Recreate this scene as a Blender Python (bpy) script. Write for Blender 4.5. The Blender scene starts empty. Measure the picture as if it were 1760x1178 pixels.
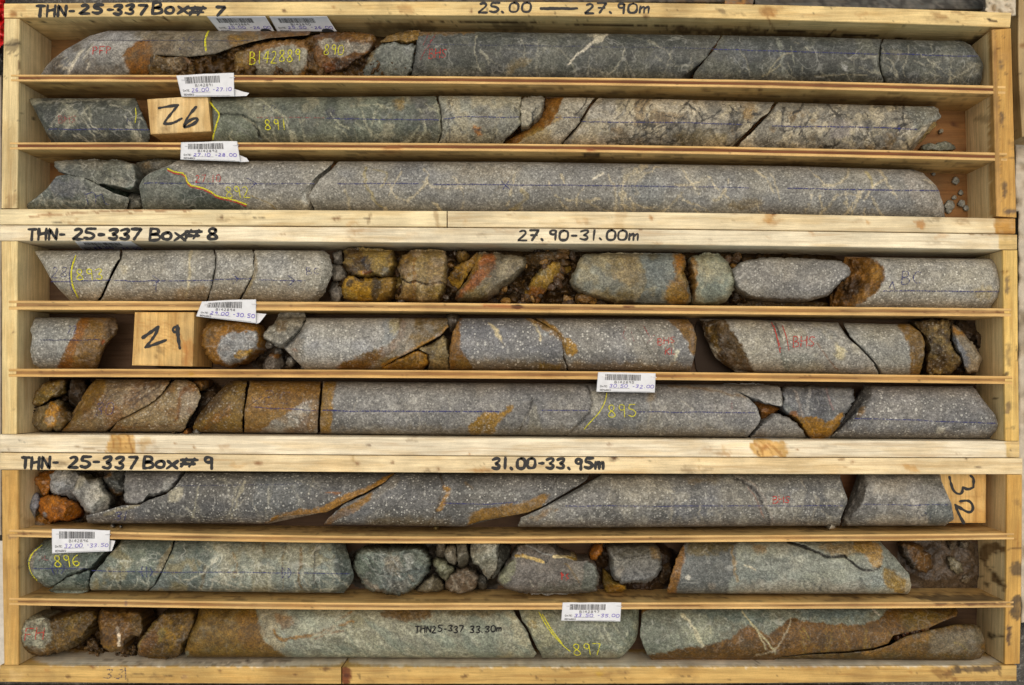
import bpy, math, random
import numpy as np
# ---------------------------------------------------------------- camera, sky, sun, exposure
SC = 0.00062                      # metres per photo pixel on the plane of the box tops
F = 1452.0                        # camera height in those pixels
CX, CY = 930.0, 650.0             # photo pixel straight below the camera
scn = bpy.context.scene
COL = scn.collection
cam = bpy.data.cameras.new("camera")
camo = bpy.data.objects.new("camera", cam)
COL.objects.link(camo)
camo.location = (0, 0, F * SC)
cam.sensor_width = 36.0
cam.lens = 36.0 * F / 1760.0
cam.shift_x = -(CX - 880.0) / 1760.0
cam.shift_y = (CY - 589.0) / 1760.0
cam.clip_start = 0.01
cam.clip_end = 200.0
scn.camera = camo
world = bpy.data.worlds.new("World")
scn.world = world
world.use_nodes = True
nt = world.node_tree
sky = nt.nodes.new("ShaderNodeTexSky")
sky.sky_type = 'NISHITA'
sky.sun_disc = False
SUN_EL, SUN_AZ = math.radians(80), math.radians(10)
sky.sun_elevation = SUN_EL
sky.sun_rotation = SUN_AZ
sky.air_density = 1.0
sky.dust_density = 6.0
sky.ozone_density = 0.5
bg = nt.nodes["Background"]
bg.inputs[1].default_value = 0.15
nt.links.new(sky.outputs[0], bg.inputs[0])
sl = bpy.data.lights.new("sun", 'SUN')
sl.energy = 0.6
sl.angle = math.radians(170)
sl.color = (1.0, 0.97, 0.30)
so = bpy.data.objects.new("sun", sl)
COL.objects.link(so)
sd = np.array([math.sin(SUN_AZ) * math.cos(SUN_EL), math.cos(SUN_AZ) * math.cos(SUN_EL), math.sin(SUN_EL)])
from mathutils import Vector
so.rotation_euler = Vector(sd).to_track_quat('Z', 'Y').to_euler()
so.location = (0, 0, 3)
scn.view_settings.view_transform = 'Standard'
scn.view_settings.look = 'None'
scn.view_settings.exposure = -0.13
scn.view_settings.gamma = 1.0

# ---------------------------------------------------------------- small tools
def c(r, g, b):
    o = []
    for v in (r, g, b):
        v /= 255.0
        o.append(v / 12.92 if v <= .04045 else ((v + .055) / 1.055) ** 2.4)
    return np.array(o)

def W(px, py, d):
    """point at depth d (photo pixels below the box tops) that lies on the sight line of photo pixel px, py"""
    px = np.asarray(px, float); py = np.asarray(py, float); d = np.asarray(d, float)
    k = (F + d) / F * SC
    return np.stack(np.broadcast_arrays((px - CX) * k, -(py - CY) * k, -d * SC), -1)

def to_px(v):
    d = -v[:, 2] / SC
    k = SC * (F + d) / F
    return CX + v[:, 0] / k, CY - v[:, 1] / k, d

def _h(ix, iy, s):
    n = (ix.astype(np.int64) * 374761393 + iy.astype(np.int64) * 668265263 + int(s) * 1442695041) & 0xffffffff
    n = ((n ^ (n >> 13)) * 1274126177) & 0xffffffff
    n = ((n ^ (n >> 15)) * 2246822519) & 0xffffffff
    return ((n ^ (n >> 16)) & 0xffff) / 32767.5 - 1.0

def vn(x, y, s):
    xi = np.floor(x); yi = np.floor(y)
    fx = x - xi; fy = y - yi
    fx = fx * fx * (3 - 2 * fx); fy = fy * fy * (3 - 2 * fy)
    a = _h(xi, yi, s); b = _h(xi + 1, yi, s); e = _h(xi, yi + 1, s); f = _h(xi + 1, yi + 1, s)
    return (a * (1 - fx) + b * fx) * (1 - fy) + (e * (1 - fx) + f * fx) * fy

def fbm(x, y, s, o=4, g=.55):
    x = np.asarray(x, float); y = np.asarray(y, float)
    t = 0; a = 1; n = 0
    for i in range(o):
        t = t + a * vn(x, y, s + i * 17); n += a
        x = x * 2.03 + 3.1; y = y * 2.03 + 7.7; a *= g
    return t / n * 1.5

def chai(p, n=2, closed=False):
    p = np.asarray(p, float)
    for _ in range(n):
        if len(p) < 3: return p
        if closed:
            q = np.roll(p, -1, 0)
            p = np.stack([p * .75 + q * .25, p * .25 + q * .75], 1).reshape(-1, 2)
        else:
            a, b = p[:-1], p[1:]
            m = np.stack([a * .75 + b * .25, a * .25 + b * .75], 1).reshape(-1, 2)
            p = np.vstack([p[:1], m[1:-1], p[-1:]])
    return p

def resamp(p, step, closed=False):
    p = np.asarray(p, float)
    if closed: p = np.vstack([p, p[:1]])
    l = np.r_[0, np.cumsum(np.hypot(*np.diff(p, axis=0).T))]
    n = max(2, int(round(l[-1] / step)) + 1)
    s = np.linspace(0, l[-1], n)
    q = np.stack([np.interp(s, l, p[:, 0]), np.interp(s, l, p[:, 1])], 1)
    return q[:-1] if closed else q

def seg_dist(X, Y, p, closed):
    d = np.full(X.shape, 1e9)
    n = len(p)
    for i in range(n if closed else n - 1):
        ax, ay = p[i]; bx, by = p[(i + 1) % n]
        dx, dy = bx - ax, by - ay
        l = dx * dx + dy * dy + 1e-9
        t = np.clip(((X - ax) * dx + (Y - ay) * dy) / l, 0, 1)
        d = np.minimum(d, (X - ax - t * dx) ** 2 + (Y - ay - t * dy) ** 2)
    return np.sqrt(d)

def inside(X, Y, p):
    r = np.zeros(X.shape, bool)
    n = len(p)
    for i in range(n):
        ax, ay = p[i]; bx, by = p[(i + 1) % n]
        if ay == by: continue
        m = (ay > Y) != (by > Y)
        r ^= m & (X < (bx - ax) * (Y - ay) / (by - ay) + ax)
    return r

def sstep(a, b, x):
    t = np.clip((x - a) / (b - a), 0, 1)
    return t * t * (3 - 2 * t)

# paint operations work on a dict: X, Y photo pixels of the vertices, tone, prm (speck, vein, crackle, gloss), disp (inward, px)
def _apply(k, idx, a, col, d=0, prm=None):
    a = np.clip(a, 0, 1)
    if col is not None:
        k['tone'][idx] = k['tone'][idx] * (1 - a[:, None]) + np.asarray(col) * a[:, None]
    if d: k['disp'][idx] += a * d
    if prm:
        for j, v in prm.items():
            k['prm'][idx, j] = k['prm'][idx, j] * (1 - a) + v * a

def P(pts, col, f=3.0, w=5, a=1.0, d=0, s=3, ws=.09, **prm):
    """soft-edged patch (a stain, another rock, a weathered skin)"""
    pm = {'spvcgl'.index(q[0]) if False else {'sp': 0, 'mo': 1, 'ck': 2, 'gl': 3}[q]: v for q, v in prm.items()}
    if len(pts) == 4:
        o_ = np.array(pts, float); q_ = np.roll(o_, -1, 0); pts = np.stack([o_ * .86 + q_ * .14, o_ * .14 + q_ * .86], 1).reshape(-1, 2)
    pts = chai(pts, 2, True)
    def op(k):
        m = f + w + 2
        lo = pts.min(0) - m; hi = pts.max(0) + m
        idx = np.nonzero((k['X'] > lo[0]) & (k['X'] < hi[0]) & (k['Y'] > lo[1]) & (k['Y'] < hi[1]))[0]
        if not len(idx): return
        X = k['X'][idx]; Y = k['Y'][idx]
        X2 = X + w * fbm(X * ws, Y * ws, s); Y2 = Y + w * fbm(X * ws + 50, Y * ws, s + 5)
        sd_ = seg_dist(X2, Y2, pts, True) * np.where(inside(X2, Y2, pts), 1, -1)
        sd_ = sd_ + (1.2 + .35 * f) * fbm(X * .28, Y * .28, s + 11, 3)
        vc = np.asarray(col) * (1 + .24 * fbm(X * .055, Y * .055, s + 13, 4))[:, None]
        _apply(k, idx, a * sstep(-f, f, sd_) * (1 - .22 * np.clip(fbm(X * .1, Y * .1, s + 17, 3), 0, 1)), vc, d, pm)
    return op

def K(pts, col, w=2.0, a=1.0, f=.8, warp=1.5, d=0, s=5, br=0, **prm):
    """stroke: vein, crack, stain line"""
    pm = {{'sp': 0, 'mo': 1, 'ck': 2, 'gl': 3}[q]: v for q, v in prm.items()}
    pts = chai(pts, 2)
    def op(k):
        m = w + f + warp + 2
        lo = pts.min(0) - m; hi = pts.max(0) + m
        idx = np.nonzero((k['X'] > lo[0]) & (k['X'] < hi[0]) & (k['Y'] > lo[1]) & (k['Y'] < hi[1]))[0]
        if not len(idx): return
        X = k['X'][idx]; Y = k['Y'][idx]
        X2 = X + warp * fbm(X * .12, Y * .12, s); Y2 = Y + warp * fbm(X * .12 + 50, Y * .12, s + 5)
        dd = seg_dist(X2, Y2, pts, False)
        ww = w * .5 * (1 + .5 * fbm(X * .07, Y * .07, s + 9))
        al = a * (1 - sstep(ww - f * .5, ww + f, dd))
        if br: al = al * sstep(br - .5, br + .1, fbm(X * .1, Y * .1, s + 21) + .35)
        _apply(k, idx, al, col, d, pm)
    return op

def C(col, sc=.03, th=0.1, sf=.25, a=.8, s=1, ax=1.0, ay=1.0, ang=0, d=0, **prm):
    """cloudy mottling over the whole piece"""
    pm = {{'sp': 0, 'mo': 1, 'ck': 2, 'gl': 3}[q]: v for q, v in prm.items()}
    ca, sa = math.cos(math.radians(ang)), math.sin(math.radians(ang))
    def op(k):
        X = k['X']; Y = k['Y']
        u = (X * ca + Y * sa) * sc * ax; v = (-X * sa + Y * ca) * sc * ay
        n = fbm(u, v, s, 5)
        _apply(k, np.arange(len(X)), a * sstep(th - sf, th + sf, n), col, d, pm)
    return op

def VN(n, col, x0, x1, y0, y1, w=1.6, a=.6, s=1, ang=60, spread=50, ln=60, br=.2):
    """n wandering veinlets"""
    rr = random.Random(s); ops = []
    for i in range(n):
        x = rr.uniform(x0, x1); y = rr.uniform(y0, y1); t = math.radians(ang + rr.uniform(-spread, spread))
        pts = [(x, y)]
        for j in range(4):
            t += rr.uniform(-.5, .5); l = ln * rr.uniform(.12, .35)
            x += math.cos(t) * l; y += math.sin(t) * l; pts.append((x, y))
        ops.append(K(pts, col, 1.5 * w * rr.uniform(.6, 1.5), min(1, 1.3 * a * rr.uniform(.55, 1)), warp=3, s=s + i * 7, br=br))
    def op(k):
        for o in ops: o(k)
    return op

# ---------------------------------------------------------------- object helpers
def prop(o, label=None, cat=None, group=None, kind=None):
    if label: o['label'] = label
    if cat: o['category'] = cat
    if group: o['group'] = group
    if kind: o['kind'] = kind
    return o

def mesh_np(name, V, Q, mat, smooth=True, tone=None, prm=None, ngons=()):
    me = bpy.data.meshes.new(name)
    V = np.asarray(V, np.float32); Q = np.asarray(Q, np.int32).reshape(-1, 4)
    nq = len(Q); extra = sum(len(g) for g in ngons)
    tri = Q[:, 2] == Q[:, 3] if nq else np.zeros(0, bool)
    loops = []; tot = []
    if nq:
        if tri.any():
            qq = Q[~tri]; tt = Q[tri][:, :3]
            loops = np.r_[qq.ravel(), tt.ravel()]
            tot = np.r_[np.full(len(qq), 4), np.full(len(tt), 3)]
        else:
            loops = Q.ravel(); tot = np.full(nq, 4)
    if ngons:
        loops = np.r_[loops, np.concatenate([np.asarray(g) for g in ngons])]
        tot = np.r_[tot, [len(g) for g in ngons]]
    loops = np.asarray(loops, np.int32); tot = np.asarray(tot, np.int32)
    start = np.r_[0, np.cumsum(tot)[:-1]].astype(np.int32)
    me.vertices.add(len(V)); me.vertices.foreach_set("co", V.ravel())
    me.loops.add(len(loops)); me.loops.foreach_set("vertex_index", loops)
    me.polygons.add(len(tot)); me.polygons.foreach_set("loop_start", start); me.polygons.foreach_set("loop_total", tot)
    sm = np.full(len(tot), bool(smooth)); 
    if ngons: sm[-len(ngons):] = False
    me.polygons.foreach_set("use_smooth", sm)
    me.update(calc_edges=True)
    for nm, arr in (("tone", tone), ("prm", prm)):
        if arr is None: continue
        at = me.attributes.new(nm, 'FLOAT_COLOR', 'POINT')
        b = np.ones((len(V), 4), np.float32); b[:, :arr.shape[1]] = arr
        at.data.foreach_set("color", b.ravel())
    if mat: me.materials.append(mat)
    return me

def link(name, me, parent=None, loc=None):
    o = bpy.data.objects.new(name, me)
    COL.objects.link(o)
    if loc is not None: o.location = loc
    if parent is not None: o.parent = parent
    return o

def empty(name, loc, label, cat, group=None):
    o = bpy.data.objects.new(name, None); COL.objects.link(o)
    o.location = loc; o.empty_display_size = .02
    return prop(o, label, cat, group)

def top_mesh(name, V, Q, mat, label=None, cat=None, group=None, kind=None, **kw):
    """top-level one-mesh thing with its origin at its base centre"""
    b = np.array([(V[:, 0].min() + V[:, 0].max()) / 2, (V[:, 1].min() + V[:, 1].max()) / 2, V[:, 2].min()])
    o = link(name, mesh_np(name, V - b, Q, mat, **kw), None, b)
    prop(o, label, cat, group, kind)
    return o

# ---------------------------------------------------------------- materials
class N:
    def __init__(s, name):
        s.m = bpy.data.materials.new(name); s.m.use_nodes = True
        s.t = s.m.node_tree; s.b = s.t.nodes["Principled BSDF"]
        s.out = s.t.nodes["Material Output"]
    def n(s, ty, **kw):
        x = s.t.nodes.new("ShaderNode" + ty)
        for k_, v in kw.items(): setattr(x, k_, v)
        return x
    def l(s, a, b): s.t.links.new(a, b)
    def math(s, op, a, b=None, cl=False):
        x = s.n("Math", operation=op, use_clamp=cl)
        for i, v in enumerate((a, b)):
            if v is None: continue
            if isinstance(v, (int, float)): x.inputs[i].default_value = v
            else: s.l(v, x.inputs[i])
        return x.outputs[0]
    def mix(s, f, a, b, bt='MIX'):
        x = s.n("Mix", data_type='RGBA', blend_type=bt)
        for i, v in ((0, f), (6, a), (7, b)):
            if isinstance(v, (int, float)): x.inputs[i].default_value = v
            elif isinstance(v, (tuple, list, np.ndarray)): x.inputs[i].default_value = (*[float(q) for q in v][:3], 1)
            else: s.l(v, x.inputs[i])
        return x.outputs[2]
    def ramp(s, v, lo, hi, a=0., b=1.):
        x = s.n("MapRange", interpolation_type='SMOOTHSTEP')
        s.l(v, x.inputs[0])
        for i, q in enumerate((lo, hi, a, b)):
            if isinstance(q, (int, float)): x.inputs[i + 1].default_value = q
            else: s.l(q, x.inputs[i + 1])
        return x.outputs[0]
    def coords(s, sx=1, sy=1, sz=1):
        tc = s.n("TexCoord"); mp = s.n("Mapping")
        mp.inputs['Scale'].default_value = (sx / SC, sy / SC, sz / SC)
        s.l(tc.outputs['Object'], mp.inputs[0])
        rnd = s.n("ObjectInfo")
        ad = s.n("VectorMath", operation='ADD')
        s.l(mp.outputs[0], ad.inputs[0])
        r2 = s.math('MULTIPLY', rnd.outputs['Random'], 517.)
        s.l(r2, ad.inputs[1])
        return ad.outputs[0]
    def noise(s, v, sc, det=3, rough=.6, dist=0):
        x = s.n("TexNoise"); s.l(v, x.inputs['Vector'])
        x.inputs['Scale'].default_value = sc; x.inputs['Detail'].default_value = det
        x.inputs['Roughness'].default_value = rough; x.inputs['Distortion'].default_value = dist
        return x
    def vor(s, v, sc, feat='F1', rnd=1.0):
        x = s.n("TexVoronoi", feature=feat); s.l(v, x.inputs['Vector'])
        x.inputs['Scale'].default_value = sc; x.inputs['Randomness'].default_value = rnd
        return x
    def bump(s, h, st, dist=SC):
        x = s.n("Bump"); x.inputs['Strength'].default_value = st; x.inputs['Distance'].default_value = dist
        s.l(h, x.inputs['Height']); s.l(x.outputs[0], s.b.inputs['Normal'])

def rock_mat():
    n = N("drill_core_rock")
    tone = n.n("Attribute", attribute_name="tone").outputs['Color']
    prm = n.n("Attribute", attribute_name="prm")
    sp = n.n("SeparateColor"); n.l(prm.outputs['Color'], sp.inputs[0])
    SP, MO, CK, GL = sp.outputs[0], sp.outputs[1], sp.outputs[2], prm.outputs['Alpha']
    v = n.coords()
    g1 = n.noise(v, .36, 1, .6).outputs[0]
    g2 = n.noise(v, .05, 4, .6).outputs[0]
    g3 = n.noise(v, .16, 5, .72).outputs[0]
    m1 = n.math('MULTIPLY', n.ramp(g1, .28, .72, .70, 1.3), n.ramp(g3, .32, .68, .68, 1.3))
    m2 = n.ramp(g2, .3, .7, .80, 1.2)
    colr = n.mix(1.0, tone, n.math('MULTIPLY', m1, m2), 'MULTIPLY')
    # dark mineral grains
    vd = n.vor(v, .30)
    dk = n.math('MULTIPLY', n.ramp(vd.outputs['Distance'], .18, .34, 1, 0), n.ramp(n.noise(v, .13, 2).outputs[0], .46, .6))
    colr = n.mix(n.math('MULTIPLY', dk, .55), colr, n.mix(1.0, tone, (.42, .42, .42), 'MULTIPLY'))
    # pale feldspar specks in two sizes
    def speck(scale, keep, rad, soft):
        wv = n.n("VectorMath", operation='ADD'); n.l(v, wv.inputs[0])
        nz = n.noise(v, .25, 2); sc_ = n.n("VectorMath", operation='SCALE'); sc_.inputs['Scale'].default_value = 3.6
        n.l(nz.outputs['Color'], sc_.inputs[0]); n.l(sc_.outputs[0], wv.inputs[1])
        q = n.vor(wv.outputs[0], scale)
        cs = n.n("SeparateColor"); n.l(q.outputs['Color'], cs.inputs[0])
        r = n.math('MULTIPLY', n.ramp(cs.outputs[0], keep, 1.0, .3, 1.0), rad)
        inn = n.ramp(n.math('SUBTRACT', r, q.outputs['Distance']), 0, soft)
        return n.math('MULTIPLY', inn, n.ramp(cs.outputs[0], keep - .02, keep + .02)), cs.outputs[1]
    s1, b1 = speck(.23, .34, .50, .14)
    s2, b2 = speck(.115, .84, .36, .10)
    sm = n.math('MAXIMUM', n.math('MULTIPLY', s1, n.ramp(b1, 0, 1, .35, 1)), n.math('MULTIPLY', s2, n.ramp(b2, 0, 1, .5, 1)))
    sm = n.math('MULTIPLY', sm, SP, True)
    pale = n.mix(.6, n.mix(1.0, tone, (2.1, 2.1, 2.0), 'MULTIPLY'), (.68, .66, .58))
    colr = n.mix(sm, colr, pale)
    # thin pale veinlets (contours of slow noise) and curly dark seams
    def contour(sc, det, wid, dist, msc, mlo, mhi):
        f = n.noise(v, sc, det, .55, dist).outputs[0]
        e = n.math('ABSOLUTE', n.math('SUBTRACT', f, .5))
        return n.math('MULTIPLY', n.ramp(e, wid * .35, wid, 1, 0), n.ramp(n.noise(v, msc, 3).outputs[0], mlo, mhi))
    vm = n.math('MAXIMUM', contour(.011, 3, .012, .3, .03, .48, .62), contour(.022, 2, .016, .4, .02, .50, .66))
    colr = n.mix(n.math('MULTIPLY', n.math('MULTIPLY', vm, MO), .6, True), colr, pale)
    mot = n.ramp(n.noise(v, .09, 6, .75, .6).outputs[0], .52, .68)
    colr = n.mix(n.math('MULTIPLY', n.math('MULTIPLY', mot, MO), .6, True), colr, pale)
    cm = n.math('MAXIMUM', contour(.06, 3, .075, 1.5, .025, .47, .60), contour(.032, 4, .04, .8, .018, .50, .62))
    colr = n.mix(n.math('MULTIPLY', n.math('MULTIPLY', cm, CK), .8, True), colr, n.mix(1.0, tone, (.34, .32, .29), 'MULTIPLY'))
    n.l(colr, n.b.inputs['Base Color'])
    n.l(n.ramp(GL, 0, 1, .52, .2), n.b.inputs['Roughness'])
    n.b.inputs['Specular IOR Level'].default_value = .35
    hh = n.math('ADD', n.math('ADD', n.math('MULTIPLY', g1, .8), n.math('MULTIPLY', g3, 1.6)), n.math('MULTIPLY', cm, -.6))
    n.bump(hh, .36, SC * 1.8)
    return n.m

def wood_mat(name, along, rough=.62):
    n = N(name)
    tone = n.n("Attribute", attribute_name="tone").outputs['Color']
    sx, sy = (1, 1) if along == 'x' else (1, 1)
    st = (.006, .16, .16) if along == 'x' else (.16, .006, .16)
    v = n.coords(*st); v2 = n.coords(*(q * 4 for q in st)); v3 = n.coords()
    a = n.noise(v, 1.0, 5, .65, .4).outputs[0]
    b = n.noise(v2, 1.4, 4, .7).outputs[0]
    s_ = n.noise(v3, .012, 4, .6).outputs[0]
    f_ = n.noise(v3, .5, 2, .7).outputs[0]
    m = n.math('MULTIPLY', n.ramp(a, .25, .75, .74, 1.14), n.ramp(b, .2, .8, .84, 1.12))
    m = n.math('MULTIPLY', m, n.math('MULTIPLY', n.ramp(s_, .3, .7, .86, 1.08), n.ramp(f_, .2, .8, .93, 1.06)))
    colr = n.mix(1.0, tone, m, 'MULTIPLY')
    gr = n.ramp(a, .52, .30)
    colr = n.mix(n.math('MULTIPLY', n.ramp(a, .47, .3, 0, 1), .35), colr, n.mix(1.0, tone, (.72, .5, .3), 'MULTIPLY'))
    n.l(colr, n.b.inputs['Base Color'])
    n.b.inputs['Roughness'].default_value = rough
    n.b.inputs['Specular IOR Level'].default_value = .3
    n.bump(n.math('ADD', b, n.math('MULTIPLY', f_, .5)), .35, SC)
    return n.m

def plain_mat(name, col, rough=.7, var=.15, sc=.15, spec=.3, bump=.1):
    n = N(name); v = n.coords()
    a = n.noise(v, sc, 4).outputs[0]
    n.l(n.mix(1.0, tuple(col), n.ramp(a, .25, .75, 1 - var, 1 + var), 'MULTIPLY'), n.b.inputs['Base Color'])
    n.b.inputs['Roughness'].default_value = rough
    n.b.inputs['Specular IOR Level'].default_value = spec
    if bump: n.bump(a, bump, SC * 3)
    return n.m

def crayon_mat(name, col, lo=.38, hi=.56, rough=.8, sc=.45):
    """chalky stroke that skips over the rough rock"""
    n = N(name); v = n.coords()
    n.b.inputs['Base Color'].default_value = (*[float(q) for q in col], 1)
    n.b.inputs['Roughness'].default_value = rough
    al = n.ramp(n.noise(v, sc, 2, .7).outputs[0], lo, hi)
    n.l(al, n.b.inputs['Alpha'])
    return n.m

ROCK = rock_mat()
WOODX = wood_mat("pine_along_x", 'x')
WOODY = wood_mat("pine_along_y", 'y')
PAPER = plain_mat("tag_paper", (.76, .76, .77), .7, .06, .06, .2, .05)
INK = crayon_mat("black_marker", (.012, .011, .010), .12, .34, .6, .25)
INKS = plain_mat("black_pen", (.010, .010, .010), .6, .1, .2, .2, 0)
PRINT = plain_mat("print_black", (.03, .03, .032), .7, .1, .2, .2, 0)
GREYPRINT = plain_mat("print_grey", (.22, .22, .23), .7, .1, .2, .2, 0)
PURPLE = plain_mat("purple_pen", (.17, .13, .50), .7, .1, .2, .2, 0)
BLUE = crayon_mat("blue_crayon", c(44, 48, 108), .40, .57, .8, .6)
BLUEDK = crayon_mat("blue_crayon_faint", c(54, 56, 88), .44, .62, .8, .6)
YELLOW = crayon_mat("yellow_crayon", c(206, 198, 36), .33, .50, .8, .55)
RED = crayon_mat("red_crayon", c(184, 48, 36), .36, .54)
REDF = crayon_mat("red_crayon_faint", c(160, 58, 62), .44, .62)
METAL = plain_mat("staple_metal", (.55, .56, .58), .3, .05, .1, .5, 0)
METAL.node_tree.nodes["Principled BSDF"].inputs['Metallic'].default_value = .8
# ---------------------------------------------------------------- rows of core: a cylinder lying on the box floor
FLOOR = 96.0
RAD = 46.5
DA = FLOOR - RAD
_ROWPTS = {  # photo points of a visible silhouette: -1 upper edge, +1 lower edge
    1: (-1, [(250, 53), (820, 55), (1365, 63), (1603, 70)]),
    2: (-1, [(153, 169), (409, 168), (819, 165), (1160, 171), (1365, 177), (1569, 183)]),
    3: (-1, [(136, 275), (580, 277.5), (887, 278.5), (1365, 286), (1569, 292)]),
    4: (-1, [(170, 431), (409, 429.5), (800, 434), (1150, 437), (1535, 443), (1671, 445)]),
    5: (-1, [(102, 546), (887, 547), (1262, 549), (1518, 557)]),
    6: (-1, [(239, 652), (682, 657), (1228, 661), (1603, 664)]),
    7: (1, [(205, 900), (409, 900), (785, 905), (1023, 907), (1365, 904)]),
    8: (1, [(205, 1015), (511, 1019), (1365, 1020.6)]),
    9: (1, [(477, 1130), (819, 1131), (1399, 1133), (1637, 1136)])}
ROWC = {}
for r_, (sg, pp) in _ROWPTS.items():
    xs = np.array([p[0] for p in pp], float); ta = (np.array([p[1] for p in pp], float) - CY) / F
    co = 1 / np.sqrt(1 + ta * ta)
    ROWC[r_] = (xs, ta * (F + DA) - sg * RAD / co)

def yc(row, x): return np.interp(x, *ROWC[row])

def silh(row, x, rad=RAD, da=None):
    da = FLOOR - rad if da is None else da
    y = yc(row, x); ac = np.arctan2(y, F + da); h = np.arcsin(rad / np.hypot(y, F + da))
    return CY + F * np.tan(ac - h), CY + F * np.tan(ac + h)

def cyl(row, X, Y, rad=RAD, da=None):
    """near and far depth of the row's cylinder on the sight line of a photo pixel"""
    da = FLOOR - rad if da is None else da
    v = np.asarray(Y, float) - CY; y0 = yc(row, X)
    a = v * v + F * F; b = v * y0 + F * (F + da); e = y0 * y0 + (F + da) ** 2 - rad * rad
    ds = np.sqrt(np.maximum(b * b - a * e, 0))
    return F * ((b - ds) / a - 1), F * ((b + ds) / a - 1)

class Piece:
    def __init__(s, o, X, Y, D, base): s.o, s.X, s.Y, s.D, s.base = o, X, Y, D, base
    def depth(s, px, py):
        px = np.asarray(px, float); py = np.asarray(py, float); out = np.empty(px.shape)
        for i in range(len(px)):
            d2 = (s.X - px[i]) ** 2 + (s.Y - py[i]) ** 2
            j = np.argpartition(d2, 5)[:5]; w = 1 / (d2[j] + .3)
            out[i] = (s.D[j] * w).sum() / w.sum()
        return out

def ctx(X, Y, col, prm):
    n = len(X)
    k = dict(X=X, Y=Y, tone=np.tile(np.asarray(col, float), (n, 1)), prm=np.tile(np.asarray(prm, float), (n, 1)), disp=np.zeros(n))
    big = fbm(X * .012, Y * .02, 91, 3)
    k['tone'] *= (1 + .20 * big + .12 * fbm(X * .035, Y * .04, 95, 4))[:, None]
    hue = fbm(X * .010 + 9, Y * .02, 97, 3); k['tone'] *= np.stack([1 + .06 * hue, 1 + .02 * hue, 1 - .09 * hue], -1)
    return k

def ctx0(X, Y, col):
    n = len(X); k = dict(X=X, Y=Y, tone=np.tile(np.asarray(col, float), (n, 1)), prm=np.zeros((n, 4)), disp=np.zeros(n))
    k['tone'] *= (1 + .09 * fbm(X * .012, Y * .02, 91, 3))[:, None]; return k

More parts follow.
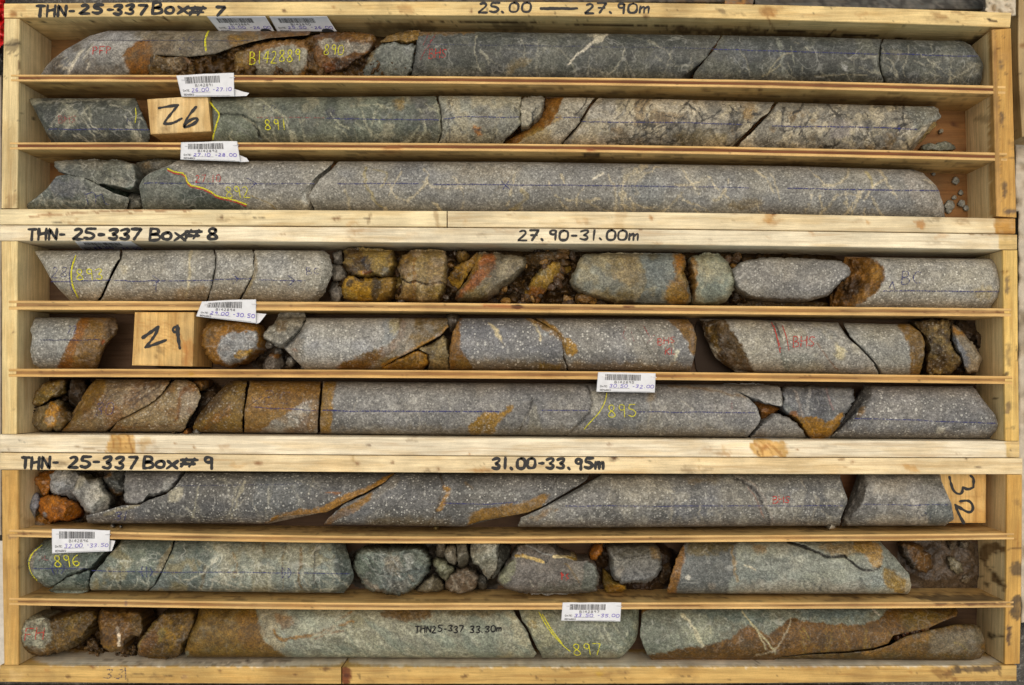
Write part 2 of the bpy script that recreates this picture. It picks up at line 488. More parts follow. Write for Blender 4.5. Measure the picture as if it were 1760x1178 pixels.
SEED = [100]
RT = np.array([.965, .95, .90])
def finish(t):
    """camera-matched tint: iron stained tones lose a little more blue"""
    t = t * RT
    wm = np.clip((t[:, 0] / np.maximum(t[:, 2], 1e-4) - 3.0) / 3.0, 0, 1)
    t[:, 2] *= 1 - .35 * wm; t[:, 0] *= 1.0 + .02 * wm; t[:, 1] *= 1 + .02 * wm
    return t
def core(row, L, R, col, ops=(), T=None, B=None, sp=.3, mo=.4, ck=.15, gl=.05, jag=1.6, rough=.25,
         rimL=None, rimR=None, slL=.7, slR=.7, lift=0., label=None, name='core_piece', cat='drill core', step=1.45, rad=RAD, group=None):
    SEED[0] += 13; sd_ = SEED[0]
    L = np.array(L, float); R = np.array(R, float)
    if T is not None: T = np.array(T, float)
    if B is not None: B = np.array(B, float)
    def Yt(x): return np.interp(x, T[:, 0], T[:, 1]) if T is not None else silh(row, x, rad)[0] + .05
    def Yb(x): return np.interp(x, B[:, 0], B[:, 1]) if B is not None else silh(row, x, rad)[1] - .05
    def tx(p):
        t = (p[:, 1] - Yt(p[:, 0])) / (Yb(p[:, 0]) - Yt(p[:, 0])); i = np.argsort(t, kind='stable'); return t[i], p[i, 0]
    wmax = R[:, 0].max() - L[:, 0].min()
    ns = max(8, int(wmax / step)); xm = (R[:, 0].mean() + L[:, 0].mean()) / 2
    hm = float(np.max(Yb(np.array([xm])) - Yt(np.array([xm])))); ntt = max(12, int(max(hm, 40) / step))
    ph = np.linspace(0, 1, ntt)
    t = (1 - np.cos(ph * np.pi)) / 2
    if T is not None or B is not None: t = .5 * t + .5 * ph
    def ends(p, t_, q):
        a, b = tx(p); x = np.interp(t_, a, b)
        return x + jag * fbm(t_ * 11, np.full_like(t_, q), sd_, 4) + .9 * jag * fbm(t_ * 30, np.full_like(t_, q), sd_ + 3, 3)
    xL = ends(L, t, 1.5); xR = ends(R, t, 8.5)
    xR = np.maximum(xR, xL + 2)
    s = np.linspace(0, 1, ns + 1)
    X = xL[:, None] + (xR - xL)[:, None] * s
    Y = Yt(X) + (Yb(X) - Yt(X)) * t[:, None]
    near, far = cyl(row, X, Y, rad)
    dip = np.zeros_like(X)
    for e in (X - xL[:, None], xR[:, None] - X):
        dip += 1.6 * np.clip(1 - e / 3.5, 0, 1) ** 2
    if T is not None: dip += 1.6 * np.clip(1 - (Y - Yt(X)) / 4, 0, 1) ** 2
    if B is not None: dip += 1.6 * np.clip(1 - (Yb(X) - Y) / 4, 0, 1) ** 2
    rr = np.full_like(X, rough)
    for rim, sl_, sg in ((rimL, slL, 1), (rimR, slR, -1)):
        if rim is None: continue
        a, b = tx(np.array(rim, float)); xr = np.interp(t, a, b)[:, None]
        e = np.maximum((xr - X) * sg, 0)
        dip += sl_ * e * (1 + .25 * fbm(X * .08, Y * .08, sd_ + 30)); rr = np.where(e > 0, np.maximum(rr, 1.1), rr)
    k = ctx(X.ravel(), Y.ravel(), col, (sp, mo, ck, gl))
    for o in ops: o(k)
    disp = k['disp'].reshape(X.shape) + rr * fbm(X * .13, Y * .13, sd_ + 50, 4)
    D = np.minimum(near + dip + disp, np.maximum(far - 2, near)) + .0
    D = np.minimum(D, FLOOR - .5) - lift
    nr = 5
    k['tone'] = finish(k['tone']); rows = [W(X, Y, D)]; tone = k['tone'].reshape(*X.shape, 3); prm = k['prm'].reshape(*X.shape, 4)
    tones = [tone]; prms = [prm]
    full = T is None and B is None
    for j in range(1, nr + 1):
        q = (1 + math.cos(math.pi * j / (nr + 1))) / 2
        tq = np.full(X.shape, q); Xq = np.interp(q, t, xL) + (np.interp(q, t, xR) - np.interp(q, t, xL)) * s
        Yq = Yt(Xq) + (Yb(Xq) - Yt(Xq)) * q
        ne, fa = cyl(row, Xq, Yq, rad)
        dq = fa if full else ne + .75 * (fa - ne)
        dq = np.minimum(dq, FLOOR - .3) - lift * .5
        rows.append(W(Xq, Yq, dq)[None]); i = 0 if q < .5 else ntt - 1
        tones.append(tone[i][None]); prms.append(prm[i][None])
    V = np.concatenate(rows, 0); nR, nS = V.shape[:2]
    ii = np.arange(nR * nS).reshape(nR, nS); i2 = np.roll(ii, -1, 0)
    Q = np.stack([ii[:, :-1], i2[:, :-1], i2[:, 1:], ii[:, 1:]], -1).reshape(-1, 4)
    V = V.reshape(-1, 3); ng = [ii[::-1, 0], ii[:, -1]]
    b = np.array([(V[:, 0].min() + V[:, 0].max()) / 2, (V[:, 1].min() + V[:, 1].max()) / 2, V[:, 2].min()])
    me = mesh_np(name, V - b, Q, ROCK, True, np.concatenate(tones, 0).reshape(-1, 3), np.concatenate(prms, 0).reshape(-1, 4), ng)
    o = link(name, me, None, b); prop(o, label, cat, group)
    return Piece(o, X.ravel(), Y.ravel(), D.ravel(), b)

def resamp_like(out):
    o = np.array(out, float); q = np.roll(o, -1, 0)
    return np.stack([o * .93 + q * .07, o * .07 + q * .93], 1).reshape(-1, 2)

def rock(out, col, ops=(), dt=30., db=FLOOR, row=None, sp=.2, mo=.4, ck=.3, gl=.08, fac=7, rough=1.6, jag=2.2, dome=.55, edge=8., ez=12.,
         lift=0, label=None, name='rock_fragment', cat='rock', step=2.1, group=None, kind=None, slope=.55):
    """closed faceted lump with the traced outline; with row= its back follows the drilled cylinder"""
    SEED[0] += 13; sd_ = SEED[0]; rg = random.Random(sd_)
    p = resamp(chai(np.array(out, float), 1, True) * .35 + resamp_like(out) * .65, step, True)
    if ((p[:, 0] * np.roll(p[:, 1], -1) - np.roll(p[:, 0], -1) * p[:, 1]).sum()) > 0: p = p[::-1]   # anticlockwise as seen from above
    n = len(p); cen = p.mean(0)
    nm = p - cen; ln = np.hypot(nm[:, 0], nm[:, 1])[:, None]
    p = p + nm / ln * (jag * fbm(p[:, 0] * .13, p[:, 1] * .13, sd_, 4) + .75 * jag * fbm(p[:, 0] * .34, p[:, 1] * .34, sd_ + 2, 3) + 1.0)[:, None]
    R_ = float(ln.mean()); rmin = float(ln.min())
    nr = max(5, int(ln.max() / step))
    rho = np.r_[np.linspace(1, .72, max(3, int(nr * .36))), np.linspace(.72, 0, nr - int(nr * .36) + 2)[1:-1]]
    X = cen[0] + rho[:, None] * (p[:, 0] - cen[0]); Y = cen[1] + rho[:, None] * (p[:, 1] - cen[1])
    X = np.r_[X.ravel(), cen[0]]; Y = np.r_[Y.ravel(), cen[1]]
    rh = np.r_[np.repeat(rho, n), 0.]; lr = np.r_[np.tile(ln[:, 0], len(rho)), R_]
    k = ctx(X, Y, col, (sp, mo, ck, gl))
    for o in ops: o(k)
    base_t = k['tone'].copy()
    for mul, sc_, th, am, sq in ((.5, .075, .15, .6, 3), (1.4, .10, .2, .5, 8), (.45, .22, .35, .6, 12)):
        aa = am * sstep(th - .15, th + .15, fbm(X * sc_, Y * sc_, sd_ + 80 + sq, 4, .6)) * min(1., rough / 1.3)
        k['tone'] = k['tone'] * (1 - aa[:, None]) + base_t * mul * aa[:, None]
    nz = rough * fbm(X * .1, Y * .1, sd_ + 40, 5, .6)
    if row is not None:
        near, far = cyl(row, X, Y)
        e = (1 - rh) * lr
        ew = edge * .5 * (1 + .6 * fbm(X * .05, Y * .05, sd_ + 60, 3))
        D = near + ez * .9 * np.clip(1 - e / ew, 0, 1) ** 1.35 + 1.5 * nz + rough * 1.2 * (np.abs(fbm(X * .045, Y * .045, sd_ + 70, 3)) - .3) + k['disp']
        D = np.minimum(D, np.maximum(far - 3, near + 1)) - lift
        yt, yb = silh(row, X)
        rim_d = None
    else:
        H = (db - dt) * .62
        f = (1 - np.clip(rh, 0, 1) ** (2.2 / max(.2, dome))) ** .5
        pl = np.full(X.shape, 1.15)
        for i in range(fac):
            a = i * 2 * math.pi / fac + rg.uniform(-.5, .5); sl_ = slope * rg.uniform(.5, 1.6); off = rg.uniform(.05, .6)
            pl = np.minimum(pl, 1.02 - sl_ * (((X - cen[0]) * math.cos(a) + (Y - cen[1]) * math.sin(a)) / R_ - off))
        D = dt + H * (1 - np.minimum(np.minimum(f * 1.12, 1.05), pl)) + nz + k['disp']
    D = np.minimum(D, FLOOR - .6)
    V = W(X, Y, D)
    tone, prm = finish(k['tone']), k['prm']
    nq = len(rho)
    ii = np.arange(nq * n).reshape(nq, n)
    a = ii[:-1]; b2 = ii[1:]
    Q = [np.stack([a, np.roll(a, -1, 1), np.roll(b2, -1, 1), b2], -1).reshape(-1, 4)]
    cI = nq * n; last = ii[-1]
    Q.append(np.stack([last, np.roll(last, -1), np.full(n, cI), np.full(n, cI)], -1))
    # underside: one belt and a base ring
    rb = V[:n].copy()
    if row is not None:
        ne, fa = cyl(row, p[:, 0], p[:, 1]); dm = np.minimum(np.maximum(D[:n] + 3, .35 * D[:n] + .65 * fa), FLOOR - .4)
    else: dm = np.minimum(np.maximum(D[:n] + 3, .35 * D[:n] + .65 * db), FLOOR - .4)
    belt = np.c_[rb[:, :2], -dm * SC]
    cw = belt[:, :2].mean(0)
    base = np.c_[cw + .7 * (belt[:, :2] - cw), np.full(n, -min(db if row is None else FLOOR, FLOOR - .2) * SC)]
    base[:, 2] = np.minimum(base[:, 2], belt[:, 2] - .0005)
    V = np.vstack([V, belt, base])
    i0 = np.arange(n); ib = cI + 1 + i0; ic = ib + n
    for u, w_ in ((i0, ib), (ib, ic)):
        Q.append(np.stack([u, w_, np.roll(w_, -1), np.roll(u, -1)], -1))
    tone = np.vstack([tone, tone[:n], tone[:n]]); prm = np.vstack([prm, prm[:n], prm[:n]])
    b = np.array([(V[:, 0].min() + V[:, 0].max()) / 2, (V[:, 1].min() + V[:, 1].max()) / 2, V[:, 2].min()])
    me = mesh_np(name, V - b, np.vstack(Q), ROCK, True, tone, prm, [ic[::-1]])
    o = link(name, me, None, b); prop(o, label, cat, group, kind)
    return Piece(o, X, Y, D, b)

# ---------------------------------------------------------------- crumbled debris (nobody could count it)
def rubble(poly, n, smin, smax, cols, dlo=88, dhi=60, seed=1, label='', name='rubble', cat='rubble', sp=.3, gl=.1):
    rg = np.random.RandomState(seed); poly = chai(np.array(poly, float), 1, True)
    lo, hi = poly.min(0), poly.max(0); VV = []; QQ = []; TT = []; base = 0
    # icosahedron split once
    import bmesh
    bm = bmesh.new(); bmesh.ops.create_icosphere(bm, subdivisions=2, radius=1.0)
    iv = np.array([v.co[:] for v in bm.verts]); bm.verts.index_update()
    it = np.array([[v.index for v in f.verts] for f in bm.faces]); bm.free()
    k = 0
    while k < n:
        x, y = rg.uniform(lo, hi)
        if not inside(np.array([x]), np.array([y]), poly)[0]: continue
        k += 1
        s = smin + (smax - smin) * rg.rand() ** 2.2
        ax = s * np.array([rg.uniform(.8, 1.4), rg.uniform(.6, 1.0), rg.uniform(.5, .9)])
        v = iv.copy()
        for q in range(6):
            nn = rg.normal(size=3); nn /= np.linalg.norm(nn); o = rg.uniform(.5, .95)
            dd = v @ nn - o; v = v - np.clip(dd, 0, None)[:, None] * nn
        v = v * (1 + .10 * fbm(iv[:, 0] * 3 + k, iv[:, 1] * 3 + iv[:, 2], seed)[:, None])
        v *= ax; a = rg.uniform(0, 6.28); ca, sa = math.cos(a), math.sin(a)
        b_ = rg.uniform(-.6, .6); cb, sb = math.cos(b_), math.sin(b_)
        v = v @ np.array([[ca, -sa, 0], [sa, ca, 0], [0, 0, 1]]).T @ np.array([[1, 0, 0], [0, cb, -sb], [0, sb, cb]]).T
        d = dlo - (dlo - dhi) * rg.rand() ** 1.5
        d = min(d, FLOOR - 1 - 0.2 * s)
        w = W(x, y, d) / SC + v
        w[:, 2] = np.maximum(w[:, 2], -FLOOR + .3)
        VV.append(w * SC); QQ.append(np.c_[it, it[:, 2]] + base); base += len(iv)
        cc = np.array(cols[rg.randint(len(cols))]) * rg.uniform(.7, 1.25); TT.append(np.tile(cc, (len(iv), 1)))
    V = np.vstack(VV); T_ = np.vstack(TT)
    return top_mesh(name, V, np.vstack(QQ), ROCK, label, cat, None, 'stuff', smooth=False, tone=T_, prm=np.tile([sp, .3, .2, gl], (len(V), 1)))

def soil(poly, col, d0=90, d1=60, seed=1, label='', name='fines', ops=(), gl=.15, sc=.06, rough=4):
    """heap of fines lying on the floor"""
    poly = chai(np.array(poly, float), 1, True); lo, hi = poly.min(0), poly.max(0)
    nx = int((hi[0] - lo[0]) / 2.2) + 2; ny = int((hi[1] - lo[1]) / 2.2) + 2
    X, Y = np.meshgrid(np.linspace(lo[0], hi[0], nx), np.linspace(lo[1], hi[1], ny))
    x, y = X.ravel(), Y.ravel()
    sd_ = seg_dist(x, y, poly, True) * np.where(inside(x, y, poly), 1, -1) + 4 * fbm(x * .08, y * .08, seed)
    h = sstep(-3, 16, sd_)
    k = ctx(x, y, col, (0, .1, .5, gl))
    C(np.array(col) * .4, .06, 0, .3, .7, seed + 3)(k); C(np.array(col) * 1.5, .07, .3, .3, .6, seed + 5)(k)
    for o in ops: o(k)
    n1 = fbm(x * sc, y * sc, seed + 9, 5, .6)
    D = FLOOR - .5 + (d0 - FLOOR) * h + (d1 - d0) * h * sstep(-.5, .6, n1) + rough * h * fbm(x * .2, y * .2, seed + 31, 3)
    D = np.minimum(D, FLOOR - .4)
    V = W(x, y, D); ii = np.arange(nx * ny).reshape(ny, nx)
    Q = np.stack([ii[:-1, :-1], ii[1:, :-1], ii[1:, 1:], ii[:-1, 1:]], -1)
    keep = (sd_.reshape(ny, nx)[:-1, :-1] > -4)
    return top_mesh(name, V, Q[keep], ROCK, label, 'debris', None, 'stuff', tone=finish(k['tone']), prm=k['prm'])

# ---------------------------------------------------------------- sawn boards
def board(name, parent, U, Lo, d0, d1, col, ops=(), axis='x', mat=None, step=3.0, side=7, q_ops=None, bev=1.0, dirt=.25, seed=3, rnd=0.):
    U = np.array(U, float); Lo = np.array(Lo, float)
    ax = 0 if axis == 'x' else 1; ot = 1 - ax
    s0, s1 = min(U[0, ax], Lo[0, ax]), max(U[-1, ax], Lo[-1, ax])
    # end points follow each edge's own ends
    n = max(3, int((s1 - s0) / step)); f = np.linspace(0, 1, n + 1)
    def edge(P_):
        s = P_[0, ax] + (P_[-1, ax] - P_[0, ax]) * f
        q = chai(P_, 2) if len(P_) > 2 else P_
        return s, np.interp(s, q[:, ax], q[:, ot])
    su, u = edge(U); sl_, l = edge(Lo)
    w = float(np.mean(np.abs(l - u))); ntp = 14 if q_ops else max(3, int(w / 3.0))
    pts = []   # (blend across the top 0..1, depth below d0, inset)
    H = d1 - d0
    for j in range(side): pts.append((0., H * (1 - j / side)))
    if bev: pts.append((0., bev))
    for j in range(ntp + 1):
        q = j / ntp
        if bev: q = np.clip(q, bev / w, 1 - bev / w)
        pts.append((q, 0.))
    if bev: pts.append((1., bev))
    for j in range(1, side + 1): pts.append((1., H * j / side))
    V = []; qv = []; dv = []
    for q, dz in pts:
        S_ = su + (sl_ - su) * q; O_ = u + (l - u) * q
        px, py = (S_, O_) if axis == 'x' else (O_, S_)
        v = W(px, py, d0); v = v.copy(); v[:, 2] -= dz * SC
        V.append(v); qv.append(np.full(n + 1, q)); dv.append(np.full(n + 1, dz))
    V = np.stack(V, 0); q = np.stack(qv); dz = np.stack(dv); m = len(pts)
    X, Y, D = to_px(V.reshape(-1, 3))
    col = np.asarray(col) * np.array([1.0, 1.025, 1.0]); k = ctx0(X, Y, col); k['q'] = q.ravel(); k['dz'] = dz.ravel()
    tcol = np.asarray(col)
    st = (.012, .09) if axis == 'x' else (.09, .012)
    C(tcol * np.array([.86, .74, .55]), 1, .15, .35, .5, seed, ax=st[0], ay=st[1])(k)
    C(tcol * np.array([1.1, 1.12, 1.15]), 1, .2, .3, .5, seed + 40, ax=st[0] * 1.5, ay=st[1] * 1.4)(k)
    if dirt:
        C(c(112, 86, 54), .012, .62 - .4 * dirt, .3, .45 * min(1, dirt * 2), seed + 77)(k)
        C(c(70, 52, 36), .11, .86 - .12 * dirt, .1, .6, seed + 99)(k) if dirt > .28 else None
    for o in ops: o(k)
    if q_ops: q_ops(k)
    V = V.reshape(-1, 3)
    # surface unevenness
    V[:, 2] -= (k['disp']) * SC
    ii = np.arange(m * (n + 1)).reshape(m, n + 1); i2 = np.roll(ii, -1, 0)
    Q = np.stack([ii[:, :-1], i2[:, :-1], i2[:, 1:], ii[:, 1:]], -1).reshape(-1, 4)
    if axis == 'y': Q = Q[:, ::-1]
    ng = [ii[::-1, 0], ii[:, -1]] if axis == 'x' else [ii[:, 0], ii[::-1, -1]]
    pl = np.array(parent.location) if parent is not None else np.zeros(3)
    me = mesh_np(name, V - pl, Q, mat or (WOODX if axis == 'x' else WOODY), False, k['tone'], None, ng)
    return link(name, me, parent)

def box(name, parent, px, py, d0, d1, col, mat=WOODX, ops=(), step=6., **kw):
    """plain panel given by photo corners on its own top plane"""
    return board(name, parent, [(px[0], py[0]), (px[1], py[0])], [(px[0], py[1]), (px[1], py[1])], d0, d1, col, ops, 'x', mat, step, **kw)

# ---------------------------------------------------------------- pen and crayon strokes
FONT = {
 'T': ["00 60", "30 38"], 'H': ["00 08", "60 68", "04 63"], 'N': ["08 00 00 68 68 60"], '-': ["14 54"], '_': ["04 64"],
 '2': ["11 30 51 53 08 08 68"], '5': ["60 10 10 03 33 65 57 38 07"], '3': ["01 20 50 52 24 24 55 57 38 07"],
 '7': ["00 60 60 28"], 'q': ["00 60 60 28", "14 54"], 'B': ["00 08", "00 40 53 04 04 54 67 38 08"],
 'o': ["33 04 07 38 57 54 33"], 'x': ["03 68", "63 08"], '#': ["22 08", "52 38", "03 63", "06 56"],
 '0': ["30 01 07 38 67 61 30"], '1': ["30 38"], '4': ["40 05 05 65", "50 48"], '6': ["50 12 06 38 66 44 15"],
 '8': ["51 30 11 13 55 67 38 07 15 53 51"], '9': ["51 30 11 13 34 53 51", "51 58"], '.': ["27 38"],
 'm': ["03 08", "05 23 33 38", "35 53 63 68"], 'P': ["08 00 00 40 53 04"], 'F': ["00 08", "00 60", "04 44"],
 'W': ["00 18 32 58 60"], 'S': ["61 30 02 34 66 38 07"], 'E': ["60 00 00 08 08 68", "04 44"], 'L': ["00 08 08 58"],
 'A': ["08 30 68", "15 55"], 'D': ["00 08", "00 40 64 48 08"], 'C': ["61 30 04 38 67"], 'K': ["00 08", "60 04 68"],
 'R': ["08 00 00 50 54 04 68"], 'M': ["08 00 00 35 60 60 68"], ':': ["22 23", "27 28"], 'Z': ["01 60 60 08 08 67"],
 'r': ["00 60 30 08 68"], 'V': ["00 38 60"], '(': ["40 13 15 48"], 'I': ["30 38"], 'O': ["30 01 07 38 67 61 30"], 'G': ["61 30 04 38 67 64 34"],
 'U': ["00 07 38 67 60"], 'Y': ["00 34 60", "34 38"], ' ': [],
}

def text_strokes(txt, x, y, h, w, gap=.35, slant=0., rise=0., jit=.5, seed=1, rot=0.):
    """list of polylines; x, y upper left corner; rot turns the text (degrees clockwise)"""
    rg = random.Random(seed); out = []; cx = 0.
    ca, sa = math.cos(math.radians(rot)), math.sin(math.radians(rot))
    for ch in txt:
        cw = w * (.55 if ch in '1.:I' else .8 if ch in ' -' else 1.0)
        if ch != ' ':
            jx, jy = rg.uniform(-jit, jit) * w * .07, rg.uniform(-jit, jit) * h * .08; js = 1 + rg.uniform(-.08, .08) * jit
            for st in FONT[ch]:
                pp = []
                for q in st.split():
                    u, v = int(q[0]) / 6., int(q[1]) / 8.
                    uu = cx + (u * cw if ch not in '1.:I' else (u - .5) * w + cw / 2) + jx - slant * (v - .5) * h
                    vv = v * h * js + jy + rise * cx
                    pp.append((x + uu * ca - vv * sa, y + uu * sa + vv * ca))
                out.append(chai(pp, 2))
        cx += cw + gap * w
    return out

def ribbons(name, strokes, w, depth, mat, parent, base, off=.9, step=1.6, var=.2, label=None):
    """strokes lying on a surface whose depth function is given: one mesh"""
    V = []; Q = []; nb = 0
    for si, st in enumerate(strokes):
        st = np.asarray(st, float)
        if len(st) < 2: continue
        p = resamp(st, step)
        t = np.gradient(p, axis=0); t /= (np.hypot(t[:, 0], t[:, 1])[:, None] + 1e-9)
        p[0] -= t[0] * w * .4; p[-1] += t[-1] * w * .4
        nn = np.c_[-t[:, 1], t[:, 0]]
        ww = w * .5 * (1 + var * fbm(p[:, 0] * .15 + si, p[:, 1] * .15, 7 + si, 2))
        ww[0] *= .6; ww[-1] *= .6
        a = p + nn * ww[:, None]; b = p - nn * ww[:, None]
        d = depth(p[:, 0], p[:, 1]) - off - .012 * (si % 12)
        va, vb = W(a[:, 0], a[:, 1], d), W(b[:, 0], b[:, 1], d)
        m = len(p); V += [va, vb]
        i = np.arange(m - 1)
        Q.append(np.stack([nb + i, nb + i + 1, nb + m + i + 1, nb + m + i], -1)); nb += 2 * m
    if not V: return None
    V = np.vstack(V); Q = np.vstack(Q)
    # make every face look up
    e1 = V[Q[:, 1]] - V[Q[:, 0]]; e2 = V[Q[:, 3]] - V[Q[:, 0]]
    fl = np.cross(e1, e2)[:, 2] < 0
    Q[fl] = Q[fl][:, ::-1]
    o = link(name, mesh_np(name, V - np.asarray(base), Q, mat, False), parent)
    if label: o['label'] = label
    return o

def mark(pc, strokes, w, mat, name, off=.9, **kw):
    return ribbons(name, strokes, w * .76, pc.depth, mat, pc.o, pc.base, off, **kw)

def blue(pc, *lines, w=2.0, mat=None, extra=()):
    ss = []
    for l in lines:
        l = resamp(np.array(l, float), 6); l[:, 1] += .7 * fbm(l[:, 0] * .03, l[:, 1], 3, 2); ss.append(l)
    return mark(pc, ss + list(extra), w, mat or BLUE, 'blue_crayon_line')
# ---------------------------------------------------------------- ground and surroundings
def sheet(name, x0, x1, y0, y1, d, col, mat, n=60, amp=0, sc=.02, **kw):
    X, Y = np.meshgrid(np.linspace(x0, x1, n), np.linspace(y0, y1, n)); x, y = X.ravel(), Y.ravel()
    D = d + amp * fbm(x * sc, y * sc, 11, 4)
    ii = np.arange(n * n).reshape(n, n)
    Q = np.stack([ii[:-1, :-1], ii[1:, :-1], ii[1:, 1:], ii[:-1, 1:]], -1).reshape(-1, 4)
    tone = np.tile(np.asarray(col, float), (len(x), 1))
    return top_mesh(name, W(x, y, D), Q, mat, smooth=True, tone=tone, prm=np.tile([.3, .4, .3, .1], (len(x), 1)), **kw)

sheet('ground', -2600, 4400, -2600, 4000, 122, c(74, 70, 64), ROCK, 120, 3, .02, kind='structure')

PLY = c(220, 180, 116); PLYD = c(124, 72, 36); PLYM = c(165, 112, 60)
def ply_edges(seed):
    """bare plywood edge: pale and dark plies lying along the board"""
    def op(k):
        q = k['q'] + .05 * fbm(k['X'] * .01, k['Y'] * .1, seed, 3); top = (k['dz'] < 1.2)
        wob = .5 + .5 * fbm(k['X'] * .006, k['Y'] * .02, seed + 4, 3)
        a = top * sstep(.24, .32, q) * (1 - sstep(.62, .72, q)); a = np.clip(a * (1.0 + .3 * (wob - .5)) * (1. if seed < 40 else .62), 0, 1)
        _apply(k, np.arange(len(q)), a, PLYD, 1.0)
        b = top * sstep(.44, .48, q) * (1 - sstep(.50, .54, q)) * (fbm(k['X'] * .012, k['X'] * .0, seed + 8, 3) > 0)
        _apply(k, np.arange(len(q)), b * .7, c(60, 34, 18), .5)
        e = top * np.maximum(1 - sstep(.10, .22, q), sstep(.78, .86, q)) * .6
        _apply(k, np.arange(len(q)), e, c(236, 190, 122))
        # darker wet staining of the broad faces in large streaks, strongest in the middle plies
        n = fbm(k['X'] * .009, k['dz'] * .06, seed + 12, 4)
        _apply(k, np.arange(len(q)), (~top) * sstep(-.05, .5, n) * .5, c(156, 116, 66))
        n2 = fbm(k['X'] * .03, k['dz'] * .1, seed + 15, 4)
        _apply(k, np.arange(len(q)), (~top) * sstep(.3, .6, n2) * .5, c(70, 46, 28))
    return op

def knot(x, y, r, col=c(150, 92, 42), a=.9, sx=1.3):
    ring = [(x + sx * r * math.cos(t), y + r * math.sin(t)) for t in np.linspace(0, 6.28, 9)[:-1]]
    core_ = [(x + sx * r * .6 * math.cos(t), y + r * .6 * math.sin(t)) for t in np.linspace(0, 6.28, 9)[:-1]]
    a1 = P(ring, col, 2.0, 2, a * .7); a2 = P(core_, np.array(col) * .75, 1.5, 1.5, a * .8)
    def op(k): a1(k); a2(k)
    return op
def stain(pts, col=c(128, 88, 44), a=.6, f=4, w=6, s=3): return P(pts, col, f, w, a, 0, s)
MUD = c(92, 74, 52)
SHX = -16      # everything below is in photo pixels

def make_box(label, loc_px, defs):
    e = empty('core_box', W(loc_px[0], loc_px[1], FLOOR + 10), label, 'core box', 'core boxes laid side by side')
    return e

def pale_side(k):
    """end board side faces: pale planed wood, lightened to stand in for light"""
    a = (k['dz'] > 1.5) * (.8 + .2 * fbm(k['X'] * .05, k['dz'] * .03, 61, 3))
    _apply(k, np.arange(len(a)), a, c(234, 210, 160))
def grime(x0, x1, y0, y1, n, seed, inner=0):
    """scattered knots, resin spots and handling stains of one board"""
    rg = random.Random(seed); ops = []
    for i in range(n):
        x = rg.uniform(x0, x1); y = rg.uniform(y0, y1); t = rg.random()
        if t < .25: ops.append(knot(x, y, rg.uniform(1.5, 4.5), c(*rg.choice([(150, 96, 46), (110, 72, 40), (186, 130, 66)])), .8, rg.uniform(1, 2)))
        elif t < .6: ops.append(stain([(x - rg.uniform(4, 22), y - rg.uniform(1, 5)), (x + rg.uniform(4, 22), y - rg.uniform(1, 6)), (x + rg.uniform(2, 14), y + rg.uniform(1, 6)), (x - rg.uniform(2, 14), y + rg.uniform(1, 6))], c(*rg.choice([(190, 140, 78), (150, 112, 66), (120, 94, 62), (204, 160, 98)])), rg.uniform(.25, .6), 3, 5, seed + i))
        else: ops.append(K([(x, y), (x + rg.uniform(4, 26), y + rg.uniform(-1.5, 1.5))], c(*rg.choice([(90, 64, 40), (60, 44, 30), (150, 108, 60)])), rg.uniform(.8, 2.2), rg.uniform(.3, .8), 1, 1.5, 0, seed + i, .2))
    def op(k):
        for o in ops: o(k)
    return op
# ---- box 7
b7 = make_box('topmost wooden core box, lettered Box# 7, holding three rows of drill core', (880, 200), None)
w7 = c(232, 200, 140)
B7top = board('side_board', b7, [(7, 6), (300, 4), (580, 2.5), (870, 3), (1160, 5), (1450, 11), (1738, 22)],
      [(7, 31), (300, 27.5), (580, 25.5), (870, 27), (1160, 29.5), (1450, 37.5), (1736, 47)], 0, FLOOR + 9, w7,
      [grime(10, 1730, 8, 40, 26, 501), knot(22, 24, 7, c(170, 112, 52)), knot(487, 19, 3.5, c(110, 70, 40)), knot(1320, 20, 11, c(186, 130, 62), .8, 1.5), stain([(680, 8), (705, 6), (712, 20), (690, 24)], c(170, 120, 66), .5),
       knot(810, 20, 3, c(120, 70, 40)), stain([(1225, 13), (1240, 14), (1252, 26), (1245, 27)], c(100, 80, 56), .6, 2, 2), stain([(1600, 20), (1625, 24), (1630, 36), (1610, 34)], c(150, 104, 50), .6, 3, 4),
       K([(1698, 34), (1713, 35)], c(60, 40, 22), 3), K([(1436, 52), (1420, 64)], c(70, 45, 25), 4, .8), K([(1320, 30), (1330, 48)], c(150, 100, 50), 5, .6), K([(280, 30), (290, 37)], c(70, 45, 25), 4, .9),
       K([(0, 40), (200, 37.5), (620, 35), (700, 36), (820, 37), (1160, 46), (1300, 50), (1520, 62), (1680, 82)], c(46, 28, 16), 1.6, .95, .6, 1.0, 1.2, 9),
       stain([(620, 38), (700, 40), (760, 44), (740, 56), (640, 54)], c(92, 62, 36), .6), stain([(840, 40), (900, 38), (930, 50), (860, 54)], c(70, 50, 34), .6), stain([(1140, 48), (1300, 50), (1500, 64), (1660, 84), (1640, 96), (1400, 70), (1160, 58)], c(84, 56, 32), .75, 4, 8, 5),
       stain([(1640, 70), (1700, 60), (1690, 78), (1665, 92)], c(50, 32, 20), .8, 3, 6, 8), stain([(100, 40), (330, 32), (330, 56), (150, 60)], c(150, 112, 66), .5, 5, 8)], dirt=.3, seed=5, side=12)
B7bot = [board('side_board', b7, [(0, 359.5), (300, 360), (767.5, 363)], [(0, 386), (300, 387), (767.5, 390)], 0, FLOOR + 9, c(238, 216, 172),
      [grime(5, 760, 362, 386, 12, 505), K([(50, 372), (90, 369), (200, 362), (330, 361)], c(150, 92, 46), 3, .7, 1, 2), K([(632, 384), (637, 368)], c(120, 86, 46), 4, .6, 2), K([(748, 364), (752, 386)], c(150, 110, 60), 5, .5, 2), knot(205, 363, 2.5)], dirt=.2, seed=7)]
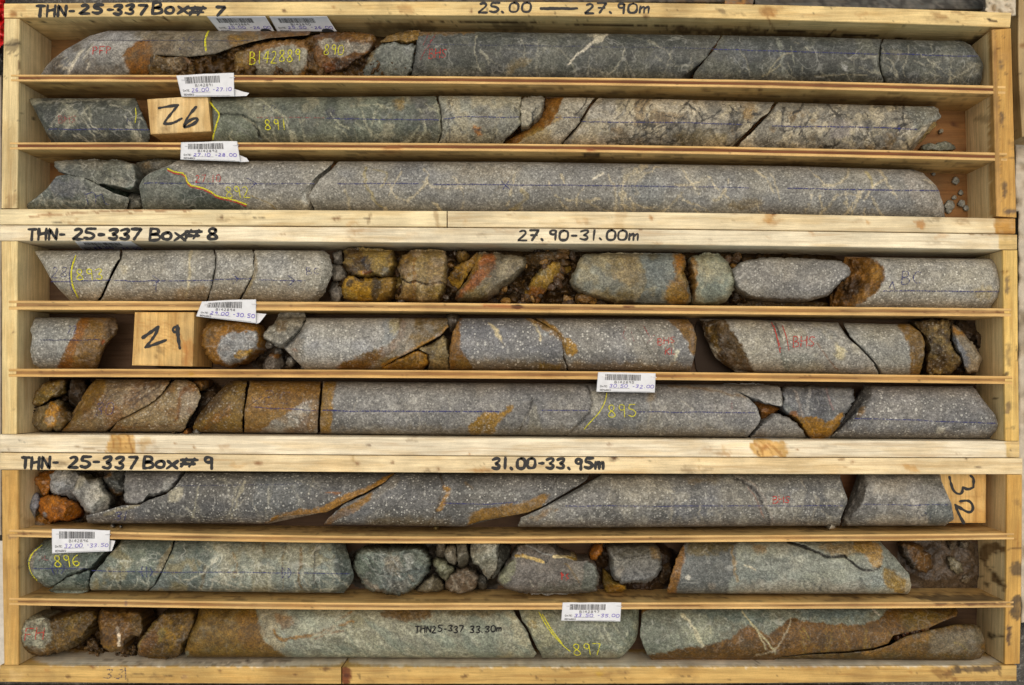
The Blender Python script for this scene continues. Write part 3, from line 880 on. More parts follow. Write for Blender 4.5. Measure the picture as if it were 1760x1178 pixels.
B7bot.append(board('side_board', b7, [(769.5, 363), (1160, 364.5), (1745, 376)], [(769.5, 390), (1160, 393), (1745, 402)], 0, FLOOR + 9, c(238, 216, 176),
      [grime(775, 1700, 366, 392, 16, 506), P([(1709, 360), (1760, 360), (1760, 410), (1710, 410)], c(190, 140, 66), 1.2, .6), stain([(1315, 366), (1335, 367), (1328, 384), (1318, 388)], c(205, 150, 75), .7), knot(1330, 369, 3), stain([(1485, 378), (1500, 380), (1492, 390)], c(196, 140, 66), .6, 2, 3), stain([(1570, 378), (1590, 380), (1590, 395), (1580, 396)], c(190, 130, 60), .8, 2, 3),
       K([(1068, 366), (1066, 392)], c(200, 160, 100), 14, .35, 5)], dirt=.15, seed=8))
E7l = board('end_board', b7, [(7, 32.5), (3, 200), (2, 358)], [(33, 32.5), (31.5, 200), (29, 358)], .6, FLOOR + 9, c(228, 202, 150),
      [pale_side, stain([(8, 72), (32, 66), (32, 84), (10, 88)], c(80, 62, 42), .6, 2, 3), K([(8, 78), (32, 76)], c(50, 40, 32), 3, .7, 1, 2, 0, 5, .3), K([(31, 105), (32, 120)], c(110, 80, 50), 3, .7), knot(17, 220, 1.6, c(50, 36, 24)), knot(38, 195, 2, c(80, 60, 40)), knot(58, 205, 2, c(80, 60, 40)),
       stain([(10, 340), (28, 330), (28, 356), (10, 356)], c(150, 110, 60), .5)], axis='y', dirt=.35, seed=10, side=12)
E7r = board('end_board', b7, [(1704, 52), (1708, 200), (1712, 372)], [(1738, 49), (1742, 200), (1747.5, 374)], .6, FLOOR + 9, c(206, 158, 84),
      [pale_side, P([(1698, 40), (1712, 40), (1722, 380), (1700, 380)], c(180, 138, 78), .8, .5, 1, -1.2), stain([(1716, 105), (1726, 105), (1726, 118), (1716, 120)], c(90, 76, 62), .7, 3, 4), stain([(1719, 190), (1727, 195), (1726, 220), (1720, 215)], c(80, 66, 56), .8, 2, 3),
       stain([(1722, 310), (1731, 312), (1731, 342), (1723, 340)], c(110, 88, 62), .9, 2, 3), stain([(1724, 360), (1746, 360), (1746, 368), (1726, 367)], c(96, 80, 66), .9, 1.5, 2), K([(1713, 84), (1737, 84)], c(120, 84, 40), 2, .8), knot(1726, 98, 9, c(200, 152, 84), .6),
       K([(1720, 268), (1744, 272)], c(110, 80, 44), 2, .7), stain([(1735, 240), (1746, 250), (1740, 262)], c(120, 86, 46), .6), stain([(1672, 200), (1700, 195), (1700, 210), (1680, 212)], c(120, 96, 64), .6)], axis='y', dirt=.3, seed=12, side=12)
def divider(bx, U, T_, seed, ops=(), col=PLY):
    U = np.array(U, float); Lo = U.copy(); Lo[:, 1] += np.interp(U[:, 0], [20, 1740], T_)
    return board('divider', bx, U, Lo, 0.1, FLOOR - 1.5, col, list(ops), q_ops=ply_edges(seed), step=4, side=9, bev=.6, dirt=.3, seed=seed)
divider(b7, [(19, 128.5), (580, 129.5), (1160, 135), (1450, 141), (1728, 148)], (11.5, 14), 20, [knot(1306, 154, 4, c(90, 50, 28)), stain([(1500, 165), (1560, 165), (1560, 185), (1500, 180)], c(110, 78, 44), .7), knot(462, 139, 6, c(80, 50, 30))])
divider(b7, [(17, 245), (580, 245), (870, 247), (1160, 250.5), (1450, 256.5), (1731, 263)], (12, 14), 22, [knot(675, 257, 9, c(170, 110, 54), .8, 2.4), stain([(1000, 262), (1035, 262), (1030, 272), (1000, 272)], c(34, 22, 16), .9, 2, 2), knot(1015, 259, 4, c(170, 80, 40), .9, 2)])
# ---- box 8
b8 = make_box('middle wooden core box, lettered Box# 8, holding three rows of drill core', (880, 590), None)
B8top = board('side_board', b8, [(0, 387.5), (580, 390.6), (1160, 394.6), (1748, 403.5)], [(0, 414), (300, 414.2), (580, 416.5), (1160, 420.5), (1748, 429.5)], 0, FLOOR + 9, c(240, 222, 190),
      [grime(5, 1740, 394, 424, 22, 502), stain([(1310, 402), (1325, 408), (1320, 412)], c(190, 150, 96), .5, 2, 3), knot(1221, 411, 1.5, c(90, 60, 40)), P([(1714, 398), (1760, 400), (1760, 440), (1718, 436)], c(220, 186, 120), 1.5, 1)], dirt=.12, seed=30)
B8bot = board('side_board', b8, [(0, 747), (300, 748.5), (580, 751), (1160, 756), (1752, 759)], [(0, 777), (300, 779.5), (580, 782), (1160, 785.6), (1752, 786.6)], 0, FLOOR + 9, c(242, 224, 194),
      [grime(5, 1740, 752, 782, 24, 503), P([(188, 744), (230, 744), (236, 785), (182, 785)], c(212, 168, 98), 2, 4), K([(192, 750), (196, 765), (190, 780)], c(170, 116, 54), 2, .7), K([(204, 750), (208, 765), (203, 782)], c(180, 126, 62), 3, .7), K([(220, 748), (224, 765), (228, 780)], c(150, 100, 48), 3, .7), K([(214, 750), (216, 770)], c(150, 100, 48), 1.5, .7), P([(240, 752), (262, 752), (250, 772), (240, 780)], c(214, 178, 116), 3, 3, .6), P([(1288, 756), (1350, 758), (1358, 786), (1294, 786)], c(218, 174, 104), 2, 4), K([(1296, 762), (1310, 772), (1312, 782)], c(170, 116, 54), 3, .7), K([(1320, 762), (1334, 772), (1344, 784)], c(176, 122, 58), 3, .7), K([(1308, 760), (1322, 770), (1330, 784)], c(186, 134, 70), 2, .7), K([(1300, 775), (1306, 782)], c(120, 76, 34), 2, .8), knot(1316, 769, 5, c(180, 120, 56)), P([(1728, 752), (1760, 752), (1760, 790), (1728, 790)], c(224, 190, 124), 1.2, 1), knot(1737, 768, 1.3, c(80, 50, 30)), knot(1737, 774, 1.3, c(80, 50, 30)), knot(333, 768, 2.5, c(190, 140, 80)),
       K([(130, 768), (180, 776)], c(150, 110, 60), 2, .6), stain([(1240, 768), (1250, 770), (1246, 776)], c(200, 160, 100), .6)], dirt=.1, seed=32)
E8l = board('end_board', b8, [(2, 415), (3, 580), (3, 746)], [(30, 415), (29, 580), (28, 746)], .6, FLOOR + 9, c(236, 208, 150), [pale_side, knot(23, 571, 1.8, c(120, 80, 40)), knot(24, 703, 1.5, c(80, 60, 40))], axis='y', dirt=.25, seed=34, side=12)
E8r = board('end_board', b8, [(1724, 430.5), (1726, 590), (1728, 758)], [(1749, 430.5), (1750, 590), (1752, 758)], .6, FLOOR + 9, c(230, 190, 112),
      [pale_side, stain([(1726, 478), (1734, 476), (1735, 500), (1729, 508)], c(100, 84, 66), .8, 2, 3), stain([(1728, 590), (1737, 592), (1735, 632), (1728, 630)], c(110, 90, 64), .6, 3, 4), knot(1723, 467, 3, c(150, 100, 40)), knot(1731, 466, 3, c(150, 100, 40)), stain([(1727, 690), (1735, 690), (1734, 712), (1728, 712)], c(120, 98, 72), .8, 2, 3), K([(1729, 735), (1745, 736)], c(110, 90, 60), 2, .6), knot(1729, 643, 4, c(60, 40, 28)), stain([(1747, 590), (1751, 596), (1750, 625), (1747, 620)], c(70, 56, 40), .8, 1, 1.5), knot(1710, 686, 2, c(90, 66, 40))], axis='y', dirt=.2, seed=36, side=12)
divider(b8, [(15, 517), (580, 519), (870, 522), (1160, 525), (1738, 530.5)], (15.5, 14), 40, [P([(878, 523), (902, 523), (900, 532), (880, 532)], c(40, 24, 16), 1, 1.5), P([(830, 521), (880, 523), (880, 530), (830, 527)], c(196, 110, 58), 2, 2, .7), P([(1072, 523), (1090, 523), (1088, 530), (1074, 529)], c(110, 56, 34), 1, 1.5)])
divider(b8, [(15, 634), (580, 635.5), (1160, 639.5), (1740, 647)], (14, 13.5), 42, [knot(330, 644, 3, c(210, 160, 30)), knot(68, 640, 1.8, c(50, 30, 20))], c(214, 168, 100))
# ---- box 9
b9 = make_box('lowest wooden core box, lettered Box# 9, holding three rows of drill core', (880, 980), None)
B9top = board('side_board', b9, [(0, 778.5), (580, 783.2), (1160, 787), (1757, 788)], [(0, 807.5), (580, 811.6), (1160, 815), (1757, 815.5)], 0, FLOOR + 9, c(238, 212, 168),
      [grime(5, 1750, 784, 812, 24, 504), knot(1055, 788, 6, c(96, 56, 28), .95, 1.4), stain([(1550, 800), (1570, 798), (1582, 812), (1565, 814)], c(206, 156, 84), .7, 2, 4), stain([(600, 784), (612, 784), (610, 800)], c(170, 130, 70), .6), K([(1203, 790), (1202, 805)], c(180, 140, 80), 2, .6)], dirt=.2, seed=50)
w9 = c(206, 166, 98)
B9bot = [board('side_board', b9, [(0, 1144), (300, 1146), (586, 1147)], [(0, 1172.5), (300, 1175), (586, 1176)], 0, FLOOR + 9, w9,
      [grime(5, 580, 1146, 1174, 14, 507), stain([(10, 1150), (40, 1152), (38, 1166), (20, 1168)], c(224, 190, 130), .5), knot(316, 1163, 4, c(190, 150, 100)), P([(60, 1120), (600, 1118), (600, 1146), (60, 1144)], c(236, 224, 198), 3, 2, .95), K([(300, 1138), (380, 1141), (500, 1136)], c(90, 66, 40), 3, .6, 2, 3, 0, 4, .3), K([(180, 1134), (260, 1142)], c(90, 66, 40), 3, .6, 2, 3, 0, 6, .3), knot(426, 1136, 3, c(80, 50, 30))], dirt=.3, seed=52, side=10)]  # whitish inner face, its colour brightened to make up for weak light
B9bot.append(board('side_board', b9, [(588.5, 1147), (1160, 1147), (1747, 1144)], [(588.5, 1176), (1160, 1176), (1747, 1171)], 0, FLOOR + 9, w9,
      [grime(600, 1700, 1146, 1174, 20, 508), P([(586, 1146), (603, 1146), (602, 1178), (586, 1178)], c(120, 66, 30), 2, 2), knot(595, 1160, 5, c(90, 46, 24)), P([(600, 1122), (1700, 1122), (1735, 1146), (600, 1146)], c(236, 224, 198), 3, 2, .95), stain([(1620, 1150), (1690, 1144), (1725, 1146), (1720, 1152), (1680, 1158), (1640, 1156), (1620, 1168)], MUD, .95, 1.5, 4), stain([(1600, 1150), (1630, 1146), (1640, 1166), (1612, 1170)], c(150, 106, 52), .7), knot(1030, 1158, 5, c(214, 176, 60), .5), K([(1294, 1134), (1305, 1138), (1300, 1146)], c(120, 90, 60), 1.6, .7)], dirt=.3, seed=53, side=10))  # same pale inner face, lifted in colour for the light it lacks
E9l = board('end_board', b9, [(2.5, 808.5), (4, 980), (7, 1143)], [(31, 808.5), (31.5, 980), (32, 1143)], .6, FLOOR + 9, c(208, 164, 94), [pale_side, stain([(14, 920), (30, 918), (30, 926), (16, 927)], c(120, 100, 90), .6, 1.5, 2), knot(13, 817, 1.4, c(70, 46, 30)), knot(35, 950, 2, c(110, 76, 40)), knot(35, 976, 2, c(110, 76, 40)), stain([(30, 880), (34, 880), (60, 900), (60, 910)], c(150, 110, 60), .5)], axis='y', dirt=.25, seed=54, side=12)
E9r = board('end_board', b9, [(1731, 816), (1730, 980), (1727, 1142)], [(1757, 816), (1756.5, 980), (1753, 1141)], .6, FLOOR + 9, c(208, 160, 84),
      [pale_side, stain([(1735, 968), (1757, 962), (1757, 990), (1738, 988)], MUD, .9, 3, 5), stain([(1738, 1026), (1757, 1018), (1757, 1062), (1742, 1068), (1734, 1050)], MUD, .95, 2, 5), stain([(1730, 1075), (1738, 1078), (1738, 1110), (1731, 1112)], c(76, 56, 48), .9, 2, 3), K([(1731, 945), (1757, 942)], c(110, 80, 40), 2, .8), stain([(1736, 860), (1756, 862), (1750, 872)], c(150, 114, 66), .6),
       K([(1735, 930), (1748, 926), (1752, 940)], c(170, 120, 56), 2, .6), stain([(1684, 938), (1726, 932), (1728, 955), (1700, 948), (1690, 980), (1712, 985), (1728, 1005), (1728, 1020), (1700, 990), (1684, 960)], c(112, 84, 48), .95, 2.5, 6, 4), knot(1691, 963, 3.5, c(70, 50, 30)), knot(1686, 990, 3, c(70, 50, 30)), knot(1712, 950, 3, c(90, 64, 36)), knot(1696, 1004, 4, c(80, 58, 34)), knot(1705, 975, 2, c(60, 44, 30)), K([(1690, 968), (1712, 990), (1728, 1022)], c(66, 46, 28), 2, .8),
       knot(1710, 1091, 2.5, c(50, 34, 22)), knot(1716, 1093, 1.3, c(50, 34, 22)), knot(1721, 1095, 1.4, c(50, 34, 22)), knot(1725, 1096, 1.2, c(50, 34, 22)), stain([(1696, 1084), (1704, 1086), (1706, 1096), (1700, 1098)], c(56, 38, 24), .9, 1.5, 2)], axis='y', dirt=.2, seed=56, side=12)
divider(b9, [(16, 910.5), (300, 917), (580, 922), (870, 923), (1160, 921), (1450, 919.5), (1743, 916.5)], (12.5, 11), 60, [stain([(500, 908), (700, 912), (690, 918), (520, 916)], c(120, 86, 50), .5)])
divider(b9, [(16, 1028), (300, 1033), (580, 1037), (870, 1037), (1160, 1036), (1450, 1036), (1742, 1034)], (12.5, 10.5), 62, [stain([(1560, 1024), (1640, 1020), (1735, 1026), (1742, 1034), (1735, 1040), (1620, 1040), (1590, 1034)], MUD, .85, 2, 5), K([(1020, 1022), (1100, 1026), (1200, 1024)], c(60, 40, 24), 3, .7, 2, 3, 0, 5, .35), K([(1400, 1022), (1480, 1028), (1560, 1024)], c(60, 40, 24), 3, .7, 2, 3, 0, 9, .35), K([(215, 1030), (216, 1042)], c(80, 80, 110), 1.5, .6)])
# plywood floors
FL = c(146, 104, 60)
for bx, y0, y1, sd_, ops in ((b7, 10, 380, 70, [knot(1640, 215, 5, c(90, 50, 26))]), (b8, 400, 770, 71, [P([(100, 540), (240, 540), (240, 640), (100, 640)], c(96, 74, 54), 6, 6, .8), P([(560, 600), (690, 600), (690, 640), (560, 640)], c(60, 46, 34), 5, 5, .7)]), (b9, 790, 1165, 72, [P([(1400, 790), (1520, 790), (1520, 900), (1400, 900)], c(130, 82, 44), 5, 5, .8)])):
    yy = [(y0 - CY) * F / (F + FLOOR) * (F + FLOOR) / F + CY, y1]
    V0 = board('floor_panel', bx, [(1 if False else 4, y0), (1752, y0)], [(4, y1), (1752, y1)], 0.01, .02, FL, step=8) if False else None
    X0, X1 = 6, 1745
    def fp(px, py): return [(CX + (q - CX) * F / (F + FLOOR)) for q in px], [(CY + (q - CY) * F / (F + FLOOR)) for q in py]
    ax_, ay_ = fp((X0, X1), (y0, y1))
    FLc = {70: c(140, 98, 54), 71: c(84, 62, 42), 72: c(76, 54, 34)}[sd_]
    board('floor_panel', bx, [(ax_[0], ay_[0]), (ax_[1], ay_[0])], [(ax_[0], ay_[1]), (ax_[1], ay_[1])], FLOOR, FLOOR + 8, FLc, ops, step=7, bev=0, side=2, dirt=.6, seed=sd_)

# ---- marker lettering on the boards
flat = lambda x, y: np.zeros_like(np.asarray(x, float))
def letter(bo, bx, strokes, w=4.0, mat=INK, name='marker_lettering'):
    ribbons(name, strokes, w, flat, mat, bo, np.array(bx.location), .35, var=.25)
TS = text_strokes
letter(B7top, b7, TS('THN-', 63, 10, 18, 13, .42, .1) + TS('25-', 138, 9, 15, 16, .4, .1, seed=4) + TS('337', 196, 9, 16, 15, .4, .1, seed=6) + TS('Box', 263, 5, 19, 17, .3, .1, seed=7) + TS('#', 327, 7, 18, 27) + TS('7', 371, 12, 14, 15, 0, .25), 5.4)
letter(B7top, b7, TS('25.', 823, 5, 17, 15, .3, .1, seed=3) + TS('00', 876, 5, 17, 15, .4, .1, seed=9) + [[(929, 14.5), (950, 14), (992, 14.6)], [(930, 16), (960, 15.4), (988, 15.4)]] + TS('2q.90m', 1006, 6, 17, 15, .35, .1, seed=8), 4.0)
letter(B8top, b8, TS('THN-', 49, 394, 18, 12.5, .42, .08) + TS('25-', 126, 394, 18, 17, .2, .1, seed=4) + TS('337', 188, 394, 17, 16, .2, .1, seed=5) + TS('Box', 258, 393, 20, 18, .2, .1, seed=6) + TS('#', 320, 391, 18, 27) + TS('8', 357, 392, 19, 17), 5.4)
letter(B8top, b8, TS('2q.90-31.00m', 891, 396, 17, 14.6, .33, .1, seed=11), 4.2)
letter(B9top, b9, TS('THN-', 37, 786, 19, 12.5, .42, .08, seed=2) + TS('25-', 118, 785, 18, 16, .3, .1, seed=5) + TS('337', 178, 786, 20, 15, .45, .1, seed=7) + TS('Box', 248, 785, 20, 17, .2, .1, seed=3) + TS('#', 312, 784, 17, 28) + TS('9', 350, 785, 20, 17), 5.4)
letter(B9top, b9, TS('31.00-33.95m', 847, 788, 18, 13.3, .35, .05, seed=12), 5.4)
letter(B9bot[0], b9, TS('33', 180, 1151, 15, 14, .3, .3, seed=5) + [[(215, 1148), (216, 1168)]], 2.0, BLUEDK, 'pencil_lettering')
# ---------------------------------------------------------------- rock colours
GREY = c(142, 138, 128); GREYD = c(96, 95, 93); GREYL = c(150, 146, 136); CREAM = c(170, 158, 132); WHITE = c(198, 190, 172)
RUST = c(100, 68, 27); OCHRE = c(130, 87, 22); OCHY = c(156, 117, 32); DKR = c(56, 40, 22); TAN = c(136, 113, 67); BRN = c(97, 74, 43); BLK = c(34, 28, 22)
MAF = c(88, 92, 86); GRN = c(116, 124, 110); DGRN = c(74, 84, 76); ORG = c(158, 91, 24)
vein = lambda *a, **k: K(*a, **k)
GR = 'broken rock pieces in the core boxes'; GC = 'lengths of drill core lying in the boxes'
def RK(out, col, label, ops=(), **kw):
    kw.setdefault('group', GR); return rock(out, col, ops, label=label, **kw)
def CO(row, L, R, col, label, ops=(), **kw):
    kw.setdefault('group', GC); return core(row, L, R, col, ops, label=label, **kw)

# ================================================================ row 1
soil([(255, 60), (740, 54), (735, 150), (240, 150)], c(78, 54, 24), 30, 8, 1, 'dark rusty mud packed between the broken pieces near the two paper tags of box 7')
p = CO(1, [(190, 52), (154, 62), (110, 87), (89, 103), (70, 127), (62, 140), (60, 152)], [(536, 50), (531, 62)], c(146, 142, 136),
   'grey core piece with slanted left tip and red letters PFP, rust stained to the right',
   [P([(60, 50), (165, 50), (150, 75), (120, 110), (100, 150), (40, 150)], c(118, 116, 113), 5, 6, .7), P([(105, 92), (130, 98), (112, 130), (70, 140)], c(92, 92, 92), 4, 6, .7), P([(150, 105), (215, 110), (222, 150), (120, 150), (120, 118)], c(108, 105, 100), 6, 8, .6, s=8),
    K([(141, 86), (128, 106), (117, 124)], WHITE, 4, .9, 1, 2), K([(96, 110), (108, 115), (118, 120), (128, 110)], WHITE, 3.5, .9, 1, 2), K([(158, 76), (150, 90), (145, 100)], WHITE, 2.5, .8), K([(148, 104), (155, 110), (150, 117)], WHITE, 2, .7), K([(158, 75), (148, 86)], c(70, 70, 70), 3, .6), K([(194, 86), (188, 96), (192, 110)], c(80, 80, 78), 1.6, .8), K([(108, 96), (124, 112)], WHITE, 1.5, .6),
    P([(225, 50), (540, 46), (540, 105), (262, 105), (250, 75)], c(112, 102, 84), 5, 6, 1, 0, 12, sp=.15), C(c(96, 84, 62), .05, .1, .2, .0), 
    P([(268, 68), (245, 68), (226, 76), (215, 86), (210, 98), (213, 112), (226, 127), (230, 155), (266, 155), (266, 120), (258, 95), (270, 88), (280, 78)], c(115, 74, 19), 1.3, 3, 1, 1.5, 5, sp=0, mo=.1),
    P([(222, 112), (270, 108), (270, 155), (228, 155)], c(117, 72, 27), 5, 5, .7, 0, 8), K([(235, 96), (232, 115)], c(102, 68, 26), 1.6, .7),
    P([(255, 66), (300, 66), (300, 100), (262, 96)], c(110, 96, 76), 3, 5, .9), P([(390, 60), (440, 56), (440, 80), (395, 84)], c(112, 81, 37), 4, 6, .8), P([(440, 52), (540, 50), (540, 66), (450, 72)], c(97, 65, 34), 4, 5, .9), P([(400, 66), (430, 64), (420, 78)], OCHY * .8, 3, 4, .7), C(c(80, 66, 46), .06, .35, .2, .6, 4)],
   B=[(60, 152), (248, 152), (261, 112), (268, 95), (290, 96), (326, 98), (370, 93), (400, 82), (430, 73), (462, 66), (500, 63), (536, 60)],
   rimL=[(205, 52), (178, 66), (145, 95), (118, 127), (100, 152)], slL=.45, sp=.1, mo=.15, ck=.1, rough=.35)
mark(p, TS('PFP', 160, 80, 14, 8.5, .35, .05), 1.9, RED, 'red_crayon_letters')
mark(p, TS('25', 309, 64, 20, 9.5, .5, .1), 1.7, BLUEDK, 'blue_crayon_number')
mark(p, [chai([(359, 54), (354, 62), (352, 72), (354, 87)], 2)], 4.2, YELLOW, 'yellow_crayon_mark')
mark(p, [chai([(352, 60), (349, 72), (350, 85)], 2)], 1.6, BLUEDK, 'dark_crayon_mark')
blue(p, [(152, 69), (250, 70), (430, 70)], w=1.3, mat=crayon_mat("grey_pencil", c(62, 62, 74), .3, .5))
RK([(258, 92), (285, 98), (322, 97), (331, 108), (337, 127), (330, 148), (262, 148), (252, 122)], c(97, 76, 46), 'brown crumbly core lump beside the orange patch, left of the 26.00 tag',
   [P([(285, 101), (318, 98), (329, 114), (322, 128), (288, 122)], c(119, 98, 69), 2, 4), C(c(65, 46, 24), .05, .15, .2, .7, 3), P([(310, 98), (328, 100), (332, 116)], c(130, 92, 64), 2, 3, .6)], row=1, rough=1.8, ez=18)
RK([(343, 119), (360, 110), (385, 106), (402, 112), (405, 124), (402, 144), (345, 144)], c(124, 110, 86), 'small tan stone wedged in dark mud above the 26.00 tag', dt=22, rough=1.2)
p = RK([(399, 92), (420, 84), (450, 74), (490, 69), (525, 69), (532, 82), (533, 100), (529, 122), (522, 152), (405, 152), (402, 128), (404, 108)], c(110, 76, 37), 'rust rimmed core piece with yellow number B142889',
   [P([(441, 90), (478, 80), (513, 79), (529, 87), (531, 101), (520, 120), (508, 138), (500, 155), (425, 155), (428, 126), (436, 112), (446, 102)], c(134, 128, 112), 1.6, 4, 1, -.3, 6, sp=.5), P([(400, 92), (424, 84), (430, 100), (424, 128), (404, 128)], c(123, 96, 48), 4, 5, .7)], row=1, ez=16, edge=12, rough=.7)
mark(p, TS('B142889', 430, 89, 21, 9.5, .42, .04, rise=-.05), 2.2, YELLOW, 'yellow_crayon_number')
p = RK([(535, 64), (560, 56), (610, 56), (642, 60), (648, 72), (637, 90), (612, 108), (582, 128), (540, 134), (536, 100)], c(93, 61, 29), 'dark rust core piece with yellow number 890',
   [P([(548, 66), (566, 68), (610, 72), (642, 78), (634, 88), (602, 92), (584, 104), (562, 96), (550, 82)], c(134, 126, 112), 2, 4, .95, 0, 4, sp=.4), P([(590, 100), (630, 92), (590, 140), (540, 140), (560, 112)], c(56, 36, 22), 6, 6, .8), P([(560, 105), (580, 108), (575, 125), (556, 122)], c(115, 65, 27), 4, 4, .7), P([(600, 56), (645, 60), (640, 74), (604, 68)], c(123, 87, 40), 3, 4, .8), K([(598, 70), (604, 84)], WHITE, 3, .7)], row=1, ez=20, edge=16, rough=1.6)
mark(p, TS('890', 557, 76, 18, 9, .35, .1, rise=.05), 1.9, YELLOW, 'yellow_crayon_number')
RK([(652, 74), (668, 62), (690, 55), (724, 52), (722, 68), (700, 76), (685, 71)], c(126, 96, 53), 'rusty sliver along the top board left of the long dark core', row=1, ez=10, rough=1.2)
RK([(637, 91), (648, 82), (666, 71), (683, 73), (694, 78), (711, 74), (715, 82), (711, 107), (706, 128), (700, 152), (618, 152), (622, 128), (630, 104)], c(94, 98, 94), 'dark grey wedge of core standing left of the long dark core', [P([(690, 80), (714, 76), (710, 105), (694, 98)], c(120, 122, 120), 3, 5, .7), P([(630, 90), (650, 80), (645, 100), (630, 115)], c(115, 91, 48), 4, 5, .8), C(c(120, 122, 112), .05, .25, .2, .5, 7)], row=1, ez=16, edge=9, mo=.5, rough=.9)
MA = [C(c(104, 104, 92), .035, .2, .25, .55, 31), C(c(58, 61, 57), .03, .15, .25, .6, 37)]
p = CO(1, [(722, 50), (717, 70), (716, 85), (712, 107), (708, 125), (704, 152)], [(1239, 58), (1229, 78), (1219, 90), (1214, 100), (1199, 113), (1186, 121), (1173, 133), (1168, 160)], c(83, 84, 81),
   'longest dark green grey core in box 7, red BHS mark at its left end', MA + [
    K([(1043, 61), (1030, 68), (1016, 74), (1003, 87), (989, 95), (976, 112)], WHITE, 3, .95, 1, 3), P([(1014, 57), (1045, 59), (1036, 72), (1020, 74)], c(178, 170, 150), 1.5, 4, .9), K([(1032, 59), (1022, 66)], c(90, 90, 80), 1.5, .7), K([(819, 61), (815, 82), (819, 106), (826, 122)], c(150, 146, 128), 2, .8, 1, 3), K([(826, 88), (838, 98), (842, 108)], c(150, 146, 128), 3, .6, 1, 3),
    P([(872, 112), (890, 100), (915, 98), (910, 108), (890, 118), (870, 135)], c(123, 107, 70), 4, 6, .6), K([(1075, 80), (1070, 100), (1055, 122), (1040, 132)], c(150, 146, 130), 2, .7, 1, 3), K([(1072, 100), (1085, 120), (1092, 138)], c(150, 146, 130), 1.8, .6), K([(897, 66), (898, 84), (905, 100)], c(146, 142, 124), 2, .5, 1, 4),
    P([(700, 52), (818, 53), (820, 58), (700, 62)], c(121, 91, 46), 2, 3, .7), K([(664, 52), (700, 54)], RUST, 2), VN(26, c(160, 156, 138), 720, 1220, 60, 140, 1.4, .38, 5), P([(712, 80), (722, 80), (714, 120), (704, 120)], c(60, 62, 60), 2, 2, .6)], sp=.12, mo=.5, ck=.35, jag=1.8)
blue(p, [(730, 76), (1000, 80), (1228, 84)], w=1.6, mat=BLUEDK)
mark(p, [[(748, 60), (734, 80), (722, 104)], [(737, 58), (727, 78)], [(748, 62), (730, 90)]], 1.6, REDF, 'red_crayon_lines'); mark(p, TS('BHS', 738, 84, 16, 8, .3, .1), 1.6, RED, 'red_crayon_letters')
p = CO(1, [(1242, 58), (1233, 78), (1222, 91), (1218, 100), (1204, 113), (1194, 123), (1191, 134), (1190, 160)], [(1517, 62), (1511, 80), (1510, 110), (1512, 125), (1518, 142), (1524, 165)], c(80, 81, 77),
   "middle dark grey core of the top row, between a slanted and a fine upright crack", MA + [K([(1337, 68), (1345, 90), (1342, 110), (1352, 132)], c(146, 148, 136), 5, .5, 2, 4), K([(1360, 80), (1366, 110)], c(146, 146, 130), 1.5, .6), K([(1270, 85), (1282, 100), (1288, 120)], c(140, 136, 118), 1.6, .6), K([(1310, 132), (1335, 118), (1342, 110)], c(150, 142, 116), 2, .7), K([(1360, 90), (1340, 96), (1318, 130)], c(150, 142, 116), 1.6, .6), P([(1446, 108), (1456, 114), (1458, 122), (1448, 120)], c(150, 150, 146), 1.5, 2, .9), K([(1400, 132), (1440, 128), (1490, 130)], c(150, 142, 116), 1.6, .5), VN(16, c(160, 156, 138), 1240, 1510, 66, 145, 1.4, .36, 6)], sp=.1, mo=.48, ck=.3)
blue(p, [(1226, 85), (1330, 88), (1508, 93)], w=2, mat=BLUE)
p = CO(1, [(1520, 62), (1514, 80), (1513, 110), (1515, 125), (1521, 142), (1527, 165)], [(1650, 68), (1668, 78), (1684, 98), (1689, 112), (1687, 133), (1683, 146), (1680, 168)], c(81, 82, 78),
   'rightmost dark core of the top row with a rounded end', MA + [VN(14, c(165, 160, 140), 1515, 1685, 75, 145, 1.4, .4, 9), P([(1640, 118), (1680, 105), (1688, 125), (1650, 140)], c(130, 124, 104), 4, 6, .5), K([(1630, 140), (1665, 120), (1680, 108)], c(156, 150, 130), 2, .7), P([(1525, 88), (1560, 92), (1550, 105), (1530, 104)], c(128, 122, 104), 5, 6, .5)], sp=.1, mo=.48, ck=.3, rimR=[(1636, 70), (1658, 80), (1672, 100), (1676, 115), (1674, 140), (1670, 168)], slR=.9, rough=.5)
blue(p, [(1516, 92), (1654, 97), (1680, 97)], w=2, mat=BLUE)

# ================================================================ row 2
p = CO(2, [(50, 168), (53, 178), (60, 187), (68, 204), (80, 228), (94, 243), (100, 265)], [(231, 164), (240, 186), (246, 203), (257, 225), (257, 242), (253, 265)], c(72, 74, 68),
   'dark grey core with pointed left tip, left of the 26 block', [C(c(132, 130, 112), .035, .2, .12, .75, 11), C(c(52, 55, 52), .03, .2, .2, .6, 14), K([(125, 180), (108, 192), (94, 205), (88, 218)], c(170, 166, 150), 2, .8), K([(200, 205), (185, 225), (160, 238)], c(60, 60, 56), 2, .8, d=1), K([(64, 176), (160, 172), (225, 170)], c(150, 146, 130), 3, .4, 1, 3), VN(14, c(172, 168, 150), 60, 250, 172, 245, 1.6, .6, 12)], sp=.15, mo=.5, ck=.4, rimL=[(60, 168), (64, 180), (74, 196), (90, 226), (106, 246), (112, 265)], slL=.6)
blue(p, [(84, 222), (256, 223)], w=2.2)
mark(p, TS('BHS', 101, 199, 12, 8, .3), 2.4, REDF, 'red_crayon_letters'); mark(p, TS('M', 219, 203, 10, 9), 1.6, BLUEDK, 'blue_crayon_letter'); mark(p, [[(233, 186), (234, 200), (232, 212)]], 1.8, YELLOW, 'yellow_crayon_mark')
RK([(366, 240), (400, 236), (430, 240), (440, 250), (366, 252)], c(70, 60, 44), 'dark crumbs of mud below the cracked green core end right of the 26 block', dt=60, db=96)
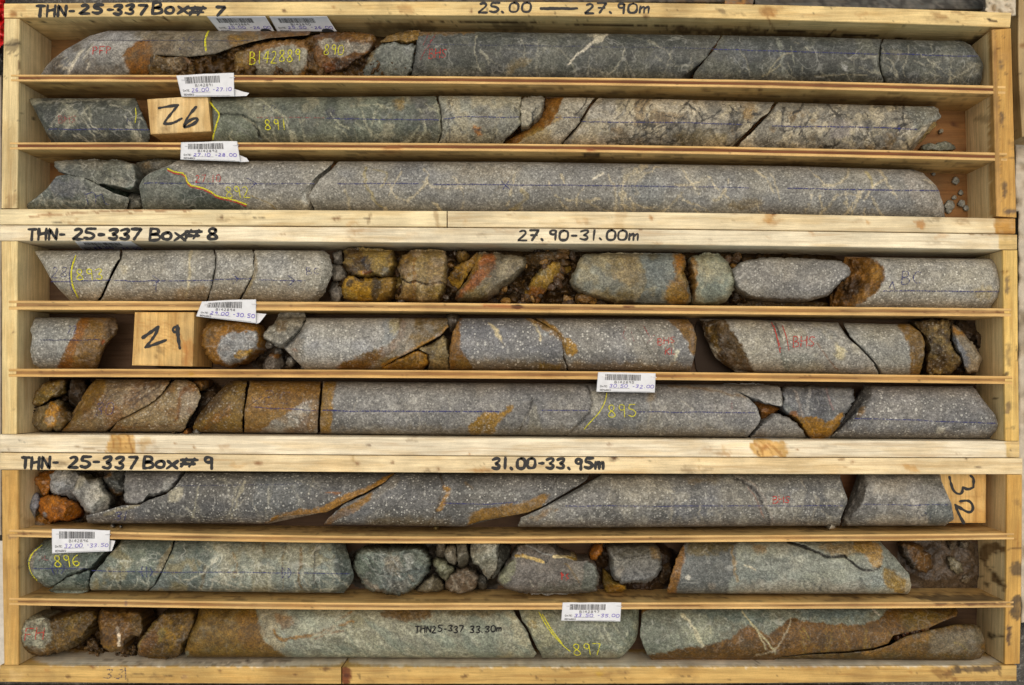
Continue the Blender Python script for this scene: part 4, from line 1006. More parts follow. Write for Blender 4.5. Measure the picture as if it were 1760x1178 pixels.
p = CO(2, [(362, 164), (363, 172), (369, 187), (376, 195), (371, 215), (367, 233), (366, 243), (364, 262)], [(746, 160), (755, 183), (758, 205), (757, 232), (753, 243), (750, 262)], c(102, 105, 92),
   'greenish core with yellow number 891 right of the 26 block', [C(c(142, 138, 116), .03, .15, .12, .75, 21), C(c(66, 72, 66), .035, .2, .2, .65, 24), K([(378, 196), (400, 197), (420, 200), (433, 210), (442, 220), (448, 238)], c(34, 38, 30), 3.4, .95, .8, 2, 4), P([(374, 198), (400, 198), (428, 206), (440, 222), (445, 244), (364, 262)], c(116, 122, 106), 3, 3, .7), P([(590, 198), (600, 195), (610, 202), (608, 214), (596, 216), (590, 208)], c(76, 78, 78), 2, 3, .9), P([(560, 190), (572, 186), (578, 200), (566, 206)], c(84, 84, 84), 2, 3, .8), P([(520, 205), (540, 200), (548, 225), (526, 236), (516, 224)], c(92, 94, 86), 3, 4, .7), P([(700, 166), (740, 166), (748, 200), (738, 220), (720, 205), (712, 180)], c(96, 94, 92), 4, 6, .7), P([(675, 172), (695, 170), (692, 186), (680, 188)], c(143, 118, 66), 4, 5, .7), P([(620, 165), (660, 165), (650, 240), (600, 245)], c(120, 126, 110), 5, 8, .5), P([(400, 170), (470, 168), (480, 200), (430, 204)], c(150, 148, 126), 5, 8, .5), P([(700, 225), (740, 222), (745, 243), (690, 243)], c(90, 82, 62), 5, 6, .5), VN(22, c(168, 166, 142), 380, 745, 168, 240, 1.8, .6, 22), VN(14, c(70, 74, 66), 380, 745, 168, 240, 1.6, .6, 25)], sp=.1, mo=.35, ck=.5, rough=.5)
blue(p, [(560, 204), (640, 205), (754, 206)], w=2); blue(p, [(440, 202), (560, 203)], w=1.3, mat=REDF)
mark(p, TS('891', 455, 205, 18, 10, .5, -.1), 2.2, YELLOW, 'yellow_crayon_number'); mark(p, [chai([(361, 176), (370, 188), (378, 196), (372, 214), (367, 232), (366, 240)], 2)], 3.4, YELLOW, 'yellow_crayon_line'); mark(p, TS('PP', 453, 182, 12, 9, .5), 1.7, BLUEDK, 'blue_crayon_letters'); mark(p, [[(560, 190), (566, 204), (574, 190)], [(574, 196), (582, 203), (574, 212)]], 1.7, BLUEDK, 'blue_crayon_arrow')
p = CO(2, [(750, 160), (758, 183), (761, 205), (760, 232), (756, 243), (752, 262)], [(897, 160), (894, 180), (892, 196), (895, 214), (880, 230), (863, 244), (852, 265)], c(140, 138, 122),
   'short grey and cream veined core left of the brown gap in the second row', [C(c(166, 156, 130), .04, .15, .2, .6, 41), C(c(108, 108, 104), .03, .15, .2, .6, 44), P([(812, 215), (828, 218), (826, 232), (815, 228)], ORG, 3, 5, .7), P([(768, 178), (778, 176), (776, 186)], c(140, 117, 64), 3, 4, .6), VN(14, c(60, 60, 56), 760, 890, 168, 242, 1.6, .7, 45)], sp=.1, mo=.6, ck=.8)
blue(p, [(762, 204), (800, 201), (892, 201)], w=1.8)
RK([(897, 174), (904, 167), (935, 166), (933, 188), (924, 205), (907, 219), (896, 219), (893, 195)], c(158, 152, 136), 'small cream chunk of core lodged above the brown gap in the second row', [VN(8, c(70, 68, 60), 895, 932, 170, 215, 1.6, .8, 47)], row=2, ez=14, edge=7, rough=.6, ck=.8)
p = CO(2, [(938, 162), (935, 190), (926, 207), (901, 226), (869, 243), (858, 265)], [(1028, 162), (1005, 188), (997, 209), (983, 226), (965, 244), (955, 265)], c(164, 156, 138),
   'cream core piece with an orange brown broken left face', [P([(930, 155), (968, 155), (966, 180), (957, 200), (946, 214), (922, 226), (895, 246), (850, 265), (850, 240), (925, 200)], c(123, 81, 32), 2, 4, 1, 0, 5, sp=0, mo=.1, ck=.1), P([(935, 160), (952, 160), (940, 190), (932, 198)], c(65, 44, 24), 4, 4, .8), P([(958, 196), (970, 205), (948, 214)], c(160, 130, 72), 3, 4, .7), P([(905, 228), (945, 216), (950, 246), (890, 250)], c(149, 128, 80), 5, 5, .6), VN(12, c(80, 76, 66), 950, 1010, 168, 240, 1.5, .7, 48), K([(1010, 168), (1002, 184), (990, 196)], c(40, 36, 30), 2.5, .8, d=1)], rimL=[(970, 162), (962, 190), (950, 212), (925, 227), (895, 246), (885, 265)], slL=.9, sp=.1, mo=.5, ck=.7, rough=.5)
blue(p, [(955, 202), (996, 201)], w=1.8)
BX = [C(c(110, 106, 97), .045, .0, .16, .8, 51), C(c(178, 166, 138), .05, .25, .15, .6, 54), C(c(112, 87, 45), .03, .45, .15, .6, 57)]
def scrib(n, x0, x1, s): return VN(n, c(62, 58, 52), x0, x1, 172, 252, 1.7, .8, s, 30, 90, 45, .1)
p = CO(2, [(1034, 162), (1014, 186), (1002, 209), (990, 226), (969, 244), (958, 268)], [(1333, 170), (1320, 195), (1303, 207), (1290, 221), (1272, 236), (1254, 250), (1243, 275)], c(166, 156, 136),
   'cream breccia core with dark scribbled veins between two slanted cracks', BX + [P([(1012, 180), (1060, 172), (1060, 205), (1005, 208)], c(158, 152, 142), 4, 5, .7), scrib(60, 1040, 1300, 61), P([(1040, 225), (1080, 225), (1090, 246), (1030, 246)], c(120, 114, 100), 5, 6, .5), P([(1275, 188), (1292, 186), (1290, 206), (1278, 206)], c(149, 115, 59), 4, 5, .6), P([(1160, 225), (1250, 225), (1250, 252), (1160, 250)], c(125, 109, 69), 6, 8, .5)], sp=.1, mo=.5, ck=.8, rimL=[(1050, 162), (1030, 180), (1014, 206), (1000, 226), (980, 246), (970, 268)], slL=.5)
blue(p, [(1000, 209), (1090, 210), (1200, 212), (1276, 214)], w=2)
p = CO(2, [(1340, 170), (1329, 193), (1311, 208), (1298, 223), (1283, 236), (1270, 250), (1262, 276)], [(1588, 174), (1613, 188), (1619, 202), (1600, 212), (1577, 228), (1566, 249), (1554, 278)], c(166, 157, 138),
   'cream breccia core at the right end of the second row with a broken stepped tip', BX + [scrib(40, 1340, 1560, 65), P([(1550, 178), (1622, 180), (1622, 206), (1590, 218), (1570, 230), (1565, 210), (1558, 196)], c(128, 130, 122), 4, 6, .8), P([(1420, 205), (1460, 203), (1462, 235), (1425, 240)], c(142, 134, 128), 4, 6, .7), P([(1390, 230), (1410, 228), (1412, 246), (1395, 248)], c(84, 78, 66), 5, 6, .6), P([(1525, 235), (1540, 232), (1534, 250)], c(102, 83, 48), 4, 4, .6), K([(1430, 200), (1432, 225)], c(180, 172, 150), 1.6, .6)], rimR=[(1560, 174), (1586, 186), (1592, 202), (1580, 214), (1562, 230), (1556, 249), (1546, 278)], slR=.7, sp=.1, mo=.5, ck=1.0, rough=.5)
blue(p, [(1328, 217), (1400, 218), (1500, 219), (1576, 222)], w=2.4, extra=[[(1545, 216), (1546, 226)]])
RK([(1590, 214), (1605, 208), (1610, 216), (1600, 226), (1586, 240), (1574, 252), (1568, 246), (1576, 230)], c(136, 117, 77), 'thin tan flake leaning on the stepped tip of the cream breccia core', dt=52, db=90, group=None)
RK([(1583, 252), (1596, 246), (1610, 248), (1625, 244), (1638, 250), (1642, 257), (1610, 260), (1586, 259)], c(110, 114, 104), 'grey gravel chip against the divider at the right end of the second row', dt=60, rough=2.5, group=None, mo=.8)
RK([(1613, 223), (1619, 222), (1622, 227), (1615, 230)], c(150, 146, 134), 'tiny pale stone chip on the floor right of the cream breccia core', dt=86, group=None, step=1.6)

# ================================================================ row 3
p = CO(3, [(47, 352), (44, 385)], [(223, 338), (222, 345), (218, 358), (216, 388)], c(100, 104, 98), 'lower dark green grey split core fragment with blue scrawl, left end of the third row',
   [C(c(134, 134, 124), .04, .1, .2, .6, 71), C(c(66, 70, 68), .035, .2, .2, .6, 74), VN(16, c(160, 158, 146), 60, 215, 305, 355, 1.6, .6, 72), P([(82, 312), (130, 310), (150, 330), (90, 340)], c(88, 88, 96), 5, 6, .6)], T=[(44, 353), (62, 340), (80, 325), (97, 303), (115, 300), (140, 304), (165, 316), (195, 332), (224, 341)], sp=.15, mo=.8, ck=.5, rough=.9)
mark(p, [[(146, 332), (152, 352)], [(146, 335), (160, 330), (165, 338), (164, 350)], [(165, 338), (175, 334), (180, 350), (186, 352)]], 1.8, BLUE, 'blue_crayon_scrawl')
RK([(94, 277), (135, 275), (211, 276), (232, 284), (236, 311), (226, 328), (207, 322), (170, 317), (133, 304), (103, 297), (95, 285)], c(110, 112, 104), "upper grey veined core fragment above a green slip face, left end of third row", [C(c(140, 136, 122), .04, .1, .2, .6, 76), VN(14, c(66, 68, 62), 100, 230, 278, 320, 1.5, .6, 77), P([(130, 305), (165, 318), (210, 324), (230, 320), (224, 330), (160, 330)], c(50, 66, 52), 3, 4, .9)], row=3, ez=16, edge=8, mo=.7, ck=.6, rough=1)
RK([(135, 304), (170, 317), (210, 323), (228, 330), (220, 341), (190, 331), (160, 316)], c(52, 66, 54), 'dark green slip face showing between the two split fragments in the third row', dt=30, rough=1.5)
RK([(233, 280), (260, 273), (300, 274), (316, 279), (300, 292), (262, 300), (242, 312), (236, 292)], c(92, 88, 76), 'small brown grey chunk under the 27.10 tag at the back of the third row', [P([(240, 280), (262, 276), (256, 296)], c(102, 80, 43), 3, 4, .7)], dt=26, mo=.6)
RK([(219, 340), (232, 330), (242, 334), (246, 357), (217, 362)], c(124, 124, 116), 'little grey wedge of rock at the foot of the cracked core in the third row', dt=34)
PO = [C(c(152, 147, 136), .025, .15, .25, .5, 81), C(c(118, 117, 116), .02, .15, .25, .5, 84)]
p = CO(3, [(314, 272), (287, 287), (260, 297), (246, 308), (240, 321), (243, 340), (246, 357), (248, 385)], [(577, 272), (570, 284), (545, 303), (528, 323), (517, 336), (530, 350), (533, 358), (536, 385)], c(143, 139, 130),
   'grey speckled core with red 27.10 and a yellow and red contact line', PO + [P([(288, 284), (300, 294), (318, 297), (322, 318), (345, 326), (365, 331), (378, 341), (405, 346), (425, 356), (430, 390), (236, 390), (236, 320), (250, 300)], c(98, 102, 94), 1.2, 2, 1, 0, 6, sp=.1, mo=.5, ck=.5), P([(312, 330), (335, 326), (365, 335), (385, 347), (424, 358), (426, 390), (316, 390), (318, 350)], c(66, 72, 66), 3, 4, .85, 0, 7), P([(250, 305), (280, 300), (300, 330), (305, 355), (250, 360)], c(116, 116, 106), 5, 7, .6), P([(268, 305), (290, 298), (300, 312), (280, 325)], c(90, 92, 90), 4, 5, .6), P([(524, 332), (540, 312), (560, 298), (575, 284), (580, 288), (560, 306), (535, 330), (532, 346), (520, 342)], c(92, 98, 92), 2, 3, .8), P([(516, 334), (528, 330), (534, 350), (522, 352)], c(182, 182, 176), 2, 3, .8), K([(425, 335), (455, 345), (475, 360)], c(149, 130, 80), 2, .6)], sp=.85, mo=.3, ck=.15)
blue(p, [(248, 315), (320, 315), (400, 316), (540, 316)], w=1.8, extra=[[(422, 305), (440, 315), (428, 326)]])
cl = [(288, 290), (300, 296), (318, 298), (323, 318), (345, 322), (362, 329), (373, 338), (400, 343), (424, 352)]
mark(p, [chai(np.array(cl) + [0, 2.8], 1)], 2.6, RED, 'red_crayon_line', off=.8); mark(p, [chai(cl, 1)], 3.2, YELLOW, 'yellow_crayon_line', off=1.1)
mark(p, TS('27.10', 336, 301, 12, 7, .5), 1.7, RED, 'red_crayon_number'); mark(p, TS('892', 388, 320, 20, 11, .3, -.2), 2.0, YELLOW, 'yellow_crayon_number')
p = CO(3, [(586, 272), (577, 287), (552, 306), (537, 325), (532, 340), (540, 357), (543, 385)], [(1560, 288), (1585, 297), (1604, 314), (1615, 331), (1622, 356), (1623, 371), (1625, 400)], c(133, 131, 126),
   'longest pale grey speckled core filling most of the third row', PO + [K([(630, 290), (626, 310), (638, 335), (655, 358)], c(154, 141, 98), 4, .7, 1, 4), K([(640, 290), (668, 296), (662, 312), (655, 322)], c(154, 141, 98), 2.4, .6), K([(730, 290), (738, 305), (730, 322), (700, 345)], c(198, 184, 152), 3, .6, 1, 4), K([(690, 295), (676, 320), (668, 335)], c(198, 184, 152), 2, .5), K([(880, 362), (900, 348), (908, 338), (895, 328)], c(164, 148, 104), 6, .85, 1, 3), K([(1020, 308), (1036, 298)], WHITE, 3, .9), K([(965, 300), (970, 315)], c(198, 184, 152), 4, .6), K([(1110, 285), (1080, 300), (1068, 318), (1075, 345)], c(198, 184, 152), 5, .6, 1, 5), K([(1130, 288), (1100, 305), (1085, 320), (1100, 335)], c(198, 184, 152), 3, .6, 1, 5), P([(1080, 315), (1130, 300), (1150, 335), (1120, 360), (1090, 345)], c(112, 116, 118), 8, 8, .6), P([(1060, 290), (1120, 288), (1080, 325)], c(156, 148, 128), 6, 7, .5), P([(880, 325), (930, 330), (960, 350), (930, 362), (880, 362)], c(116, 115, 113), 6, 8, .5),
     K([(1458, 290), (1456, 305), (1440, 318), (1415, 320)], c(198, 184, 152), 3, .7), K([(1488, 296), (1498, 308), (1500, 320)], c(167, 154, 109), 3, .8), K([(1520, 308), (1500, 320), (1485, 345)], c(198, 184, 152), 2.6, .7), K([(1440, 336), (1460, 332), (1480, 340)], c(198, 184, 152), 2, .6), P([(1550, 288), (1612, 310), (1624, 360), (1624, 375), (1580, 372), (1560, 330)], c(150, 142, 132), 5, 6, .6), P([(1250, 345), (1310, 342), (1305, 362), (1255, 362)], c(121, 102, 61), 5, 7, .6), P([(1400, 335), (1470, 330), (1470, 360), (1400, 362)], c(120, 119, 118), 8, 10, .5), P([(1160, 305), (1230, 300), (1200, 335)], c(158, 150, 130), 8, 8, .4), K([(1205, 312), (1180, 320), (1160, 318)], c(198, 184, 152), 2, .6), P([(780, 288), (900, 285), (880, 305), (800, 305)], c(150, 138, 118), 8, 8, .4), K([(850, 330), (870, 310)], c(110, 100, 80), 2, .5), VN(40, c(198, 184, 152), 580, 1600, 282, 362, 1.8, .6, 83)], sp=.55, mo=.3, ck=.15, rimR=[(1540, 288), (1568, 297), (1588, 316), (1598, 335), (1606, 371), (1608, 400)], slR=.9)
blue(p, [(580, 316), (720, 316)], [(745, 317), (870, 318), (1000, 319), (1165, 321)], w=2.2, extra=[[(862, 312), (876, 326)], [(874, 312), (864, 326)]]); blue(p, [(1170, 321), (1290, 323)], w=1.4); blue(p, [(1354, 324), (1470, 326), (1613, 328)], w=2.6)
CHIPS = ['grey chip at the back of the bare floor, third row right end', 'dark little chip in the middle of the floor, third row right end', 'largest grey chip on the floor right of the third row core', 'chip just right of the largest chip, third row floor', 'small chip nearest the right end wall, third row', 'tiny chip at the back near the divider, third row right end', 'tiny chip halfway down the floor, third row right end', 'lowest chip against the bottom board, third row right end']
for i, (x, y, r) in enumerate([(1643, 311, 6), (1652, 331, 4), (1632, 353, 9), (1653, 350, 6), (1661, 358, 4), (1605, 299, 3), (1640, 340, 3), (1630, 362, 5)]):
    RK([(x - r, y + .2 * r), (x - .3 * r, y - r), (x + .7 * r, y - .7 * r), (x + r, y + .3 * r), (x + .3 * r, y + r), (x - .6 * r, y + .8 * r)], c(146, 148, 142), CHIPS[i], dt=94 - r * 1.2, rough=1, jag=1, step=1.6, group='grey chips on the floor right of the third row', name='stone_chip', mo=.6)

# ================================================================ row 4
soil([(570, 430), (1000, 430), (1270, 430), (1470, 440), (1470, 535), (570, 530)], c(65, 46, 24), 80, 44, 5, 'dark rusty fines packed round the broken lumps in the top row of box 8')
SPK = [C(c(166, 160, 144), .03, .2, .25, .5, 91), C(c(128, 124, 116), .025, .2, .25, .5, 94), P([(100, 490), (560, 490), (560, 530), (100, 530)], c(148, 134, 112), 10, 8, .5)]
p = CO(4, [(59, 430), (62, 438), (73, 451), (81, 467), (91, 485), (107, 503), (124, 518), (134, 535)], [(208, 426), (206, 443), (195, 460), (186, 481), (174, 506), (166, 518), (160, 535)], GREYL,
   'pale speckled core with slanted left tip, yellow curve and number 893', SPK, sp=.9, mo=.3, ck=.15, rimL=[(66, 430), (70, 440), (80, 452), (88, 468), (98, 486), (113, 503), (130, 518), (140, 535)], slL=.8)
blue(p, [(88, 484), (120, 484), (190, 481)], w=2); mark(p, TS('28', 89, 459, 18, 11, .4, .1), 1.6, BLUE, 'blue_crayon_number'); mark(p, [chai([(128, 440), (120, 460), (119, 478), (122, 498), (132, 510)], 2)], 1.8, BLUE, 'blue_crayon_curve', off=.8)
mark(p, [chai([(130, 440), (123, 460), (122, 478), (126, 496), (134, 512)], 2)], 3.4, YELLOW, 'yellow_crayon_curve', off=1.1); mark(p, TS('893', 131, 462, 19, 12, .4, -.1), 2.2, YELLOW, 'yellow_crayon_number')
p = CO(4, [(213, 426), (210, 444), (200, 461), (191, 481), (180, 506), (172, 518), (166, 535)], [(364, 425), (370, 440), (369, 460), (364, 486), (359, 503), (355, 516), (352, 535)], GREYL,
   'pale speckled core with a thin cream band, second from the left in its row', SPK + [K([(329, 432), (326, 450), (325, 480), (320, 510)], c(190, 178, 146), 4, .75, 1, 2), P([(300, 495), (360, 488), (360, 520), (300, 520)], c(136, 109, 66), 6, 6, .5), P([(205, 455), (222, 460), (210, 474)], c(178, 166, 138), 3, 4, .6)], sp=.9, mo=.3)
blue(p, [(196, 483), (240, 483), (366, 482)], w=2.2, extra=[[(262, 474), (274, 482), (264, 491)], [(268, 484), (268, 502)]])
p = CO(4, [(367, 425), (373, 440), (372, 460), (367, 486), (362, 503), (358, 516), (355, 535)], [(434, 425), (436, 448), (435, 470), (424, 492), (411, 514), (402, 535)], GREYL, 'short pale speckled core between two fine upright cracks, third in its row', SPK, sp=.9, mo=.3)
blue(p, [(369, 480), (432, 480)], w=2, extra=[[(400, 472), (410, 480), (400, 488)]])
p = CO(4, [(439, 425), (439, 448), (438, 470), (428, 492), (415, 514), (407, 535)], [(552, 426), (566, 440), (572, 460), (566, 480), (562, 492), (555, 504), (546, 518), (540, 535)], GREYL, 'pale speckled core with a rough right end beside grey rubble, fourth in its row', SPK + [P([(438, 430), (444, 450), (440, 480), (420, 515), (412, 530), (425, 500), (434, 470)], c(140, 120, 74), 1.5, 2, .6), P([(545, 428), (575, 440), (575, 480), (550, 512), (556, 470)], c(140, 138, 130), 3, 4, .6)], sp=.9, mo=.3, rimR=[(536, 426), (550, 442), (556, 462), (552, 480), (548, 494), (542, 506), (532, 520), (526, 535)], slR=.8, jag=2.5)
blue(p, [(442, 482), (525, 483)], w=2, extra=[[(496, 474), (506, 482), (497, 491)]]); mark(p, TS('BC', 527, 460, 12, 9, .3), 1.5, BLUE, 'blue_crayon_letters')
for out, l in (([(570, 455), (587, 458), (598, 474), (590, 482), (574, 486), (568, 470)], 'angular grey stone touching the rough end of the pale speckled core'), ([(571, 484), (588, 483), (592, 500), (586, 520), (570, 520), (566, 500)], 'lower grey stone in the dark gap right of the pale speckled core'), ([(574, 435), (586, 432), (590, 448), (584, 458), (573, 452)], 'small dark grey stone at the back, right of the pale speckled core')):
    RK(out, c(138, 134, 128), l, dt=36 if 'angular' in l else 55, rough=1.2, sp=.4)
RK([(591, 430), (610, 426), (640, 427), (676, 431), (679, 455), (668, 471), (656, 476), (638, 470), (632, 476), (619, 476), (600, 470), (591, 452)], c(140, 117, 69), 'upper brown and tan core chunk with a dark blue black spot',
   [P([(586, 425), (624, 425), (630, 440), (640, 460), (636, 478), (590, 478)], c(69, 48, 24), 4, 6, .95, 1), P([(624, 438), (636, 438), (640, 452), (630, 462), (622, 450)], c(42, 40, 48), 3, 4, .9), P([(618, 466), (632, 466), (630, 476), (620, 476)], OCHY, 2, 3, .8), P([(664, 430), (682, 430), (682, 470), (668, 472)], c(97, 72, 32), 3, 5, .9), P([(658, 460), (668, 460), (666, 474), (656, 474)], c(150, 146, 130), 2, 3, .8), P([(620, 470), (640, 462), (632, 480)], c(119, 63, 29), 3, 4, .8), C(c(158, 130, 77), .06, .3, .2, .4, 9)], row=4, ez=16, edge=10, rough=1.6, mo=.2)
RK([(590, 483), (603, 474), (620, 480), (642, 479), (675, 477), (677, 490), (671, 511), (662, 518), (609, 519), (592, 512), (586, 498)], c(160, 122, 42), 'lower yellow ochre core chunk with black spots',
   [P([(640, 478), (656, 478), (654, 500), (648, 520), (638, 520), (640, 495)], c(56, 46, 36), 2.5, 4, .9), P([(656, 476), (682, 474), (678, 520), (650, 520)], c(113, 85, 42), 3, 4, .9), P([(597, 480), (606, 482), (604, 494), (596, 492)], BLK, 2, 3, .95), P([(606, 476), (628, 478), (625, 486), (610, 484)], c(58, 40, 24), 2, 3, .8), P([(588, 498), (612, 505), (612, 520), (590, 516)], c(140, 118, 67), 3, 5, .7)], row=4, ez=16, edge=10, rough=1, mo=.1)
RK([(678, 476), (688, 474), (692, 487), (686, 502), (678, 506), (675, 490)], c(130, 107, 58), 'small tan pebble between the ochre chunk and the tan cracked core', dt=40)
RK([(683, 460), (691, 442), (707, 430), (735, 429), (765, 432), (768, 451), (766, 471), (765, 488), (753, 516), (740, 520), (683, 516), (691, 498), (691, 479)], c(149, 126, 83), 'tan squarish core with a crack running across it',
   [P([(680, 430), (712, 428), (706, 450), (700, 480), (686, 480)], c(102, 74, 35), 4, 6, .9, 1), K([(690, 479), (703, 486), (711, 483), (724, 487), (738, 489), (752, 485), (766, 488)], c(40, 30, 20), 3, .95, .8, 2, 4), K([(713, 432), (711, 470), (712, 516)], c(117, 78, 35), 4, .7, 1.5, 4), P([(680, 495), (715, 490), (712, 520), (680, 520)], c(113, 81, 40), 4, 5, .8), P([(740, 490), (768, 486), (752, 518), (735, 510)], c(132, 107, 50), 4, 5, .7), C(c(186, 164, 132), .06, .3, .2, .4, 13), C(c(108, 80, 48), .05, .3, .2, .4, 17)], row=4, ez=15, edge=10, rough=1.1)
RK([(786, 433), (800, 430), (808, 440), (803, 450), (790, 452), (783, 444)], c(112, 85, 38), 'round brown clod at the back above the yellow brown fragment', dt=28, rough=2)
RK([(766, 481), (777, 465), (789, 455), (806, 447), (820, 434), (825, 442), (814, 461), (803, 479), (788, 500), (776, 500), (768, 492)], c(140, 104, 40), 'yellow brown crumbly fragment left of the red banded core', [C(c(97, 67, 27), .07, .1, .2, .7, 19), C(c(190, 150, 70), .09, .3, .2, .6, 29)], dt=16, rough=2.2)
RK([(822, 434), (851, 435), (903, 443), (901, 459), (880, 481), (863, 494), (834, 517), (783, 517), (786, 502), (806, 478), (816, 457)], c(116, 104, 80), 'brown core lump with a slanting brick red band',
   [P([(828, 436), (853, 436), (852, 460), (836, 480), (806, 502), (788, 516), (780, 508), (804, 480), (820, 458)], c(134, 78, 42), 2.5, 4, .95, 0, 4), P([(820, 434), (832, 434), (818, 470), (796, 498), (784, 505), (806, 472)], c(130, 96, 42), 2, 4, .8), P([(838, 440), (850, 445), (846, 462), (832, 472)], c(146, 84, 48), 3, 4, .7), P([(862, 445), (880, 452), (872, 475), (850, 490), (846, 480), (862, 466)], c(138, 128, 104), 4, 5, .7), P([(800, 500), (840, 490), (834, 520), (785, 520)], c(112, 96, 48), 5, 6, .6), C(c(80, 70, 52), .05, .3, .2, .5, 23)], row=4, ez=20, edge=14, rough=1.2, mo=.2)
RK([(898, 520), (902, 502), (914, 480), (931, 461), (954, 448), (978, 455), (981, 468), (961, 474), (948, 488), (934, 506), (926, 521)], c(145, 113, 53), 'curved tan shard standing on edge in dark mud', [P([(898, 522), (912, 490), (940, 495), (925, 525)], c(119, 68, 26), 4, 5, .8), P([(955, 447), (982, 455), (980, 470), (962, 472)], c(112, 91, 50), 3, 4, .7), P([(920, 470), (945, 458), (935, 480)], c(128, 122, 96), 4, 4, .7), P([(905, 506), (920, 504), (915, 522)], c(56, 31, 16), 3, 3, .8)], dt=24, rough=1.8)
RK([(900, 440), (930, 433), (958, 432), (978, 438), (975, 450), (950, 447), (925, 460), (905, 455)], c(73, 54, 30), 'dark brown clod behind the curved tan shard', dt=46, rough=3)
RK([(872, 496), (890, 500), (897, 514), (890, 522), (878, 510)], c(104, 92, 70), 'thin grey brown sliver left of the curved tan shard', dt=62)
RK([(1001, 438), (1050, 436), (1101, 436), (1140, 436), (1175, 437), (1179, 453), (1175, 471), (1181, 484), (1186, 500), (1188, 524), (1093, 524), (1060, 521), (1027, 512), (999, 503), (982, 492), (981, 479), (994, 459)], c(132, 124, 102), 'large blue grey and tan core piece with a rust right end',
   [P([(1100, 430), (1190, 430), (1190, 530), (1085, 530), (1106, 500), (1111, 480), (1103, 455)], c(112, 116, 110), 1.2, 3, 1, 1.6, 5), P([(985, 470), (1030, 448), (1060, 470), (1068, 500), (1030, 505), (990, 495)], c(122, 124, 114), 7, 9, .75), P([(1040, 440), (1100, 438), (1104, 490), (1062, 490), (1048, 465)], c(130, 111, 72), 6, 8, .7), P([(1005, 500), (1060, 505), (1095, 500), (1090, 524), (1020, 516)], c(117, 100, 59), 5, 6, .7), P([(1155, 436), (1180, 436), (1182, 480), (1190, 524), (1140, 526), (1142, 495), (1160, 478), (1158, 455)], c(128, 92, 40), 3, 5, .95, -.8, 9), P([(1160, 440), (1178, 440), (1172, 462), (1163, 460)], c(140, 89, 27), 3, 4, .8), P([(1142, 500), (1165, 485), (1185, 515), (1150, 522)], c(140, 109, 59), 3, 4, .6), P([(1110, 440), (1150, 440), (1140, 480), (1115, 485)], c(106, 114, 114), 8, 8, .5), P([(1000, 436), (1020, 438), (1010, 455), (1000, 455)], c(96, 98, 92), 4, 4, .6), C(c(140, 126, 88), .05, .3, .2, .4, 27)], row=4, ez=18, edge=12, rough=.8, mo=.2, ck=.25)
RK([(1186, 446), (1192, 440), (1215, 436), (1239, 438), (1254, 458), (1263, 480), (1263, 494), (1249, 518), (1235, 524), (1191, 524), (1192, 499), (1189, 472)], c(132, 134, 116), 'rounded grey green core piece with a rust left edge', [P([(1184, 440), (1196, 440), (1200, 475), (1196, 505), (1192, 526), (1186, 500)], c(128, 85, 30), 2.5, 3, .9), P([(1195, 445), (1215, 440), (1225, 470), (1205, 480)], c(130, 117, 80), 6, 6, .5), P([(1200, 490), (1250, 480), (1245, 520), (1200, 522)], c(112, 122, 116), 8, 8, .6), C(c(150, 140, 112), .05, .25, .2, .4, 33)], row=4, ez=18, edge=11, rough=.7, mo=.2)
RK([(1262, 500), (1275, 498), (1272, 520), (1258, 522)], c(96, 88, 80), 'small grey pebble under the left tip of the oval grey core', dt=55)
RK([(1268, 514), (1300, 510), (1350, 520), (1420, 520), (1425, 528), (1266, 528)], c(86, 65, 34), 'brown flat flake under the oval grey core', dt=56, rough=2.5)
p = RK([(1259, 464), (1276, 450), (1317, 443), (1365, 445), (1443, 448), (1460, 460), (1462, 472), (1443, 486), (1430, 500), (1419, 510), (1378, 519), (1320, 516), (1290, 511), (1269, 496), (1261, 480)], c(136, 132, 125), 'oval grey speckled core piece left of the rust faced core', [C(c(120, 118, 116), .02, .1, .2, .5, 35), K([(1300, 446), (1310, 470)], c(110, 104, 100), 2, .4)], row=4, ez=16, edge=10, rough=.5, sp=.75, jag=1.2)
p = CO(4, [(1450, 440), (1460, 448), (1466, 465), (1444, 486), (1427, 510), (1428, 528), (1430, 545)], [(1704, 440), (1712, 458), (1719, 492), (1713, 513), (1703, 527), (1696, 545)], c(158, 154, 144),
   'pale speckled core with a hollow rust brown left face, blue letters BC', SPK + [P([(1440, 436), (1490, 436), (1514, 453), (1521, 468), (1518, 487), (1503, 506), (1467, 527), (1450, 545), (1420, 545), (1420, 480)], c(112, 76, 32), 1.8, 3, 1, 0, 7, sp=.1, mo=.1), P([(1450, 482), (1478, 478), (1482, 500), (1462, 520), (1440, 520)], c(50, 34, 22), 6, 6, .85, 4), P([(1500, 455), (1516, 462), (1514, 480), (1500, 486)], c(147, 104, 40), 4, 5, .8), P([(1462, 448), (1480, 450), (1476, 470), (1464, 470)], c(78, 52, 24), 4, 5, .7), P([(1470, 508), (1500, 498), (1480, 524)], c(140, 100, 53), 4, 4, .7), P([(1670, 498), (1705, 486), (1708, 505), (1680, 518)], c(158, 139, 88), 4, 6, .5)], rimL=[(1490, 440), (1514, 453), (1521, 468), (1518, 487), (1503, 506), (1467, 527), (1455, 545)], slL=.75, rimR=[(1696, 440), (1704, 458), (1709, 492), (1704, 513), (1694, 527), (1688, 545)], slR=.8, sp=1.0, mo=.35, rough=.4)
blue(p, [(1518, 500), (1580, 500), (1650, 501), (1717, 502)], w=2.4, extra=[[(1528, 496), (1534, 484), (1538, 498)]]); mark(p, TS('BC', 1551, 466, 22, 14, .25, .1), 2, BLUE, 'blue_crayon_letters')

